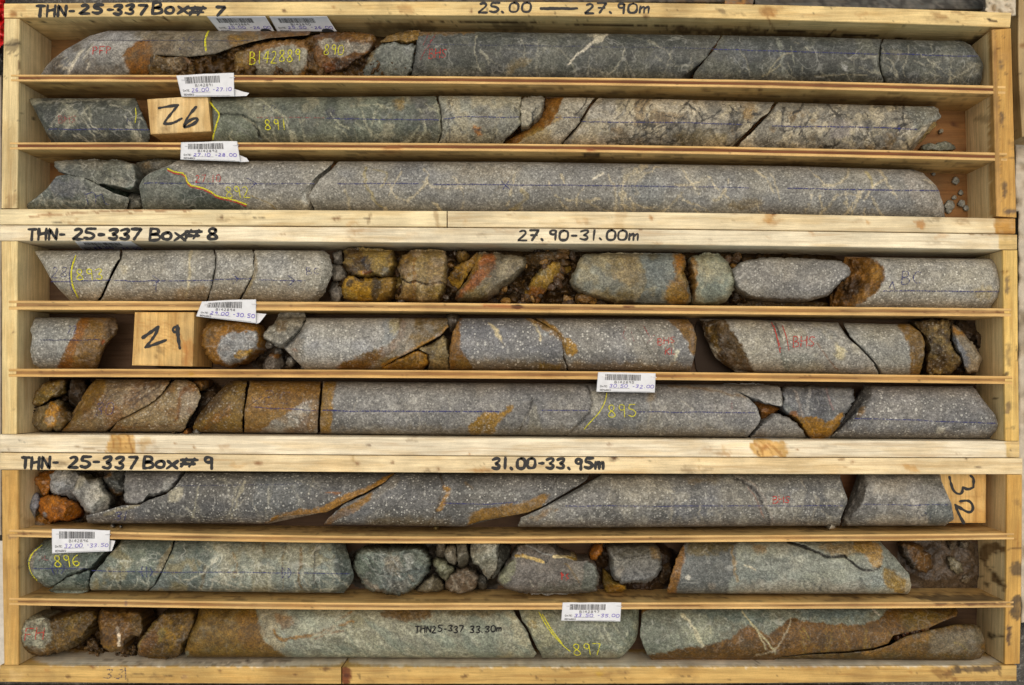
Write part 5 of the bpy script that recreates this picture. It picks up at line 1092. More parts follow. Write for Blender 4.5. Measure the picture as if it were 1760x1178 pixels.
for i_, (po, n_, l_) in enumerate([([(676, 470), (692, 440), (700, 520), (672, 520)], 24, 'brown crumbs packed left of the tan cracked core'), ([(764, 440), (800, 430), (780, 470), (770, 518), (752, 518)], 26, 'ochre crumbs packed between the tan cracked core and the yellow brown fragment'),
        ([(860, 500), (905, 430), (990, 432), (985, 470), (940, 510), (900, 523), (850, 520)], 90, 'dark brown clods heaped round the curved tan shard'), ([(985, 505), (1040, 515), (1050, 526), (960, 524)], 26, 'dark crumbs under the blue grey core piece'), ([(1240, 440), (1275, 440), (1262, 462), (1252, 456)], 14, 'crumbs at the back between the grey green and oval core pieces')]):
    rubble(po, n_, 4, 13, [c(98, 70, 34), c(70, 48, 24), c(128, 94, 42), c(58, 42, 24)], 84, 34, 40 + i_, l_)

# ================================================================ row 5
soil([(440, 560), (600, 600), (600, 645), (430, 645)], c(70, 58, 44), 90, 66, 7, "grit and dark fines under the split grey core, left of the rust cornered core")
soil([(1540, 545), (1690, 545), (1700, 650), (1540, 650)], c(64, 50, 36), 88, 64, 8, 'muddy fines at the right end of the middle row of box 8')
p = CO(5, [(60, 546), (52, 569), (56, 582), (51, 600), (57, 625), (72, 634), (80, 645)], [(197, 544), (203, 561), (200, 575), (188, 584), (174, 604), (168, 629), (164, 645)], c(138, 136, 128),
   "short core, grey left half and rusty brown right half, left of the 29 block", [P([(139, 540), (215, 540), (205, 600), (170, 650), (92, 650), (110, 605), (128, 576)], c(115, 85, 48), 1.5, 2.5, 1, 0, 4, sp=.2), P([(139, 540), (160, 540), (146, 575), (130, 600), (118, 640), (94, 648), (112, 604), (130, 574)], c(136, 85, 35), 3, 4, .8), C(c(86, 65, 38), .06, .35, .2, 0), P([(180, 548), (204, 548), (200, 580), (184, 580)], c(84, 70, 56), 4, 5, .7), P([(172, 584), (182, 584), (178, 596)], c(149, 70, 35), 2, 3, .8), P([(60, 595), (100, 590), (100, 620), (62, 618)], c(122, 118, 112), 6, 6, .5)], rimR=[(188, 544), (184, 561), (176, 580), (168, 600), (162, 629), (158, 645)], slR=.9, rimL=[(68, 546), (60, 569), (60, 600), (66, 625), (84, 645)], slL=.6, sp=.8, mo=.3, ck=.3, rough=.6)
blue(p, [(66, 585), (100, 585), (170, 584)], w=2.4, mat=crayon_mat("dark_blue_crayon", c(40, 42, 80), .4, .58)); mark(p, TS('22', 116, 560, 13, 7, .3), 1.5, BLUE, 'blue_crayon_number')
RK([(348, 575), (356, 557), (371, 549), (412, 548), (440, 556), (448, 577), (443, 598), (422, 620), (395, 630), (371, 624), (356, 611), (347, 590)], c(130, 91, 38), 'round rust rimmed core lump with a grey face, below the 29.00 tag',
   [P([(375, 591), (384, 578), (402, 569), (420, 572), (438, 566), (446, 583), (438, 604), (420, 620), (396, 630), (378, 620), (372, 604)], c(142, 142, 142), 1.4, 3, 1, 0, 5, sp=.9), P([(402, 609), (414, 602), (430, 598), (437, 600), (426, 614), (408, 620)], c(154, 115, 38), 1.5, 3, .95), P([(350, 572), (366, 552), (395, 552), (380, 566), (366, 580), (358, 600), (350, 592)], c(102, 74, 38), 3, 5, .7), P([(385, 585), (400, 580), (402, 590), (390, 596)], c(112, 112, 116), 4, 4, .5)], row=5, ez=14, edge=14, rough=.7)
p = RK([(452, 577), (460, 566), (471, 556), (483, 536), (500, 534), (522, 537), (525, 549), (516, 569), (498, 583), (484, 598), (463, 588), (452, 582)], c(138, 134, 124), 'grey rough fragment split off the left end of the grey core', [P([(474, 554), (490, 552), (492, 566), (480, 570)], c(117, 92, 53), 4, 4, .7), P([(480, 536), (524, 536), (524, 550), (486, 550)], c(118, 110, 92), 3, 4, .6)], row=5, ez=14, edge=9, sp=.6, rough=1.3)
p = CO(5, [(530, 536), (527, 550), (522, 568), (512, 580), (488, 598), (500, 609), (508, 620), (522, 630), (526, 645)], [(772, 532), (769, 563), (757, 577), (716, 600), (683, 616), (660, 630), (652, 645)], c(148, 146, 142),
   "pale grey speckled core with a brown rusted right end, third right of the 29 block", [P([(687, 530), (780, 530), (775, 650), (580, 650), (586, 621), (606, 619), (630, 606), (662, 599), (671, 590), (684, 576)], c(113, 94, 62), 1.4, 4, 1, 0, 6, sp=.3), P([(584, 622), (606, 619), (630, 606), (660, 600), (686, 574), (690, 545), (700, 560), (688, 590), (650, 620), (620, 650), (580, 650)], c(110, 74, 34), 4, 5, .85), P([(690, 536), (770, 536), (770, 545), (690, 547)], c(108, 78, 42), 4, 4, .7), K([(772, 560), (757, 577), (716, 600), (683, 616), (660, 630)], c(149, 104, 37), 6, .8, 2, 2), P([(656, 548), (686, 542), (684, 575), (664, 592), (648, 596), (660, 572)], c(120, 126, 130), 3, 4, .6), P([(668, 550), (686, 545), (684, 566), (674, 578), (672, 560)], c(166, 152, 107), 3, 4, .7), K([(652, 548), (654, 570), (644, 600)], c(176, 176, 172), 1.6, .6), P([(488, 596), (520, 580), (525, 605), (510, 622)], c(142, 130, 110), 4, 4, .6), P([(500, 600), (512, 598), (508, 608)], ORG * .8, 3, 3, .6), C(c(160, 158, 152), .03, .2, .2, .4, 41)], rimL=[(536, 536), (534, 550), (530, 568), (524, 584), (524, 600), (524, 620), (530, 645)], slL=.7, sp=.9, mo=.35, rough=.5)
RK([(656, 632), (683, 618), (717, 602), (733, 610), (735, 622), (725, 640), (700, 645), (656, 642)], c(147, 105, 38), 'ochre wedge of core lying under the brown rusted core end', [P([(690, 620), (730, 608), (725, 640), (695, 640)], c(117, 91, 48), 4, 5, .6)], row=5, ez=12, edge=8, rough=1.2)
RK([(719, 600), (740, 592), (765, 576), (771, 604), (771, 645), (735, 645), (738, 622), (734, 608)], c(121, 102, 67), 'grey brown broken piece standing between two core ends in the middle row of box 8', [P([(735, 595), (752, 600), (745, 625), (735, 620)], c(70, 56, 40), 4, 4, .7), C(c(140, 122, 83), .06, .2, .2, .5, 43)], row=5, ez=14, edge=9, rough=1.5, sp=.3)
RK([(770, 538), (787, 539), (788, 556), (780, 570), (772, 572), (768, 555)], c(74, 62, 48), 'dark rough lump at the back of the gap below the second divider of box 8', dt=18, rough=2.4)
p = CO(5, [(790, 543), (784, 560), (777, 576), (773, 604), (773, 633), (774, 650)], [(905, 543), (930, 556), (955, 570), (966, 582), (967, 610), (973, 631), (976, 650)], c(120, 119, 119),
   'dark grey core dotted white with a rust left rim and cream streaks', [P([(770, 535), (795, 540), (791, 575), (790, 600), (802, 612), (815, 630), (822, 650), (765, 650)], c(113, 78, 34), 2.5, 4, 1, 0, 4, sp=.1), P([(836, 550), (848, 560), (858, 572), (864, 586), (868, 598), (858, 582), (846, 568)], c(190, 176, 140), 2.5, 3, .9), K([(840, 556), (856, 568)], c(190, 176, 140), 2, .7), K([(915, 552), (926, 566), (930, 585)], c(186, 172, 136), 4, .8, 1, 3), P([(900, 536), (935, 548), (958, 566), (968, 585), (965, 592), (945, 572), (920, 556), (900, 550)], c(130, 96, 42), 2, 3, .85), P([(780, 618), (980, 622), (980, 650), (780, 650)], c(108, 89, 53), 6, 6, .6), P([(925, 625), (965, 628), (965, 640), (925, 640)], c(130, 104, 46), 3, 4, .7), K([(935, 576), (948, 570)], c(160, 166, 168), 4, .7), P([(935, 580), (960, 585), (962, 630), (935, 620)], c(104, 104, 108), 6, 6, .6)], sp=1.0, mo=.2, rough=.3)
p = CO(5, [(913, 543), (934, 556), (959, 570), (970, 583), (972, 612), (976, 631), (979, 650)], [(1180, 545), (1191, 560), (1196, 580), (1195, 602), (1190, 625), (1186, 638), (1183, 652)], c(128, 126, 123),
   'grey core dotted white with red scribbles and an ochre blotch at its left crack', [P([(964, 580), (975, 580), (987, 587), (995, 600), (990, 612), (977, 614), (968, 606)], c(140, 104, 40), 1.6, 3, .95), P([(913, 540), (940, 552), (965, 570), (970, 586), (962, 580), (940, 562), (914, 552)], c(136, 100, 42), 1.6, 2, .9), P([(1140, 542), (1190, 542), (1200, 590), (1197, 612), (1190, 612), (1182, 590), (1168, 566), (1150, 554)], c(117, 85, 42), 1.8, 3, .95, 0, 5, sp=.1), K([(1095, 562), (1106, 585), (1120, 612), (1130, 628)], c(56, 54, 54), 1.6, .9, .7, 1.5, .6), K([(1054, 560), (1056, 580)], c(60, 58, 58), 1.2, .7), K([(1106, 560), (1118, 580), (1128, 605), (1132, 630)], c(90, 74, 72), 1.4, .7), P([(1158, 600), (1168, 602), (1164, 610), (1160, 622), (1156, 622)], c(196, 192, 170), 1.2, 2, .9), P([(1070, 545), (1160, 548), (1150, 640), (1090, 640)], c(140, 134, 120), 14, 8, .5), P([(930, 622), (1190, 626), (1190, 650), (930, 650)], c(119, 96, 56), 7, 7, .6), K([(1152, 580), (1158, 600)], c(180, 170, 146), 2, .6)], sp=1.0, mo=.2, rough=.3)
mark(p, [[(1075, 562), (1070, 578), (1078, 585)], [(1085, 570), (1090, 588)], [(1106, 560), (1120, 585)], [(1112, 590), (1126, 575)]], 1.6, REDF, 'red_crayon_scribble'); mark(p, TS('BHS', 1131, 582, 11, 8, .3, 0, -.15) + TS('KL', 1144, 598, 11, 8, .3, .1), 1.8, RED, 'red_crayon_letters')
p = CO(5, [(1200, 545), (1206, 560), (1212, 580), (1228, 612), (1245, 628), (1264, 638), (1272, 652)], [(1437, 547), (1442, 560), (1449, 574), (1476, 598), (1500, 622), (1509, 641), (1512, 655)], c(142, 138, 129),
   'grey core with a dark slanting left face and red letters BHS, beside the puddle', [P([(1190, 540), (1243, 540), (1262, 574), (1283, 605), (1296, 640), (1300, 660), (1250, 660), (1200, 580)], c(91, 70, 43), 1.6, 3, 1, 0, 4, sp=.1), P([(1195, 548), (1225, 548), (1240, 580), (1255, 620), (1272, 650), (1240, 640), (1205, 580)], c(62, 46, 28), 4, 5, .9), P([(1212, 560), (1225, 562), (1240, 600), (1232, 606)], c(121, 92, 40), 4, 5, .6), K([(1325, 555), (1338, 580), (1344, 610), (1352, 635)], c(92, 98, 90), 7, .6, 3, 4), K([(1332, 556), (1345, 585)], c(50, 50, 48), 3, .8), K([(1405, 590), (1420, 612), (1440, 636)], c(113, 83, 61), 2.5, .7), P([(1436, 592), (1456, 600), (1448, 618), (1432, 612)], c(186, 174, 136), 4, 5, .8), P([(1350, 610), (1400, 610), (1400, 640), (1350, 640)], c(116, 120, 114), 8, 8, .5), P([(1405, 555), (1435, 560), (1440, 580), (1410, 590)], c(120, 122, 120), 6, 6, .5), C(c(164, 158, 140), .04, .3, .2, .5, 47)], rimL=[(1242, 545), (1262, 574), (1283, 605), (1295, 639), (1300, 655)], slL=.8, sp=.7, mo=.5, rough=.5)
mark(p, [[(1326, 554), (1334, 575), (1341, 606)], [(1345, 560), (1352, 580), (1356, 602)], [(1330, 560), (1342, 600)]], 1.8, RED, 'red_crayon_lines'); mark(p, TS('BHS', 1364, 578, 18, 10, .3, .05), 2, RED, 'red_crayon_letters')
p = CO(5, [(1446, 547), (1450, 558), (1460, 578), (1484, 600), (1506, 622), (1514, 641), (1517, 655)], [(1556, 552), (1580, 570), (1589, 590), (1588, 610), (1584, 630), (1580, 642), (1577, 657)], c(138, 136, 128),
   "grey core with a rust brown right end, between long slanted crack and crumbly rock", [P([(1535, 550), (1600, 550), (1600, 660), (1562, 660), (1567, 605), (1556, 578)], c(113, 85, 46), 1.5, 3, 1, 0, 5, sp=.2), P([(1574, 570), (1592, 580), (1590, 640), (1580, 640)], c(89, 68, 38), 3, 4, .7), P([(1500, 560), (1540, 560), (1550, 600), (1510, 590)], c(150, 144, 130), 8, 8, .5)], sp=.7, mo=.35, rough=.5)
RK([(1570, 556), (1588, 549), (1603, 547), (1634, 550), (1633, 578), (1638, 598), (1655, 619), (1648, 633), (1630, 644), (1593, 645), (1592, 602), (1588, 576)], c(104, 85, 53), 'crumbly brown rock near the right end of the middle row of box 8', [C(c(140, 117, 72), .08, .2, .2, .6, 51), C(c(66, 50, 34), .07, .15, .2, .7, 57)], dt=14, rough=4.5, jag=2.5, sp=.4)
RK([(1634, 554), (1648, 564), (1672, 591), (1689, 615), (1680, 640), (1661, 642), (1651, 615), (1636, 592)], c(134, 122, 102), "tilted slab, blue grey to tan, right end of the middle row of box 8", [P([(1634, 576), (1650, 585), (1668, 620), (1660, 640), (1645, 610)], c(106, 112, 122), 3, 4, .9), P([(1634, 553), (1660, 572), (1650, 580), (1635, 566)], c(140, 96, 37), 3, 4, .9)], dt=22, rough=1)
for i, (x, y, r, l) in enumerate([(463, 592, 9, 'small grey stone chip in the gap below the split grey fragment'), (478, 604, 7, 'little sharp grey chip lowest in the gap beside the split grey core'), (470, 625, 20, 'dark speckled chunk with rust top under the split grey core'), (500, 622, 9, 'grey chip leaning at the lower left corner of the pale grey core'), (523, 630, 6, 'pebble under the pale grey core, left of the other one'), (569, 626, 9, 'cream pebble leaning on the divider under the pale grey core'), (715, 634, 6, 'tiny ochre pebble on the divider below the ochre wedge')]):
    RK([(x - r, y + .2 * r), (x - .4 * r, y - .8 * r), (x + .6 * r, y - r), (x + r, y + .1 * r), (x + .4 * r, y + .8 * r), (x - .6 * r, y + .9 * r)], c(140, 136, 128) if i not in (2, 5, 6) else (c(108, 100, 90) if i == 2 else c(158, 137, 83)), l, [P([(x - r, y - r), (x + r, y - r), (x + .4 * r, y - .3 * r)], c(121, 78, 32), 2, 3, .8)] if i == 2 else [], dt=40 if r < 15 else 45, rough=1, jag=1, step=1.7, sp=.4)
# ================================================================ row 6
soil([(40, 650), (430, 652), (425, 755), (40, 750)], c(62, 46, 30), 86, 50, 11, "dark damp fines round broken brown pieces, left end of box 8's lowest row")
RK([(53, 697), (61, 675), (77, 659), (100, 652), (113, 652), (116, 675), (92, 685), (67, 699)], c(104, 81, 43), 'mottled brown rock leaning in the back left corner of the lowest row of box 8', [P([(56, 690), (75, 675), (95, 672), (80, 690)], c(125, 104, 58), 4, 5, .7), P([(70, 676), (84, 674), (78, 684)], OCHY, 2, 3, .7)], dt=20, rough=3, sp=.5)
RK([(52, 720), (61, 703), (87, 689), (102, 687), (117, 705), (128, 722), (108, 740), (72, 742), (55, 728)], c(113, 96, 66), "rounded rock with a bright ochre patch, front left corner of box 8's lowest row", [P([(79, 701), (95, 689), (112, 707), (100, 714), (98, 732), (80, 738), (74, 718)], c(164, 113, 32), 1.6, 4, .95), P([(104, 690), (130, 715), (110, 738), (100, 725)], c(99, 68, 34), 4, 5, .7), P([(78, 716), (96, 720), (90, 728), (78, 726)], c(140, 134, 122), 2, 3, .7)], dt=10, rough=2, sp=.4)
RK([(120, 652), (145, 652), (150, 675), (140, 700), (126, 702), (116, 690)], c(58, 44, 30), 'dark crumbly rock in the gap left of the rust brown cracked cores', dt=30, rough=5)
p = CO(6, [(166, 650), (146, 675), (139, 697), (126, 720), (108, 738), (104, 755)], [(296, 652), (278, 677), (256, 696), (220, 715), (197, 722), (187, 736), (180, 744), (177, 756)], c(128, 107, 77),
   'brown core marked 30 with a slanted ochre left face, before a long diagonal crack', [P([(150, 645), (184, 645), (178, 672), (166, 696), (134, 722), (108, 744), (100, 750), (120, 715), (140, 685)], c(113, 83, 38), 2, 3, 1, 0, 3, sp=.1), P([(225, 655), (290, 655), (270, 680), (230, 690), (200, 700)], c(150, 134, 112), 8, 8, .6), C(c(108, 74, 42), .04, .2, .2, .6, 61), VN(14, c(78, 60, 46), 160, 290, 660, 740, 1.6, .6, 62, -35, 20, 70), P([(180, 700), (215, 700), (205, 740), (180, 740)], c(123, 85, 53), 6, 6, .5)], rimL=[(184, 650), (178, 674), (167, 696), (136, 720), (114, 738), (108, 755)], slL=.8, sp=.55, mo=.3, ck=.5, rough=.8)
mark(p, TS('30', 166, 692, 22, 12, .4, .2), 1.7, BLUE, 'blue_crayon_number')
p = CO(6, [(302, 652), (284, 677), (262, 696), (224, 718), (203, 725), (193, 738), (187, 744), (184, 756)], [(318, 650), (338, 662), (346, 680), (337, 704), (326, 716), (318, 735), (312, 744), (308, 756)], c(130, 111, 80),
   'brown core with rust seams, right of the long diagonal crack', [P([(300, 655), (336, 665), (344, 685), (330, 715), (300, 718), (310, 690)], c(150, 136, 118), 5, 6, .6), K([(320, 668), (306, 684), (306, 712), (300, 722)], c(113, 72, 40), 5, .8, 2, 3), P([(320, 655), (340, 660), (336, 675), (324, 668)], c(119, 78, 40), 3, 4, .8), C(c(112, 78, 45), .045, .2, .2, .6, 64), K([(200, 736), (260, 734), (310, 730)], c(108, 74, 43), 3, .6), VN(12, c(84, 66, 50), 200, 335, 660, 740, 1.6, .6, 66, -40, 20, 60)], sp=.6, mo=.3, ck=.5, rough=.9)
RK([(330, 658), (345, 653), (360, 656), (358, 668), (346, 672), (334, 666)], c(119, 83, 43), "orange brown flake at the back above the dark gap, lowest row of box 8", dt=24, rough=2)
RK([(346, 675), (368, 665), (372, 690), (352, 712), (340, 710)], c(76, 58, 40), 'dark brown rough rock deep in the gap beside the rust seamed core', dt=50, rough=4, sp=.6)
p = CO(6, [(400, 650), (385, 665), (362, 688), (346, 708), (336, 722), (333, 735), (334, 755)], [(425, 650), (420, 688), (416, 720), (416, 755)], c(113, 87, 46),
   'short brown core with a sloping rubbly left face and an upright crack on its right', [P([(395, 645), (408, 645), (395, 670), (372, 700), (350, 722), (330, 730), (340, 700), (370, 670)], c(74, 56, 38), 3, 4, .9), P([(380, 700), (400, 690), (390, 720), (350, 745), (345, 735)], c(125, 83, 34), 4, 5, .7), C(c(86, 65, 37), .06, .15, .2, .6, 68)], rimL=[(412, 650), (398, 668), (376, 694), (356, 720), (345, 735), (344, 755)], slL=.8, sp=.4, mo=.2, ck=.5, rough=1.4)
p = CO(6, [(430, 650), (425, 688), (420, 720), (420, 755)], [(551, 650), (548, 690), (546, 720), (545, 756)], c(123, 91, 51),
   'rust brown core with a grey lower right corner and blue scrawl', [P([(546, 686), (530, 690), (511, 698), (500, 706), (474, 719), (462, 730), (448, 738), (440, 760), (560, 760), (560, 686)], c(146, 140, 130), 1.4, 3, 1, 0, 6, sp=.8), P([(530, 690), (552, 684), (550, 735), (534, 745), (524, 730), (538, 710)], c(130, 96, 46), 3, 4, .7), C(c(100, 70, 38), .04, .15, .2, .6, 71), C(c(140, 113, 74), .05, .3, .2, .5, 74), P([(440, 655), (550, 656), (548, 668), (440, 668)], c(102, 74, 40), 4, 5, .6)], sp=.25, mo=.25, ck=.4, rough=.5)
mark(p, TS('XBC'.replace('X', 'x'), 432, 672, 24, 18, .3, .2), 1.6, BLUEDK, 'blue_crayon_letters'); blue(p, [(432, 700), (470, 702), (546, 706)], w=1.8)
GP = [C(c(136, 133, 128), .025, .2, .25, .5, 81), C(c(100, 100, 102), .025, .2, .25, .5, 84)]
p = CO(6, [(556, 652), (553, 690), (551, 720), (550, 756)], [(1232, 656), (1286, 684), (1300, 698), (1307, 718), (1301, 733), (1286, 750), (1280, 762)], c(126, 124, 122),
   'longest grey core of box 8 with yellow 895, blue line and an ochre patch', GP + [P([(550, 650), (584, 650), (576, 668), (570, 690), (572, 715), (568, 760), (545, 760)], c(130, 98, 48), 2, 3, .95, 0, 4, sp=.2), P([(575, 655), (800, 656), (800, 700), (578, 700)], c(140, 138, 134), 12, 8, .5), P([(812, 724), (822, 714), (842, 709), (866, 708), (872, 698), (884, 696), (880, 708), (868, 716), (855, 730), (850, 748), (804, 748)], c(140, 104, 35), 1.5, 4, .95, 0, 8), P([(916, 684), (895, 694), (868, 716), (852, 740), (852, 752), (936, 752), (930, 735), (925, 715)], c(108, 106, 104), 1.5, 3, .9, .8, 6, sp=.35), K([(916, 685), (910, 703), (902, 724), (888, 748)], c(40, 38, 36), 2.4, .9, .7, 2, 2), P([(918, 690), (926, 712), (934, 745), (910, 750), (906, 725)], c(126, 122, 110), 2, 3, .7), K([(1008, 664), (1020, 690), (1014, 708), (1002, 724), (980, 742), (970, 750)], c(50, 48, 46), 3.2, .9, 1, 2, 2), P([(1010, 668), (1040, 672), (1034, 700), (1015, 720), (1020, 690)], c(150, 146, 132), 3, 4, .6), P([(1050, 664), (1120, 664), (1115, 745), (1040, 745), (1045, 700)], c(104, 106, 108), 10, 8, .6), K([(1120, 672), (1118, 700), (1114, 740)], c(150, 144, 130), 2.4, .7, 1, 3), P([(1112, 674), (1130, 676), (1126, 690), (1114, 690)], c(123, 100, 61), 3, 4, .5), K([(682, 720), (690, 710), (706, 706), (698, 726)], c(160, 156, 150), 2, .6), K([(704, 680), (712, 690), (740, 684)], c(160, 156, 150), 2, .5), K([(708, 664), (706, 740)], c(150, 148, 144), 2, .35), K([(760, 662), (780, 668), (755, 690)], c(152, 150, 146), 1.6, .5), K([(940, 712), (960, 690), (985, 670)], c(160, 156, 148), 1.8, .6), P([(560, 735), (1280, 738), (1280, 762), (560, 762)], c(112, 100, 80), 8, 8, .5), P([(1225, 680), (1285, 690), (1300, 715), (1230, 720)], c(134, 130, 126), 10, 8, .5), K([(1150, 664), (1220, 668), (1280, 684)], c(113, 89, 53), 3, .6, 2, 3), VN(20, c(164, 160, 150), 560, 1270, 662, 742, 1.5, .5, 86)], sp=.55, mo=.35, ck=.2)
blue(p, [(555, 706), (640, 707), (860, 708)], w=2.8); blue(p, [(930, 706), (1010, 706)], [(1095, 708), (1298, 710)], w=2.2, mat=BLUE)
mark(p, [chai([(1043, 676), (1040, 692), (1030, 710), (1016, 724), (1004, 738)], 2)], 2.4, YELLOW, 'yellow_crayon_curve'); mark(p, TS('895', 1045, 695, 22, 13, .35, -.05), 2.1, YELLOW, 'yellow_crayon_number'); mark(p, [[(1258, 690), (1258, 704)]], 1.5, REDF, 'red_crayon_mark')
RK([(1238, 660), (1300, 660), (1340, 664), (1344, 676), (1345, 700), (1320, 694), (1290, 685), (1256, 668)], c(128, 126, 122), 'grey core shard behind the brown triangle, right of the longest grey core', row=6, ez=12, edge=6, rough=.5, sp=.6)
RK([(1288, 686), (1320, 695), (1345, 701), (1330, 712), (1309, 724), (1303, 702)], c(113, 72, 29), 'brown triangular fracture face between two grey core pieces in box 8', dt=26, rough=1)
RK([(1335, 710), (1352, 717), (1366, 727), (1380, 740), (1386, 753), (1335, 755), (1288, 755), (1306, 733)], c(126, 123, 120), 'grey triangular core wedge resting against the lowest board of box 8', row=6, ez=10, edge=6, rough=.5, sp=.5)
RK([(1346, 671), (1351, 664), (1400, 665), (1467, 667), (1469, 688), (1453, 712), (1440, 736), (1424, 754), (1394, 754), (1371, 722), (1346, 706)], c(102, 103, 106), 'dark grey banded core piece with ochre lower edge, between two black cracks', [P([(1358, 710), (1378, 719), (1399, 715), (1412, 726), (1430, 722), (1450, 708), (1452, 716), (1440, 738), (1424, 758), (1390, 758), (1370, 726)], c(147, 104, 32), 1.6, 4, 1, 0, 4, sp=.1), K([(1366, 672), (1374, 690), (1380, 715)], c(150, 140, 134), 4, .7, 1, 3), K([(1392, 668), (1388, 690), (1386, 712)], c(162, 160, 158), 5, .7, 1, 3), K([(1420, 668), (1424, 686), (1432, 704)], c(160, 132, 130), 2, .8), P([(1396, 668), (1420, 668), (1424, 712), (1398, 716)], c(86, 86, 92), 4, 5, .7), P([(1432, 668), (1468, 668), (1460, 700), (1436, 715)], c(128, 126, 124), 5, 6, .7), P([(1346, 690), (1362, 700), (1366, 716), (1350, 708)], c(80, 86, 84), 3, 3, .7), P([(1358, 706), (1370, 708), (1368, 718), (1358, 714)], ORG * .9, 2, 3, .7)], row=6, ez=16, edge=8, rough=.8, sp=.4, mo=.4, ck=.4)
p = CO(6, [(1485, 660), (1484, 675), (1488, 685), (1477, 702), (1454, 728), (1430, 748), (1426, 762)], [(1668, 660), (1684, 682), (1693, 696), (1711, 714), (1715, 728), (1712, 740), (1702, 752), (1698, 764)], c(128, 126, 126),
   'grey speckled core at the right end of the lowest row of box 8', GP + [P([(1478, 655), (1500, 660), (1498, 684), (1490, 700), (1470, 725), (1440, 750), (1425, 755), (1450, 725), (1475, 700)], c(78, 76, 74), 2.5, 4, .9, 0, 5), P([(1478, 700), (1492, 698), (1480, 715), (1470, 716)], c(121, 89, 38), 3, 4, .6), P([(1608, 742), (1612, 734), (1626, 734), (1624, 742), (1614, 747)], c(186, 182, 170), 1.2, 1.5, .9), P([(1520, 727), (1528, 726), (1526, 733)], c(186, 182, 170), 1, 1, .8), P([(1440, 740), (1700, 742), (1700, 764), (1440, 764)], c(112, 102, 90), 8, 8, .5)], rimL=[(1502, 660), (1500, 680), (1492, 698), (1470, 724), (1446, 746), (1440, 762)], slL=.6, rimR=[(1655, 660), (1668, 680), (1680, 698), (1698, 716), (1702, 730), (1698, 742), (1688, 752), (1684, 764)], slR=.8, sp=.9, mo=.3, rough=.5)
blue(p, [(1468, 720), (1560, 722), (1712, 728)], w=2.2)
for i, (x, y, r, l) in enumerate([(322, 744, 8, 'small orange brown crumb on the lowest board of box 8'), (299, 744, 5, 'tiny dark crumb left of the orange brown crumb'), (338, 742, 7, 'little pale grey crumb right of the orange brown crumb')]):
    RK([(x - r, y + .2 * r), (x - .4 * r, y - .8 * r), (x + .6 * r, y - r), (x + r, y + .1 * r), (x + .4 * r, y + .8 * r), (x - .6 * r, y + .9 * r)], (c(140, 89, 35), c(89, 72, 45), c(140, 138, 132))[i], l, dt=30, rough=1.5, jag=1, step=1.7)

# ================================================================ row 7
soil([(40, 810), (240, 812), (230, 905), (60, 905), (40, 890)], c(58, 46, 34), 90, 66, 13, "dark fines under loose orange and grey rocks, left end of box 9's top row")
RK([(57, 823), (66, 816), (81, 808), (98, 806), (92, 825), (84, 851), (73, 853), (65, 837)], c(133, 81, 19), 'flat orange stone standing against the left wall in the top row of box 9', dt=24, rough=1.5, fac=5)
RK([(81, 837), (84, 818), (98, 807), (122, 806), (136, 816), (130, 838), (136, 860), (124, 865), (116, 854), (106, 851), (90, 850)], c(146, 144, 140), 'rough pale grey stone behind the larger pale grey stone, top row of box 9', dt=12, rough=2.4, sp=.6, mo=.6)
RK([(44, 896), (41, 882), (54, 851), (60, 846), (69, 847), (72, 858), (66, 876), (58, 896)], c(116, 116, 120), 'grey slate-like sliver leaning left of the orange rock in box 9', dt=34, rough=1)
RK([(49, 900), (60, 888), (68, 880), (84, 894), (92, 898), (80, 907), (61, 908)], c(124, 83, 24), 'orange stone with a grey underside, lowest of the loose rocks in box 9', [P([(50, 900), (70, 898), (84, 904), (70, 910), (52, 908)], c(130, 128, 124), 2, 3, .8)], dt=44, rough=1.5)
RK([(67, 859), (80, 849), (108, 853), (132, 864), (144, 877), (128, 894), (100, 895), (88, 898), (76, 891), (66, 878)], c(148, 86, 16), 'biggest orange rusty rock with a small grey spot, top row of box 9', [C(c(125, 73, 16), .05, .1, .2, .6, 91), P([(72, 882), (80, 882), (80, 892), (73, 892)], c(108, 110, 112), 1.6, 2, .9), P([(80, 852), (108, 854), (100, 868), (84, 870)], c(158, 100, 25), 5, 5, .5)], dt=8, rough=1.6, fac=6, mo=.1)
RK([(124, 833), (128, 822), (136, 817), (144, 817), (150, 824), (165, 822), (176, 827), (184, 842), (192, 854), (192, 868), (186, 879), (172, 883), (163, 887), (148, 880), (138, 868), (132, 857), (123, 849)], c(150, 147, 140), 'largest pale grey rough rock, left of the dark grey cores in box 9', [P([(124, 820), (150, 820), (140, 838), (126, 840)], c(164, 158, 136), 4, 5, .6), C(c(122, 120, 116), .06, .2, .2, .5, 93)], dt=6, rough=2.2, sp=.6, mo=.7, fac=6)
RK([(176, 823), (194, 808), (217, 808), (216, 835), (212, 850), (197, 853), (187, 843)], c(78, 80, 80), "dark grey stone with a rusty lower edge, beside a dark core end in box 9", [P([(180, 838), (214, 848), (206, 858), (188, 852)], c(117, 77, 22), 2.5, 3, .8), P([(172, 820), (192, 806), (190, 822)], c(117, 77, 22), 3, 3, .7)], dt=22, rough=1.6, sp=.6)
DG = [C(c(112, 110, 106), .025, .2, .25, .5, 101), C(c(76, 76, 76), .025, .2, .25, .5, 104)]
RK([(218, 806), (270, 805), (314, 806), (306, 825), (296, 838), (286, 847), (255, 852), (246, 862), (234, 867), (220, 866), (214, 856), (214, 830)], c(112, 110, 110), 'dark grey core fragment split off above the left tip of the long dark core', DG + [P([(280, 826), (300, 822), (292, 844), (282, 846)], c(150, 150, 146), 3, 4, .7)], row=7, ez=14, edge=8, rough=.5, sp=.6)
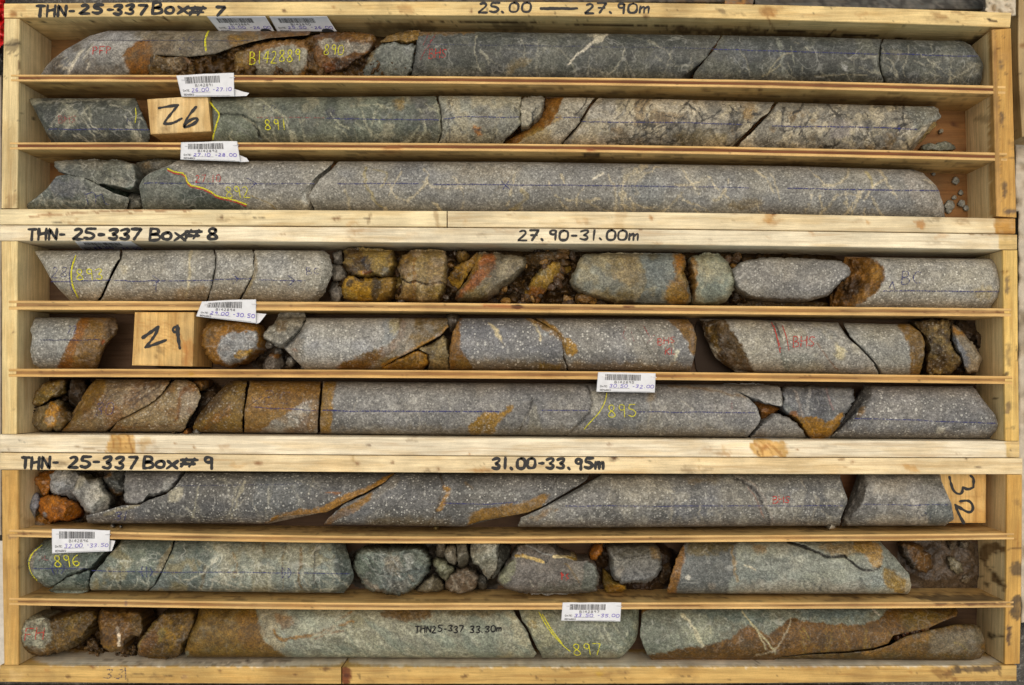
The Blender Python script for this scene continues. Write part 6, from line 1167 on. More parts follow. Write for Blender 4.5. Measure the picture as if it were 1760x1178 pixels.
p = CO(7, [(149, 886), (150, 895), (153, 904), (155, 920)], [(690, 800), (679, 813), (653, 834), (624, 849), (580, 865), (560, 881), (505, 883), (478, 890), (458, 900), (450, 915)], c(94, 93, 92),
   'long dark grey core with rust along its slanted right end, first core of box 9', DG + [P([(684, 805), (690, 815), (655, 842), (625, 856), (580, 872), (562, 888), (505, 890), (470, 905), (450, 912), (462, 893), (500, 876), (556, 873), (585, 852), (640, 836)], c(140, 98, 38), 2, 3, .95, 0, 5, sp=.1), P([(294, 838), (318, 836), (312, 858), (296, 868), (288, 858)], c(164, 158, 138), 3, 4, .8), K([(342, 835), (335, 860), (330, 890)], c(150, 146, 126), 2, .7, 1, 3), K([(420, 826), (412, 850), (396, 890)], c(158, 152, 132), 3.4, .75, 1, 4), K([(412, 830), (400, 860), (390, 896)], c(158, 152, 132), 2, .6, 1, 3), K([(470, 825), (466, 850), (456, 880)], c(150, 146, 130), 1.6, .6), K([(540, 820), (530, 850)], c(150, 146, 130), 2, .5), K([(575, 850), (590, 848), (560, 846)], ORG * .8, 2, .7), P([(440, 815), (540, 812), (520, 870), (430, 880)], c(104, 108, 110), 10, 8, .5), K([(286, 862), (288, 880), (280, 895)], c(46, 44, 44), 2, .8, 1, 2, 1.5), P([(150, 885), (240, 872), (225, 905), (152, 912)], c(120, 114, 108), 5, 5, .6), K([(236, 868), (205, 876), (180, 884)], c(150, 140, 112), 5, .6, 2, 3), VN(26, c(158, 154, 140), 240, 640, 815, 900, 1.5, .55, 106), P([(160, 892), (460, 896), (460, 920), (160, 920)], c(96, 92, 90), 7, 7, .5)], T=[(146, 887), (175, 880), (210, 869), (240, 868), (255, 860), (285, 850), (300, 838), (312, 822), (319, 813), (340, 812.5), (500, 812.5), (700, 813)], sp=.95, mo=.4, ck=.3, rough=.5)
blue(p, [(310, 835), (400, 834), (520, 832)], w=1.4, mat=BLUEDK); mark(p, TS('31', 198, 880, 14, 12, .2, .2), 2, BLUE, 'blue_crayon_number')
p = CO(7, [(692, 800), (681, 814), (656, 836), (629, 850), (592, 866), (572, 884), (560, 897), (551, 908), (548, 920)], [(1022, 800), (1014, 816), (1002, 831), (948, 857), (930, 872), (905, 882), (877, 884), (832, 894), (798, 905), (786, 920)], c(102, 101, 100),
   'grey core in the top row of box 9 with rust at both slanted ends', DG + [P([(582, 878), (618, 858), (640, 844), (640, 856), (612, 880), (575, 895), (555, 910), (552, 904)], c(141, 100, 38), 2.5, 3, .95, 0, 4, sp=.1), P([(655, 836), (680, 815), (690, 825), (665, 848), (640, 860)], c(120, 112, 100), 4, 4, .6), P([(798, 912), (808, 888), (820, 876), (845, 872), (900, 866), (922, 854), (935, 848), (948, 854), (930, 875), (905, 886), (877, 888), (832, 898)], c(126, 92, 40), 2, 3, .95, 0, 6, sp=.1), K([(757, 816), (764, 836), (758, 855), (752, 872), (744, 890), (736, 906)], c(60, 48, 32), 3, .85, 1, 2, 1.5), K([(764, 836), (772, 842), (765, 860), (756, 876)], c(145, 104, 43), 5, .8, 1.5, 3), P([(560, 880), (640, 866), (630, 905), (560, 915)], c(108, 110, 114), 8, 8, .5), K([(915, 820), (922, 840), (930, 852)], c(80, 76, 74), 2, .6), K([(963, 818), (950, 836), (936, 846)], c(50, 48, 48), 1.8, .8, .8, 2, .5), P([(870, 820), (930, 818), (925, 848), (885, 852)], c(130, 128, 126), 8, 8, .5), K([(740, 845), (860, 850), (940, 846)], c(150, 150, 146), 3, .4, 2, 4), K([(800, 830), (812, 840)], c(125, 98, 53), 4, .4), P([(640, 885), (780, 893), (770, 920), (620, 920)], c(108, 91, 58), 6, 7, .4)], sp=.9, mo=.35, ck=.25, rough=.5)
blue(p, [(762, 865), (840, 867), (890, 863)], w=2); blue(p, [(734, 866), (752, 865)], w=1.4, mat=BLUEDK)
p = CO(7, [(1050, 800), (1034, 817), (998, 842), (964, 859), (916, 882), (894, 890), (890, 900), (896, 920)], [(1442, 800), (1443, 821), (1446, 842), (1456, 858), (1452, 873), (1445, 889), (1443, 905), (1442, 920)], c(114, 112, 108),
   'grey core with a curving dark fracture band and a long slanted left end', DG + [P([(1045, 825), (1150, 818), (1160, 850), (1100, 870), (1060, 850)], c(152, 146, 132), 10, 9, .6), P([(970, 860), (1040, 830), (1050, 870), (940, 905), (900, 905)], c(134, 132, 130), 9, 8, .5), P([(905, 896), (935, 878), (960, 872), (935, 890)], c(140, 107, 58), 4, 4, .6), P([(1160, 855), (1240, 850), (1230, 890), (1150, 890)], c(98, 100, 106), 9, 8, .6), K([(1258, 818), (1282, 830), (1298, 845), (1312, 866), (1322, 888), (1320, 908)], c(54, 50, 50), 3.2, .9, 1, 2, 2), K([(1266, 818), (1290, 828), (1308, 848), (1320, 868), (1328, 890), (1327, 908)], c(150, 140, 132), 3.5, .7, 1, 2), K([(1284, 836), (1302, 860), (1312, 890)], c(140, 100, 83), 1.6, .7), K([(1110, 822), (1130, 840), (1160, 846)], c(164, 158, 142), 2.6, .6), K([(1150, 835), (1156, 870), (1150, 900)], c(160, 154, 140), 4, .5, 1, 4), P([(1170, 816), (1240, 816), (1230, 830), (1180, 828)], c(119, 98, 58), 6, 6, .4), C(c(150, 146, 134), .04, .3, .2, .5, 109), VN(18, c(164, 158, 144), 1000, 1430, 820, 900, 1.6, .5, 110), P([(900, 896), (1440, 896), (1440, 920), (900, 920)], c(108, 102, 98), 7, 7, .5)], sp=.7, mo=.5, ck=.3, rough=.4, jag=2)
blue(p, [(972, 870), (1100, 870), (1230, 870), (1448, 870)], w=1.8, mat=BLUE); mark(p, TS('BHS', 1329, 853, 12, 8, .25), 1.8, RED, 'red_crayon_letters')
p = CO(7, [(1470, 805), (1478, 821), (1470, 850), (1460, 870), (1448, 888), (1446, 905), (1446, 920)], [(1617, 800), (1617, 821), (1623, 845), (1634, 865), (1640, 893), (1624, 903), (1620, 920)], c(136, 132, 125),
   'short grey core with dark ends beside the wooden 32 block', DG + [P([(1464, 800), (1488, 800), (1490, 840), (1484, 866), (1466, 886), (1455, 905), (1440, 905), (1450, 870)], c(72, 66, 60), 2, 3, .95, 0, 4, sp=.2), P([(1590, 860), (1634, 862), (1642, 895), (1600, 905), (1588, 890)], c(88, 94, 94), 4, 5, .8), P([(1570, 816), (1618, 818), (1622, 840), (1600, 842)], c(96, 94, 86), 5, 5, .7), P([(1500, 830), (1560, 828), (1560, 850), (1505, 850)], c(152, 144, 130), 8, 7, .6), K([(1446, 893), (1490, 886), (1520, 866), (1560, 858), (1600, 846)], c(96, 92, 86), 2, .6, 1, 3), P([(1490, 890), (1560, 880), (1560, 905), (1490, 908)], c(142, 134, 120), 6, 6, .6), K([(1580, 868), (1576, 890)], c(60, 58, 60), 2, .6)], rimL=[(1486, 800), (1488, 842), (1482, 866), (1466, 885), (1456, 905), (1454, 920)], slL=1.0, sp=.5, mo=.5, ck=.4, rough=.7)
blue(p, [(1480, 867), (1570, 868), (1630, 868)], w=1.6); mark(p, TS('MI', 1580, 880, 14, 12, .3), 1.6, BLUEDK, 'blue_crayon_letters')
for i, (x, y, r, l) in enumerate([(1428, 905, 8, 'pale translucent chip on the divider below the long slanted grey core'), (194, 905, 5, 'white chip on the divider above the 32.00 tag'), (207, 906, 3, 'smaller white chip right of the other chip above the 32.00 tag'), (749, 908, 4, 'brown crumb under the grey core with rust at both ends')]):
    RK([(x - r, y + .2 * r), (x - .4 * r, y - .6 * r), (x + .6 * r, y - .8 * r), (x + r, y + .1 * r), (x + .4 * r, y + .6 * r), (x - .6 * r, y + .7 * r)], c(168, 162, 150) if i < 3 else c(130, 111, 64), l, dt=30, rough=1, jag=1, step=1.6, group='pale chips on the divider', name='stone_chip')

# ================================================================ row 8
soil([(590, 930), (880, 930), (870, 1022), (600, 1022)], c(52, 48, 42), 92, 78, 15, 'dark wet grit between the dark green grey rocks, middle row of box 9')
soil([(1020, 930), (1170, 932), (1160, 1018), (1020, 1018)], c(58, 42, 28), 90, 72, 17, 'dark rusty grit round the grey block, middle row of box 9')
GA = [C(c(142, 146, 132), .03, .15, .25, .6, 121), C(c(74, 84, 80), .03, .15, .25, .6, 124), C(c(140, 126, 83), .02, .5, .15, .5, 127)]
p = RK([(84, 925), (62, 940), (48, 957), (47, 975), (53, 990), (70, 1003), (87, 1012), (112, 993), (140, 982), (157, 976), (172, 960), (206, 925)], c(100, 108, 99), 'green grey core end with yellow number 896, under the 32.00 tag', GA + [P([(44, 945), (66, 940), (56, 965), (60, 985), (50, 985)], c(132, 118, 104), 3, 3, .7), P([(140, 950), (180, 945), (160, 975), (140, 982)], c(90, 102, 94), 5, 5, .6)], row=8, ez=16, edge=9, rough=.7, mo=.6, ck=.5)
mark(p, TS('896', 93, 954, 20, 12, .3, -.15), 2.4, YELLOW, 'yellow_crayon_number'); mark(p, [chai([(72, 938), (54, 952), (49, 968), (53, 985), (64, 998)], 2)], 3, YELLOW, 'yellow_crayon_curve'); blue(p, [(56, 977), (100, 978), (150, 978)], w=1.8, extra=[chai([(92, 966), (88, 976), (93, 988)], 2), [(99, 968), (99, 986)], chai([(106, 968), (112, 977), (105, 986)], 2)]); mark(p, TS('AL', 68, 955, 8, 7, .3), 1.4, REDF, 'red_crayon_letters')
RK([(86, 1014), (100, 1002), (119, 990), (140, 984), (158, 978), (154, 1003), (152, 1016), (120, 1022), (90, 1018)], c(106, 116, 108), 'lower broken wedge of green grey core with a dark right face', [P([(126, 990), (158, 976), (155, 1010), (130, 1012)], c(58, 70, 64), 2, 3, .9, 1)], row=8, ez=14, edge=8, rough=.8, mo=.5)
p = CO(8, [(218, 915), (206, 935), (183, 960), (159, 988), (155, 1003), (157, 1016), (160, 1026)], [(304, 915), (299, 932), (289, 958), (276, 985), (265, 1005), (252, 1016), (247, 1026)], c(100, 109, 101), 'green grey core between two slanted cracks, middle row of box 9', GA + [K([(206, 980), (208, 1000), (205, 1015)], c(56, 60, 54), 1.8, .8, 1, 2, 1), VN(14, c(170, 172, 158), 170, 290, 935, 1010, 1.6, .6, 128), P([(260, 990), (290, 940), (300, 930), (285, 980)], c(140, 118, 72), 3, 3, .5)], sp=.15, mo=.75, ck=.5, rough=.5)
blue(p, [(158, 981), (200, 983), (278, 983)], w=1.8, extra=[chai([(245, 974), (241, 983), (246, 992)], 2), [(252, 974), (252, 992)], [(258, 976), (262, 984), (258, 990)]])
p = CO(8, [(308, 915), (302, 933), (292, 958), (279, 985), (269, 1005), (256, 1016), (251, 1026)], [(586, 915), (596, 945), (604, 970), (608, 990), (604, 1005), (593, 1016), (582, 1026)], c(114, 122, 116),
   'long green grey core with upright cream and rust bands and a dark rounded right end', GA + [P([(372, 935), (400, 935), (395, 1010), (372, 1000), (378, 965)], c(170, 166, 144), 6, 8, .7), P([(400, 932), (540, 932), (540, 1010), (400, 1010)], c(146, 148, 132), 12, 10, .5), K([(352, 975), (350, 1000), (345, 1015)], c(90, 78, 52), 5, .7, 1.5, 3), K([(400, 950), (410, 975), (402, 990)], c(140, 113, 59), 4, .6, 1.5, 4), K([(517, 940), (516, 970), (512, 1000), (520, 1012)], c(104, 81, 40), 4, .8, 1.2, 3), K([(490, 938), (484, 975), (486, 1010)], c(104, 92, 62), 2.4, .7, 1, 3), K([(452, 935), (455, 950)], c(102, 78, 37), 5, .6), K([(545, 940), (538, 975), (545, 1010)], c(66, 64, 54), 3, .8, 1, 3), P([(560, 920), (592, 925), (610, 980), (606, 1010), (585, 1024), (572, 1000), (578, 965), (566, 940)], c(84, 92, 88), 3, 4, .9, 0, 5), K([(360, 995), (380, 1000), (410, 1012)], c(180, 176, 160), 3, .6), K([(340, 935), (335, 965), (345, 985)], c(90, 102, 96), 4, .6), VN(26, c(176, 174, 156), 300, 560, 935, 1012, 1.8, .6, 131)], rimR=[(566, 915), (576, 945), (582, 970), (586, 990), (582, 1005), (572, 1016), (564, 1026)], slR=.9, sp=.15, mo=.7, ck=.6, rough=.7)
blue(p, [(270, 983), (400, 984), (600, 986)], w=1.8, extra=[chai([(485, 976), (492, 985), (485, 994)], 2), [(485, 976), (485, 994)], chai([(495, 976), (502, 985), (495, 994)], 2), [(495, 976), (495, 994)]])
RK([(605, 969), (614, 950), (626, 942), (675, 940), (724, 942), (732, 952), (739, 966), (737, 982), (720, 1005), (700, 1018), (683, 1024), (662, 1020), (636, 1016), (624, 1004), (616, 990)], c(104, 112, 106), 'biggest dark green grey boulder in the middle row of box 9, white flecked', [P([(605, 965), (620, 945), (640, 960), (650, 985), (620, 990)], c(122, 134, 122), 4, 5, .7), P([(660, 950), (685, 952), (690, 985), (668, 990)], c(136, 122, 100), 5, 6, .6), P([(694, 955), (708, 952), (706, 980), (696, 984)], c(184, 186, 180), 3, 5, .8), P([(682, 984), (690, 988), (688, 994)], c(206, 200, 190), 1.5, 2, .9), P([(700, 988), (715, 986), (710, 998)], c(190, 180, 166), 2, 4, .6), P([(622, 994), (640, 1004), (664, 1018), (640, 1018), (624, 1006)], c(150, 138, 122), 3, 4, .7), K([(630, 955), (645, 980), (652, 988)], c(50, 52, 50), 1.8, .8, 1, 2, 1), K([(652, 988), (700, 982), (738, 976)], c(54, 56, 52), 1.6, .7, 1, 3, 1), P([(664, 998), (700, 995), (700, 1015), (670, 1022)], c(90, 86, 80), 5, 6, .6), VN(14, c(150, 152, 146), 620, 735, 945, 1010, 1.6, .6, 133)], dt=2, rough=2, fac=8, mo=.5, ck=.6, gl=.35)
RKG = dict(group='dark rocks in the middle of box 9')
RK([(766, 938), (783, 937), (786, 955), (784, 974), (772, 969), (762, 952)], c(118, 112, 100), 'left of two narrow grey brown stones standing side by side under the divider', dt=16, rough=1.4, fac=5, gl=.3, mo=.5)
RK([(785, 934), (802, 935), (806, 962), (796, 977), (788, 975), (785, 955)], c(104, 100, 90), 'right of two narrow grey brown stones standing side by side under the divider', dt=12, rough=1.2, fac=5, gl=.3, mo=.4)
RK([(742, 968), (750, 960), (764, 962), (775, 972), (782, 978), (768, 1001), (755, 990)], c(108, 110, 92), 'greenish faceted stone between the big boulder and the brown oval stone', dt=24, rough=1.5, fac=5, gl=.3, mo=.5)
RK([(750, 935), (764, 932), (768, 950), (760, 960), (748, 956)], c(92, 86, 76), 'dim brown stone deep at the back right of the biggest boulder', dt=44, rough=1.5, fac=5)
RK([(764, 1005), (772, 990), (786, 979), (802, 976), (814, 984), (823, 992), (820, 1006), (807, 1017), (788, 1020), (771, 1014)], c(100, 86, 72), 'brown grey oval stone lying on the lower divider, middle of box 9', dt=10, rough=1.4, fac=7, gl=.3, mo=.5, ops=[VN(8, c(160, 150, 134), 770, 818, 982, 1012, 1.5, .6, 135)])
RK([(716, 1015), (733, 995), (744, 987), (764, 1002), (762, 1014), (730, 1020)], c(104, 98, 82), 'olive brown flat stone wedged below the right side of the biggest boulder', dt=36, rough=1.2, fac=4, gl=.3)
RK([(808, 932), (830, 930), (860, 932), (858, 955), (853, 976), (846, 990), (839, 999), (832, 985), (823, 973), (810, 966)], c(146, 146, 136), 'pale grey sparkling rock in the middle of box 9, left of the veined slab', [P([(812, 935), (840, 934), (835, 950), (815, 952)], c(126, 118, 100), 5, 5, .6), P([(820, 978), (836, 978), (840, 998), (830, 994)], c(104, 94, 76), 3, 4, .7)], dt=6, rough=3, fac=7, sp=.6, mo=.9, gl=.3)
RK([(858, 934), (878, 940), (872, 962), (852, 992), (845, 994), (855, 970)], c(70, 72, 68), 'nearly black stone squeezed between the sparkling rock and the veined slab', dt=30, rough=1.5)
RK([(818, 990), (832, 988), (840, 1002), (834, 1014), (822, 1010)], c(64, 62, 56), 'small dark stone touching the brown oval stone on its right', dt=44)
p = RK([(893, 938), (905, 932), (950, 934), (961, 949), (991, 961), (1004, 964), (1010, 963), (1023, 970), (1029, 996), (1024, 1018), (930, 1022), (894, 1018), (870, 1011), (855, 1001), (858, 990), (881, 957)], c(108, 102, 96), 'grey brown slab with two short cream veins and small red marks', [K([(886, 956), (905, 957), (922, 962), (934, 967)], c(206, 178, 116), 4, .95, .8, 1.5), K([(886, 955), (898, 954)], OCHY, 3, .8), K([(951, 957), (962, 957), (978, 958), (990, 961)], c(210, 192, 146), 4.5, .95, .8, 1.5), K([(975, 958), (991, 962)], OCHY, 3, .8), K([(905, 937), (920, 944), (932, 952), (948, 954)], c(160, 162, 160), 2, .8, .8, 1.5), K([(938, 966), (948, 956)], c(40, 38, 36), 1.6, .8), P([(855, 990), (882, 960), (892, 966), (876, 1004), (860, 1006)], c(128, 128, 102), 2.5, 3, .9, 1), P([(1002, 965), (1024, 968), (1030, 1000), (1020, 1020), (998, 1015), (1003, 990)], c(92, 98, 90), 2, 3, .8, .8), K([(945, 972), (930, 995), (915, 1015)], c(80, 72, 66), 4, .5, 2, 3), P([(925, 1002), (1000, 1004), (1000, 1022), (920, 1022)], c(98, 100, 92), 5, 6, .6), K([(972, 968), (984, 982), (994, 1000)], c(123, 96, 40), 2, .7, 1, 2), K([(912, 1000), (917, 1008)], WHITE, 1.8, .7), P([(980, 970), (1000, 968), (998, 1000), (988, 1000)], c(120, 116, 106), 4, 4, .5)], row=8, ez=18, edge=9, rough=.9, mo=.4, ck=.5, gl=.25)
mark(p, [[(965, 984), (966, 997)], [(964, 985), (969, 989), (965, 991)], [(976, 987), (973, 990), (977, 994), (973, 997)]], 2.4, RED, 'red_crayon_marks')
RK([(1014, 949), (1022, 936), (1036, 934), (1036, 950), (1024, 962), (1014, 966)], c(149, 92, 32), 'small orange crumbly stone under the divider right of the veined slab', dt=26, rough=2.4)
RK([(1045, 942), (1055, 936), (1126, 936), (1137, 955), (1135, 979), (1128, 992), (1116, 1001), (1090, 1000), (1071, 1003), (1056, 994), (1049, 972)], c(104, 102, 97), 'squarish grey block of core standing over an orange stone, middle row of box 9', [P([(1045, 935), (1120, 935), (1135, 948), (1110, 956), (1060, 963)], c(84, 80, 68), 3, 5, .8, 1.2), P([(1118, 940), (1138, 945), (1136, 965), (1122, 960)], c(119, 91, 45), 3, 4, .6), K([(1062, 964), (1090, 957), (1120, 954)], c(60, 56, 50), 2, .7), K([(1100, 965), (1095, 980), (1085, 998)], c(78, 76, 74), 3, .5, 2, 3), P([(1056, 975), (1075, 972), (1070, 996), (1058, 990)], c(122, 112, 96), 4, 5, .6)], row=8, ez=20, edge=12, rough=1.1, mo=.3, ck=.4, gl=.25)
RK([(1036, 979), (1048, 985), (1053, 998), (1066, 1004), (1076, 1008), (1073, 1017), (1044, 1020), (1035, 1006)], c(132, 107, 53), 'ochre and grey stone wedged at the foot of the squarish grey block', [P([(1046, 1004), (1076, 1004), (1072, 1018), (1048, 1018)], c(153, 109, 37), 3, 4, .8)], dt=34, rough=1.4, fac=5)
RK([(1138, 970), (1150, 965), (1156, 985), (1146, 1002), (1132, 1000)], c(76, 58, 38), 'dark brown stone deep in the gap left of the last green grey core', dt=58, rough=2)
p = CO(8, [(1184, 915), (1175, 937), (1163, 960), (1156, 980), (1150, 1000), (1146, 1014), (1150, 1027)], [(1500, 918), (1521, 940), (1544, 966), (1561, 986), (1567, 1006), (1562, 1019), (1556, 1028)], c(136, 140, 130),
   'last core of the middle row of box 9, dark left third, rusty broken right end', [C(c(160, 160, 146), .035, .15, .25, .6, 141), C(c(104, 110, 106), .035, .15, .25, .6, 144), P([(1150, 915), (1262, 915), (1268, 950), (1262, 985), (1252, 1010), (1250, 1030), (1140, 1030), (1150, 980)], c(92, 94, 93), 3, 5, .9, 0, 6), P([(1180, 912), (1176, 940), (1180, 955), (1172, 975), (1166, 1000), (1160, 1030), (1138, 1030), (1148, 980), (1160, 940)], c(120, 82, 40), 2.5, 4, .95, -.6, 4, sp=0), P([(1176, 930), (1265, 930), (1262, 945), (1180, 955)], c(113, 98, 56), 5, 6, .7), P([(1176, 958), (1198, 952), (1192, 962), (1180, 966)], c(112, 116, 114), 1.5, 2, .8), P([(1176, 994), (1184, 988), (1188, 992), (1182, 998)], c(190, 186, 174), 1.2, 1.5, .9), P([(1216, 1002), (1230, 1000), (1232, 1012), (1220, 1014)], c(140, 134, 124), 2, 3, .8), P([(1290, 935), (1320, 936), (1318, 950), (1294, 950)], c(140, 104, 48), 4, 5, .6), K([(1280, 972), (1290, 974), (1298, 981)], c(200, 190, 164), 2, .8), K([(1258, 940), (1262, 970), (1266, 1000)], c(140, 111, 56), 3, .6, 2, 4),
     P([(1460, 925), (1510, 930), (1518, 955), (1515, 972), (1500, 980), (1490, 960), (1470, 945)], c(154, 118, 61), 2.5, 4, .85), P([(1400, 936), (1470, 930), (1490, 950), (1440, 955)], c(136, 109, 59), 5, 6, .7), P([(1515, 975), (1540, 985), (1566, 1000), (1566, 1022), (1530, 1020), (1518, 1000)], c(141, 111, 51), 3, 5, .85), P([(1520, 935), (1544, 966), (1560, 985), (1540, 985), (1520, 970)], c(122, 126, 116), 3, 4, .8), P([(1556, 990), (1570, 1000), (1566, 1022), (1556, 1020)], c(174, 168, 146), 2, 3, .7), P([(1270, 1000), (1500, 1000), (1500, 1030), (1260, 1030)], c(142, 136, 124), 9, 9, .6), VN(14, c(80, 84, 80), 1280, 1480, 950, 1000, 1.6, .5, 146),
     K([(1355, 933), (1378, 938), (1399, 946), (1412, 954), (1424, 958), (1451, 957)], c(22, 20, 18), 4, .95, .7, 1.5, 5), K([(1451, 957), (1464, 966), (1477, 978), (1490, 981), (1504, 981), (1514, 975)], c(22, 20, 18), 2.8, .95, .7, 1.2, 4)], rimR=[(1492, 918), (1514, 944), (1518, 972), (1512, 986), (1530, 1006), (1540, 1019), (1540, 1028)], slR=.8, sp=.2, mo=.5, ck=.4, rough=.6)
RK([(1547, 932), (1576, 936), (1600, 955), (1603, 975), (1592, 986), (1576, 982), (1562, 968), (1551, 951)], c(104, 74, 44), 'rounded brown stone lying in mud right of the last green grey core', [P([(1544, 935), (1560, 940), (1580, 980), (1570, 985), (1552, 960)], c(62, 56, 48), 4, 5, .9)], dt=44, rough=2, gl=.3)  # dark patch on the left flank paints shading into the stone
RK([(1626, 955), (1640, 958), (1654, 972), (1656, 985), (1642, 986), (1632, 976)], c(112, 106, 88), 'mud coated grey stone in the middle of the muddy corner of box 9', [P([(1636, 966), (1650, 968), (1648, 980)], c(160, 156, 140), 2, 3, .6)], dt=74, rough=3, gl=.4)
RK([(1654, 990), (1664, 988), (1668, 998), (1660, 1004), (1652, 1000)], c(96, 84, 66), 'smaller mud coated stone in front, muddy corner of box 9', dt=82, rough=2, gl=.4)
RK([(1628, 932), (1640, 930), (1646, 940), (1634, 945)], c(96, 86, 72), 'dull stone at the back, left of two, in the muddy corner of box 9', dt=76, rough=2, gl=.4); RK([(1650, 930), (1664, 932), (1662, 942), (1652, 942)], c(108, 100, 88), 'dull stone at the back, right of two, in the muddy corner of box 9', dt=76, rough=2, gl=.4)
soil([(1540, 930), (1690, 925), (1700, 1012), (1550, 1012)], c(70, 57, 44), 92, 88, 19, 'wet brown mud covering the floor at the right end, middle row of box 9', gl=.55, rough=.3, ops=[P([(1530, 920), (1710, 915), (1710, 1020), (1540, 1020)], c(86, 72, 56), 4, 5, .85), P([(1545, 930), (1620, 930), (1600, 1000), (1550, 1000)], c(56, 46, 38), 6, 6, .6)])

# ================================================================ row 9
soil([(90, 1070), (350, 1050), (345, 1132), (120, 1135)], c(76, 54, 25), 88, 66, 21, 'brown crumbled debris between the three brown rocks, lowest row of box 9')
p = RK([(32, 1081), (40, 1067), (55, 1059), (77, 1058), (88, 1064), (108, 1058), (126, 1051), (167, 1049), (169, 1064), (147, 1093), (130, 1110), (108, 1120), (71, 1127), (43, 1120), (33, 1107)], c(94, 70, 31), 'brown rock with a pale grey left end lettered FH in red', [P([(28, 1075), (50, 1056), (78, 1056), (90, 1068), (86, 1095), (80, 1118), (60, 1122), (40, 1112), (30, 1100)], c(146, 144, 124), 3, 5, .95, 0, 4), P([(34, 1108), (70, 1116), (110, 1112), (90, 1130), (40, 1126)], c(110, 78, 33), 3, 5, .7), C(c(71, 52, 24), .05, .15, .2, .6, 151), P([(100, 1062), (150, 1052), (140, 1072), (110, 1085)], c(104, 83, 38), 5, 6, .6)], row=9, ez=22, edge=14, rough=1.8, mo=.3)
mark(p, TS('FH', 44, 1080, 20, 13, .4, .15, -.05), 2.2, RED, 'red_crayon_letters')
RK([(166, 1058), (175, 1047), (245, 1051), (245, 1081), (243, 1096), (228, 1092), (216, 1106), (212, 1118), (188, 1120), (173, 1106), (172, 1078)], c(102, 71, 31), 'squat brown rock with a white streak, second from the left in the lowest row', [K([(202, 1080), (204, 1095), (205, 1109)], c(214, 196, 170), 4.5, .9, 1, 1), C(c(77, 52, 23), .05, .15, .2, .6, 153), C(c(124, 90, 38), .06, .3, .2, .5, 157), P([(222, 1055), (246, 1056), (246, 1095), (228, 1090)], c(85, 66, 34), 4, 5, .6), P([(180, 1110), (205, 1114), (200, 1124), (184, 1122)], c(127, 94, 33), 3, 4, .7)], row=9, ez=20, edge=10, rough=1.6, mo=.25, sp=.15)
RK([(235, 1112), (248, 1090), (266, 1066), (286, 1051), (338, 1047), (333, 1081), (315, 1111), (306, 1130), (265, 1132), (241, 1128)], c(99, 73, 31), 'leaning brown and ochre rock, third from the left in the lowest row', [P([(282, 1070), (312, 1056), (320, 1070), (300, 1110), (292, 1126), (278, 1120)], c(125, 94, 31), 3, 5, .8), P([(236, 1112), (262, 1080), (275, 1090), (262, 1126), (242, 1128)], c(99, 65, 35), 4, 5, .7), P([(272, 1084), (284, 1080), (280, 1100), (272, 1106)], c(124, 108, 61), 2, 4, .7), C(c(74, 54, 24), .06, .2, .2, .6, 161), K([(236, 1112), (250, 1090), (268, 1068)], c(131, 111, 65), 2, .6)], row=9, ez=20, edge=10, rough=1.8, mo=.25, sp=.15)
rubble([(134, 1118), (150, 1104), (168, 1095), (182, 1120), (166, 1131), (140, 1133)], 30, 3, 9, [c(81, 58, 25), c(65, 47, 22), c(95, 71, 31)], 80, 46, 3, 'brown crumbs heaped under the squat brown rock on its left side')
rubble([(196, 1124), (214, 1112), (232, 1112), (236, 1130), (226, 1140), (208, 1136)], 30, 3, 8, [c(81, 58, 25), c(65, 47, 22), c(95, 71, 31)], 80, 46, 4, 'brown crumbs heaped between the squat rock and the leaning rock')
GT = [C(c(150, 148, 128), .025, .15, .25, .55, 171, .6, 1.6, 35), C(c(118, 130, 118), .03, .2, .25, .5, 174, .5, 1.8, 40)]
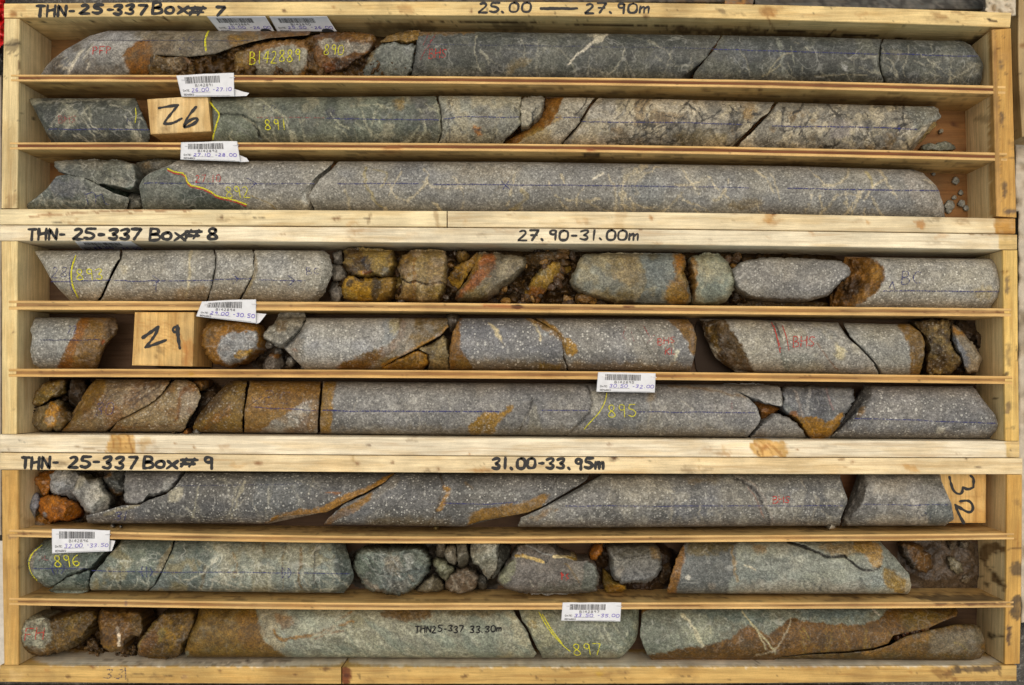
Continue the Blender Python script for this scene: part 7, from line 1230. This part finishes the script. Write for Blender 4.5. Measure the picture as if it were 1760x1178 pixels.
p = CO(9, [(344, 1035), (342, 1055), (336, 1070), (326, 1090), (322, 1105), (318, 1120), (322, 1130), (326, 1142)], [(874, 1035), (883, 1052), (892, 1067), (908, 1089), (912, 1106), (922, 1124), (917, 1133), (912, 1142)], c(128, 128, 110),
   'pale green core with brown left part, lettered THN25-337 33.30m in black', GT + [P([(310, 1030), (440, 1030), (442, 1060), (448, 1085), (462, 1110), (492, 1130), (498, 1150), (310, 1150)], c(104, 78, 33), 3, 6, 1, 0, 5, sp=.05, mo=.1, ck=.3), P([(405, 1048), (440, 1050), (452, 1095), (480, 1125), (420, 1120), (410, 1090)], c(106, 74, 31), 4, 6, .7, 0, 8), P([(440, 1040), (490, 1042), (500, 1060), (478, 1075), (475, 1095), (490, 1110), (480, 1124), (455, 1100), (446, 1075)], c(142, 132, 106), 4, 6, .8), P([(470, 1055), (510, 1060), (505, 1075), (482, 1082)], c(115, 75, 29), 3, 5, .6), K([(470, 1085), (480, 1100), (515, 1096), (545, 1090), (575, 1078), (606, 1068)], c(127, 86, 29), 4, .8, 1.5, 3), K([(576, 1068), (605, 1052)], c(128, 83, 25), 3, .8), K([(540, 1100), (560, 1090), (590, 1085)], c(124, 78, 38), 2, .6), P([(655, 1040), (750, 1042), (745, 1062), (720, 1068), (690, 1066), (660, 1062)], c(94, 65, 26), 4, 7, .85, 0, 6), P([(750, 1040), (880, 1040), (875, 1056), (820, 1058), (760, 1058)], c(95, 77, 37), 5, 6, .6), K([(660, 1085), (688, 1092), (692, 1115), (702, 1130)], c(90, 92, 80), 1.6, .7, 1, 3), P([(850, 1125), (880, 1122), (878, 1136), (855, 1136)], c(160, 150, 116), 3, 5, .6), P([(510, 1060), (600, 1055), (580, 1085), (520, 1090)], c(168, 172, 154), 7, 8, .6), P([(870, 1050), (885, 1056), (905, 1090), (915, 1120), (890, 1110)], c(160, 152, 122), 5, 5, .6), VN(26, c(178, 178, 156), 500, 900, 1055, 1130, 1.8, .5, 176, 35, 25, 80), VN(16, c(108, 116, 100), 500, 900, 1055, 1130, 1.6, .5, 178, 40, 25, 80), C(c(81, 59, 24), .06, .5, .12, .0), P([(345, 1105), (500, 1122), (490, 1150), (330, 1150)], c(99, 78, 38), 6, 6, .6), P([(330, 1045), (400, 1045), (390, 1060), (340, 1064)], c(76, 56, 25), 5, 6, .6)], rough=.5, sp=.1, mo=.35, ck=.35, rimL=[(356, 1035), (352, 1060), (344, 1075), (336, 1092), (334, 1120), (338, 1142)], slL=.7)
mark(p, TS('THN25-337', 714, 1076, 11.5, 7.0, .38, .05, jit=1.3), 2.9, INKS, 'black_marker_lettering', off=1.1); mark(p, TS('33.30m', 808, 1076, 11, 7.4, .33, .05, jit=1.3, seed=5), 2.9, INKS, 'black_marker_depth', off=1.1)
p = CO(9, [(886, 1035), (894, 1052), (899, 1067), (913, 1086), (918, 1103), (930, 1125), (933, 1133), (936, 1142)], [(1099, 1035), (1098, 1060), (1096, 1085), (1090, 1104), (1078, 1120), (1066, 1131), (1056, 1142)], c(116, 118, 101),
   'green grey core with yellow double curve and 897, under the 33.50 tag', GT + [P([(890, 1040), (935, 1045), (950, 1080), (965, 1120), (930, 1125), (910, 1085)], c(154, 150, 118), 6, 7, .7), P([(960, 1050), (1095, 1050), (1090, 1100), (1060, 1110), (980, 1090)], c(120, 128, 116), 9, 9, .6), P([(905, 1068), (925, 1072), (920, 1080), (908, 1078)], c(134, 114, 60), 2, 4, .7), P([(925, 1115), (1060, 1118), (1060, 1145), (930, 1145)], c(136, 128, 106), 6, 7, .6), VN(16, c(176, 176, 152), 900, 1080, 1055, 1125, 1.6, .5, 181, 50, 30, 60), C(c(92, 100, 88), .05, .25, .2, .5, 183)], sp=.2, mo=.5, ck=.45, rough=.6, rimR=[(1086, 1035), (1084, 1060), (1080, 1085), (1074, 1104), (1062, 1120), (1050, 1131), (1042, 1142)], slR=.8)
mark(p, [chai([(926, 1052), (940, 1078), (956, 1098), (970, 1112), (980, 1120)], 2), chai([(932, 1056), (950, 1086), (966, 1106)], 2)], 2.4, YELLOW, 'yellow_crayon_curves'); mark(p, TS('897', 985, 1106, 20, 13, .35, -.15), 2.1, YELLOW, 'yellow_crayon_number')
RC = [C(c(68, 48, 23), .09, .2, .2, .55, 197), C(c(116, 83, 41), .12, .3, .2, .4, 199), C(c(110, 77, 37), .035, .2, .25, .5, 191), C(c(73, 53, 27), .04, .2, .25, .6, 194)]
p = CO(9, [(1104, 1035), (1103, 1058), (1100, 1090), (1105, 1108), (1113, 1126), (1119, 1132), (1124, 1144)], [(1645, 1050), (1644, 1059)], c(96, 67, 31),
   'longest core of the lowest row, green upper left and brown elsewhere', RC + [P([(1090, 1030), (1530, 1030), (1524, 1056), (1497, 1074), (1419, 1074), (1378, 1066), (1358, 1061), (1340, 1080), (1330, 1086), (1317, 1094), (1305, 1084), (1293, 1071), (1272, 1081), (1262, 1094), (1235, 1106), (1208, 1110), (1180, 1114), (1160, 1118), (1140, 1122), (1115, 1128), (1090, 1120)], c(114, 118, 104), 1.4, 3, 1, 0, 6, mo=.7), P([(1185, 1040), (1330, 1040), (1310, 1075), (1260, 1070), (1250, 1060), (1200, 1062)], c(88, 102, 98), 5, 8, .7), P([(1340, 1035), (1520, 1035), (1490, 1064), (1420, 1066), (1380, 1060)], c(92, 108, 110), 5, 7, .65), P([(1105, 1060), (1140, 1064), (1135, 1120), (1110, 1118)], c(100, 106, 94), 7, 8, .6), P([(1170, 1075), (1225, 1075), (1230, 1100), (1180, 1108)], c(154, 156, 132), 7, 8, .6), K([(1172, 1058), (1190, 1076), (1200, 1095), (1208, 1110)], c(186, 180, 150), 5, .85, 1, 3), K([(1220, 1075), (1222, 1090)], c(178, 172, 140), 2.4, .6), K([(1276, 1052), (1290, 1070), (1312, 1096), (1334, 1124)], c(176, 168, 130), 2.4, .8, 1, 2), K([(1286, 1066), (1306, 1092), (1316, 1116)], c(176, 168, 130), 1.8, .7, 1, 2), K([(1358, 1062), (1354, 1085), (1340, 1108), (1330, 1122), (1300, 1128)], c(172, 160, 132), 3, .7, 1, 3), K([(1420, 1075), (1422, 1100), (1416, 1125)], c(124, 98, 47), 1.8, .6, 1, 3), K([(1380, 1080), (1392, 1098)], c(136, 117, 63), 1.8, .7), P([(1275, 1080), (1300, 1078), (1300, 1100), (1278, 1098)], c(117, 77, 24), 4, 5, .6), P([(1270, 1100), (1300, 1095), (1295, 1120), (1272, 1118)], c(84, 70, 52), 5, 6, .6), P([(1110, 1122), (1330, 1122), (1330, 1150), (1110, 1150)], c(91, 65, 29), 6, 6, .6), P([(1540, 1050), (1640, 1052), (1600, 1078), (1560, 1086)], c(102, 84, 41), 6, 7, .6), K([(1500, 1048), (1512, 1058)], WHITE, 2, .7), VN(14, c(128, 104, 50), 1340, 1580, 1070, 1115, 1.5, .5, 196)],
   B=[(1080, 1134.0), (1200, 1134.2), (1330, 1134.6), (1342, 1129), (1400, 1122), (1451, 1120), (1476, 1117), (1502, 1114), (1527, 1106), (1535, 1093), (1555, 1088), (1596, 1080), (1621, 1068), (1645, 1059)], sp=.1, mo=.3, ck=.4, rough=.7)
p = CO(9, [(1338, 1134), (1338, 1142)], [(1672, 1068), (1684, 1076), (1692, 1100), (1694, 1117), (1685, 1130), (1676, 1144)], c(86, 69, 38),
   'lower brown split core piece with a rounded right end, lowest row of box 9', RC + [P([(1480, 1122), (1560, 1096), (1600, 1086), (1600, 1098), (1540, 1118), (1490, 1132)], c(113, 80, 31), 4, 5, .8), P([(1600, 1090), (1690, 1080), (1690, 1120), (1600, 1128)], c(116, 106, 84), 8, 8, .7), K([(1640, 1104), (1654, 1110), (1664, 1118)], c(128, 113, 63), 2, .7), P([(1400, 1128), (1680, 1128), (1680, 1145), (1400, 1145)], c(83, 65, 31), 6, 6, .6), P([(1520, 1112), (1545, 1100), (1575, 1094), (1560, 1106), (1535, 1116)], c(120, 86, 45), 2.5, 4, .6)], T=[(1330, 1131), (1400, 1125), (1455, 1123), (1500, 1118), (1530, 1109), (1548, 1098), (1562, 1092), (1600, 1083), (1640, 1074), (1672, 1073), (1690, 1079)], rimR=[(1660, 1068), (1670, 1078), (1676, 1100), (1677, 1117), (1668, 1130), (1660, 1144)], slR=.9, sp=.1, mo=.3, ck=.45, rough=1)
rubble([(1532, 1098), (1548, 1086), (1580, 1080), (1600, 1076), (1590, 1088), (1560, 1096), (1540, 1104)], 60, 3, 8, [c(116, 74, 33), c(85, 49, 20), c(131, 96, 52), c(60, 38, 22)], 40, 12, 6, 'red brown crumbs caught in the long crack, right end of the lowest row')
# ---------------------------------------------------------------- numbered wooden blocks
def block(label, corners, dt, db, strokes, w, tone, ops=(), side_ops=(), mat=WOODY):
    """sawn block; corners of the top face in order ul, ur, lr, ll"""
    A = [np.array(q, float) for q in corners]
    n = 36; m = 36
    u, v = np.meshgrid(np.linspace(0, 1, n), np.linspace(0, 1, m))
    X = (A[0][0] * (1 - u) + A[1][0] * u) * (1 - v) + (A[3][0] * (1 - u) + A[2][0] * u) * v
    Y = (A[0][1] * (1 - u) + A[1][1] * u) * (1 - v) + (A[3][1] * (1 - u) + A[2][1] * u) * v
    ed = np.minimum(np.minimum(u, 1 - u) * np.hypot(*(A[1] - A[0])), np.minimum(v, 1 - v) * np.hypot(*(A[3] - A[0])))
    D = dt + 1.0 * np.clip(1 - ed / 2.2, 0, 1) ** 2 + .3 * fbm(X * .2, Y * .2, 5)
    Vt = W(X, Y, D); k = ctx(X.ravel(), Y.ravel(), tone, (0, 0, 0, 0))
    C(np.array(tone) * np.array([.82, .7, .5]), 1, .1, .3, .6, 9, ax=.05, ay=.02)(k)
    for o in ops: o(k)
    ii = np.arange(n * m).reshape(m, n)
    Q = [np.stack([ii[:-1, :-1], ii[1:, :-1], ii[1:, 1:], ii[:-1, 1:]], -1).reshape(-1, 4)]
    loop = np.r_[ii[0, ::-1], ii[1:, 0], ii[-1, 1:], ii[-2:0:-1, -1]]     # anticlockwise from above
    V = Vt.reshape(-1, 3); T_ = k['tone']; prev = loop; base = len(V)
    for j in range(1, 5):
        ring = V[loop].copy(); ring[:, 2] = ring[:, 2] - (db - dt) * SC * j / 4
        V = np.vstack([V, ring]); idx = base + np.arange(len(loop)); base += len(loop)
        Q.append(np.stack([prev, idx, np.roll(idx, -1), np.roll(prev, -1)], -1)); prev = idx
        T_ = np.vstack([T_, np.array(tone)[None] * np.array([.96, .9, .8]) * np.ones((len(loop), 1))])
    b = np.array([V[:, 0].mean(), V[:, 1].mean(), V[:, 2].min()])
    o = link('wooden_block', mesh_np('wooden_block', V - b, np.vstack(Q), mat, False, T_, None, [prev[::-1]]), None, b)
    prop(o, label, 'wooden block', 'numbered wooden depth blocks')
    ribbons('marker_number', strokes, w, lambda x, y: np.full_like(np.asarray(x, float), dt), INK, o, b, .6, var=.35)
    return o
block('small pine block numbered 26 between two core pieces', [(253, 171), (357, 164.5), (363, 226), (259, 231)], 8, 60,
      [chai([(273, 186), (290, 183), (306, 181)], 1), chai([(305, 182), (297, 192), (284, 208), (282, 213)], 2), chai([(282, 213), (296, 213), (312, 204)], 2), chai([(337, 184), (325, 198), (317, 212), (316, 220), (322, 218), (334, 213), (341, 205), (335, 203), (324, 208), (317, 218)], 2)], 4.6, c(228, 196, 138), [stain([(256, 172), (280, 172), (275, 200), (258, 205)], c(200, 160, 100), .5, 4, 4), stain([(275, 222), (300, 224), (295, 230), (275, 229)], c(150, 120, 80), .5)])
block('larger pine block numbered 29, standing below the second divider', [(232, 537), (334, 537), (331, 630), (227, 628)], 4, 90,
      [chai([(245, 581), (258, 572), (272, 562)], 1), chai([(272, 562), (268, 574), (258, 588), (250, 597)], 1), chai([(250, 597), (264, 593), (285, 585)], 2), chai([(306, 569), (300, 572), (296, 567), (300, 562), (307, 563), (306, 569)], 1), chai([(305, 560), (306, 580), (309, 599)], 1)], 5.2, c(226, 186, 118),
      [K([(235, 540), (236, 580), (230, 625)], c(190, 140, 76), 2, .6)] + [K([(235 + i * 2, 548 + 6 * i), (270, 552 + 5.5 * i), (300, 560 + 5 * i), (312 + i, 575 + 3 * i), (318 + .5 * i, 600), (320, 628)], c(196, 142, 78), 1.8, .55, .8, 1.5, 0, i) for i in range(9)] + [P([(316, 590), (332, 580), (332, 628), (310, 628)], c(196, 130, 60), 4, 5, .6), stain([(268, 590), (285, 596), (280, 612), (268, 606)], c(140, 110, 66), .6, 3, 5), stain([(262, 608), (272, 610), (268, 618)], c(150, 110, 60), .6, 2, 3), stain([(302, 545), (310, 546), (308, 550)], c(180, 140, 90), .5, 1.5, 2)], mat=WOODY)
block("pine block with 32 written sideways, right end of the top row of box 9", [(1612, 800), (1695, 800), (1694, 899), (1614, 899)], 40, 94,
      [chai([(1668, 818), (1674, 822), (1673, 838)], 2), chai([(1673, 838), (1664, 842), (1655, 838)], 1), chai([(1655, 838), (1654, 848), (1646, 850), (1637, 842), (1632, 820)], 2), chai([(1650, 862), (1664, 860), (1671, 866), (1673, 876), (1667, 882), (1656, 877), (1642, 868)], 2), chai([(1642, 868), (1648, 884), (1657, 900)], 1)], 4.4, c(222, 182, 112), [knot(1651, 863, 3, c(170, 120, 60)), stain([(1620, 890), (1650, 886), (1650, 898), (1620, 898)], c(130, 110, 80), .5), K([(1618, 870), (1660, 874), (1690, 880)], c(190, 140, 80), 2, .5), K([(1620, 850), (1650, 856), (1690, 852)], c(190, 140, 80), 2, .4)])

# ---------------------------------------------------------------- white sample tags stapled over the dividers
def tag(label, corners, d_top, d_bot, num, depth_txt, seed, wav=.7, curl=None, wall=None, lean=True):
    A = [np.array(q, float) for q in corners]           # ul, ur, lr, ll
    n, m = 40, 18; rg = random.Random(seed)
    def at(u, v):
        u = np.asarray(u, float); v = np.asarray(v, float)
        X = (A[0][0] * (1 - u) + A[1][0] * u) * (1 - v) + (A[3][0] * (1 - u) + A[2][0] * u) * v
        Y = (A[0][1] * (1 - u) + A[1][1] * u) * (1 - v) + (A[3][1] * (1 - u) + A[2][1] * u) * v
        if wall is None:
            Y = Y - (1 - v) * 1.4 * np.sin(np.pi * u) * (.4 + .6 * fbm(u * 3, u * 0, seed, 2))
            D = d_top + (d_bot - d_top) * v ** 1.5 + wav * fbm(u * 2.2, v * 1.2, seed, 2) * (v * .8 + .2)
        else:
            D = F * (wall + (12 if lean else 0) * v ** 1.3) / (Y - CY) - F; D = np.maximum(D, .8) - .35
            D = D + 0 * u
        return X, Y, D
    u, v = np.meshgrid(np.linspace(0, 1, n), np.linspace(0, 1, m))
    X, Y, D = at(u, v); V = W(X, Y, D)
    ii = np.arange(n * m).reshape(m, n); Q = np.stack([ii[:-1, :-1], ii[1:, :-1], ii[1:, 1:], ii[:-1, 1:]], -1).reshape(-1, 4)
    lo = V.reshape(-1, 3).copy(); nrm = np.array([0, 0, 1.]) if wall is None else np.array([0, -1., 0]); lo -= nrm * .00022
    k = n * m; V2 = np.vstack([V.reshape(-1, 3), lo]); loop = np.r_[ii[0, ::-1], ii[1:, 0], ii[-1, 1:], ii[-2:0:-1, -1]]
    Q = np.vstack([Q, Q[:, ::-1] + k, np.stack([loop, loop + k, np.roll(loop, -1) + k, np.roll(loop, -1)], -1)])
    b = np.array([V2[:, 0].mean(), V2[:, 1].mean(), V2[:, 2].min()])
    o = empty('sample_tag', b, label, 'paper tag', 'white sample tags on the core boxes')
    link('paper', mesh_np('paper', V2 - b, Q, PAPER, True), o)
    def quad_strip(name, rects, mat, off=.35):
        Vs, Qs = [], []
        for (u0, v0, u1, v1) in rects:
            us = np.linspace(u0, u1, max(2, int((u1 - u0) * 40) + 2)); vs = np.linspace(v0, v1, 5)
            uu, vv = np.meshgrid(us, vs); x, y, d = at(uu, vv); i2 = np.arange(uu.size).reshape(uu.shape) + sum(len(q) for q in Vs)
            p_ = W(x, y, d).reshape(-1, 3) + nrm * off * SC
            Vs.append(p_); Qs.append(np.stack([i2[:-1, :-1], i2[1:, :-1], i2[1:, 1:], i2[:-1, 1:]], -1).reshape(-1, 4))
        link(name, mesh_np(name, np.vstack(Vs) - b, np.vstack(Qs), mat, False), o)
    def txt(name, t, u0, v0, hu, hv, mat, w, gap=.35, slant=0., jit=0.):
        px_w = np.hypot(*(A[1] - A[0])); px_h = np.hypot(*(A[3] - A[0]))
        ss = text_strokes(t, 0, 0, hv * px_h, hu * px_w, gap, slant, 0, jit, seed)
        Vs, Qs, nb = [], [], 0
        for si, st in enumerate(ss):
            p_ = resamp(st, .8); tt = np.gradient(p_, axis=0); tt /= (np.hypot(*tt.T)[:, None] + 1e-9); nn = np.c_[-tt[:, 1], tt[:, 0]] * w / 2
            for sgn in (1, -1):
                q = p_ + nn * sgn; x, y, d = at(u0 + q[:, 0] / px_w, v0 + q[:, 1] / px_h); Vs.append(W(x, y, d) + nrm * (.4 + .012 * si) * SC)
            i2 = np.arange(len(p_) - 1); mm = len(p_)
            Qs.append(np.stack([nb + i2, nb + i2 + 1, nb + mm + i2 + 1, nb + mm + i2], -1)); nb += 2 * mm
        if Vs: link(name, mesh_np(name, np.vstack(Vs) - b, np.vstack(Qs), mat, False), o)
    bars = []; x = .13
    while x < .74:
        w_ = rg.choice([.006, .006, .010, .014]); bars.append((x, .10, x + w_, .40)); x += w_ + rg.choice([.006, .007, .012])
    quad_strip('printed_barcode', bars, PRINT)
    txt('printed_number', num, .30, .44, .040, .115, GREYPRINT, .9, .3)
    txt('handwritten_depth', depth_txt, .22, .62, .052, .16, PURPLE, .95, .35, .15, 1.)
    txt('printed_word', 'DATE:', .06, .68, .024, .085, GREYPRINT, .8, .25)
    txt('printed_heading', 'REMARKS:', .06, .87, .022, .085, GREYPRINT, .8, .22)
    quad_strip('printed_rules', [(.21, .80, .56, .815), (.27, .955, .92, .968)], GREYPRINT)
    if wall is not None and lean:
        th = np.linspace(0, 2 * np.pi, 25)[:-1]; uu = .86 + .10 * np.cos(th); vv = np.minimum(.93 + .16 * np.sin(th), .995)
        x, y, d = at(uu, vv); p_ = W(x, y, d) + nrm * .6 * SC
        link('printed_logo', mesh_np('printed_logo', p_ - b, np.zeros((0, 4), int), PRINT, False, None, None, [np.arange(24)[::-1]]), o)
    if wall is None:
        for (su, sv) in ((.12, .22), (.97, .2)):
            x, y, d = at(su, sv); c0 = W(float(x), float(y), float(d) - .8)
            import bmesh
            bm = bmesh.new(); g = bmesh.ops.create_cube(bm, size=1)
            for vv in bm.verts: vv.co = (vv.co[0] * 10 * SC, vv.co[1] * 1.0 * SC, vv.co[2] * .8 * SC)
            bmesh.ops.bevel(bm, geom=bm.edges[:], offset=.25 * SC, segments=1, affect='EDGES')
            me = bpy.data.meshes.new('staple'); bm.to_mesh(me); bm.free(); me.materials.append(METAL)
            s_ = link('staple', me, o); s_.location = tuple(c0 - b); s_.rotation_euler = (0, 0, rg.uniform(-.15, .1))
    if curl:
        p_ = np.array(curl, float); cen = p_.mean(0); N_ = len(p_)
        Dd = np.full(N_, d_bot + 4.); Vc = W(p_[:, 0], p_[:, 1], Dd); lo = Vc - np.array([0, 0, .0003])
        i2 = np.arange(N_); Vv = np.vstack([Vc, lo])
        link('folded_back_corner', mesh_np('folded_back_corner', Vv - b, np.stack([i2, np.roll(i2, -1), np.roll(i2, -1) + N_, i2 + N_], -1), PAPER, False, None, None, [i2[::-1], i2 + N_]), o)
    return o
tag('white tag on the upper divider of box 7, hand marked 26.00 - 27.10', [(303, 130), (402, 125.5), (402.5, 166), (312, 166.5)], -1.9, 3, 'B142891', '26.00 -27.10', 1, curl=[(400, 152), (418, 158), (428, 160), (424, 165), (402, 166)])
tag('white tag on the lower divider of box 7, hand marked 27.10 - 28.00', [(311, 245), (407.5, 243), (413, 278), (310, 274.5)], -1.9, 2, 'B142892', '27.10 -28.00', 2, curl=[(410, 266), (424, 272), (428, 278), (412, 279)])
tag('white tag with a bent corner in box 8, hand marked 29.00 - 30.50', [(347, 518.5), (440, 515), (440, 556), (337, 544)], -1.9, 2, 'B142894', '29.00 -30.50', 3, curl=[(438, 538), (458, 540), (446, 555), (440, 557)])
tag('white tag over the lowest row of box 8, hand marked 30.50 - 32.00', [(1028, 640), (1127, 642), (1125.5, 675), (1025, 673.5)], -1.9, 1, 'B142895', '30.50 -32.00', 4)
tag('white tag at the left end of box 9, hand marked 32.00 - 33.50', [(89, 909.5), (189, 912), (187.5, 948), (89.5, 951.5)], -1.9, 1, 'B142896', '32.00 -33.50', 5, curl=[(186, 928), (198, 930), (192, 947), (187, 948)])
tag('white tag on the lowest divider of box 9, hand marked 33.50 - 35.00', [(967, 1036), (1068, 1036), (1066, 1068.5), (964.5, 1067)], -1.9, 1, 'B142897', '33.50 -35.00', 6)
tag('left of two white tags against the top board of box 7', [(356, 29), (456, 28.5), (472, 55), (377, 55)], 0, 0, 'B142889', '25.00 -26.00', 7, wall=(27 - CY + 1.6))
tag('right of two white tags against the top board of box 7', [(463, 29), (562, 28.5), (579, 55), (477, 55)], 0, 0, 'B142890', '25.50 -26.00', 8, wall=(26.5 - CY + 1.6))
tag('white tag hanging under the top board of box 8, almost hidden', [(129, 415.5), (226, 415.5), (252, 432), (142, 430)], 0, 0, 'B142893', '28.00 -29.00', 9, wall=(414.2 - CY + .9), lean=False)

# ---------------------------------------------------------------- puddle in the middle row of box 8
def puddle():
    n = N("muddy_water"); n.b.inputs['Base Color'].default_value = (*c(50, 38, 27), 1); n.b.inputs['Roughness'].default_value = .5
    n.b.inputs['Specular IOR Level'].default_value = .12
    pts = chai([(1196, 545), (1216, 560), (1222, 590), (1236, 615), (1262, 640), (1255, 650), (1200, 650), (1192, 610)], 2, True)
    N_ = len(pts); V = W(pts[:, 0], pts[:, 1], np.full(N_, 90.)); lo = V.copy(); lo[:, 2] = -95.5 * SC
    i = np.arange(N_); Vv = np.vstack([V, lo])
    return top_mesh('puddle', Vv, np.stack([i, np.roll(i, -1), np.roll(i, -1) + N_, i + N_], -1), n.m, 'muddy puddle on the floor between two grey cores in the middle row of box 8', 'puddle', smooth=False, ngons=[i[::-1]])
puddle()

# ---------------------------------------------------------------- what lies round the boxes
def cloth(name, poly, d, amp, col, label, cat, rough=.6, sc=.04, thick=.001, step=3., mat=None, seed=3, extra=None, d1=None):
    poly = np.array(poly, float); lo, hi = poly.min(0), poly.max(0)
    nx = int((hi[0] - lo[0]) / step) + 2; ny = int((hi[1] - lo[1]) / step) + 2
    X, Y = np.meshgrid(np.linspace(lo[0], hi[0], nx), np.linspace(lo[1], hi[1], ny)); x, y = X.ravel(), Y.ravel()
    ins = seg_dist(x, y, poly, True) * np.where(inside(x, y, poly), 1, -1)
    rid = 1 - np.abs(fbm(x * sc, y * sc, seed, 3)) * 2
    D = d - amp * rid + amp * .5 * fbm(x * sc * 3, y * sc * 3, seed + 4, 3)
    V = W(x, y, D); ii = np.arange(nx * ny).reshape(ny, nx)
    Q = np.stack([ii[:-1, :-1], ii[1:, :-1], ii[1:, 1:], ii[:-1, 1:]], -1)[(ins.reshape(ny, nx)[:-1, :-1] > -step)]
    used = np.unique(Q); mp = np.zeros(nx * ny, int); mp[used] = np.arange(len(used)); V = V[used]; Q = mp[Q]
    b = np.array([(V[:, 0].min() + V[:, 0].max()) / 2, (V[:, 1].min() + V[:, 1].max()) / 2, V[:, 2].min()])
    o = link(name, mesh_np(name, V - b, Q.reshape(-1, 4), mat or plain_mat(name + "_stuff", col, rough, .12, .08), True), None, b)
    md = o.modifiers.new('thickness', 'SOLIDIFY'); md.thickness = thick; md.offset = -1
    return prop(o, label, cat)
cloth('plastic_bag', [(-160, -60), (9, -60), (6, 20), (3, 70), (-10, 82), (-160, 90)], 48, 18, c(206, 34, 34), 'shiny crumpled red plastic bag beside the upper left corner of box 7', 'plastic bag', .25, .05)
cloth('canvas_sack', [(1698, -60), (1745, -60), (1746, 5), (1744, 27), (1730, 25), (1702, 26), (1694, 12)], 14, 8, c(206, 192, 168), 'pale canvas sack behind the upper right corner of box 7', 'sack', .8, .06)
cloth('plastic_sheet', [(1741, 30), (1746, 130), (1752, 220), (1762, 222), (1830, 240), (1830, 1090), (1762, 1082), (1755, 1000), (1752, 400), (1744, 100), (1736, 40)], 92, 9, c(196, 184, 164), 'off-white plastic sheet lying along the right side of the boxes', 'plastic sheet', .5, .02, step=5)
cloth('dark_bag', [(-120, 74), (2, 74), (4, 92), (-2, 120), (-120, 120)], 70, 8, c(40, 38, 36), 'black plastic bag below the red bag, left of box 7', 'plastic bag', .35, .06)
o = cloth('paper_poster', [(-200, 930), (7.5, 930), (8, 1060), (9, 1150), (-200, 1150)], 98, 2, c(206, 198, 184), 'white paper with black sideways capitals beside the lower left of box 9', 'printed paper', .7, .02, step=4)
pb = np.array(o.location)
ribbons('printed_lettering', TS('S GUN CLEC TOWN DOLLED E', 9, 1142, 12, 8.5, .35, rot=-90) , 1.7, lambda x, y: np.full_like(np.asarray(x, float), 94.6), PRINT, o, pb, .3)
cloth('cloth_sheet', [(-200, 130), (-1, 130), (2, 200), (0, 620), (2, 920), (-200, 920)], 96, 3, c(170, 160, 142), 'grey cream sheet on the ground along the left side of the boxes', 'cloth sheet', .8, .02, step=6)
pk = empty('wooden_plank', W(1800, 100, 100), 'weathered grey brown plank standing out at the upper right edge', 'plank')
board('plank_board', pk, [(1753, -80), (1749, 60), (1752, 150), (1757, 235)], [(1830, -80), (1830, 60), (1830, 150), (1830, 235)], 40, 110, c(176, 150, 108), [knot(1757, 78, 5, c(150, 110, 66))], axis='y', dirt=.5, seed=90)
bx = empty('dark_core_box', W(900, -30, 100), 'dark grey weathered box edge lying behind the top board of box 7', 'box')
def rk_board(name, parent, x0, x1, y0, y1, d0, d1, col):
    o = board(name, parent, [(x0, y0), (x1, y0)], [(x0, y1), (x1, y1)], d0, d1, col, [C(c(40, 36, 32), .08, .1, .2, .7, 5), C(c(112, 106, 98), .2, .3, .2, .6, 9)], dirt=.5, seed=95, step=5); return o
rk_board('plank', bx, 300, 1296, -120, 4, 60, 108, c(92, 82, 70)); rk_board('plank', bx, 1298, 1690, -120, 16, 66, 108, c(86, 84, 80))
rk_board('plank', bx, 1246, 1294, -110, 9, 50, 58, c(170, 120, 60))
cloth('black_sheeting', [(-50, 1180), (1500, 1178), (1500, 1240), (-50, 1240)], 116, 3, c(30, 28, 27), 'strip of black sheeting on the ground along the lowest board', 'black sheeting', .5, .03, step=8)  # flat strip of black sheeting laid over the ground
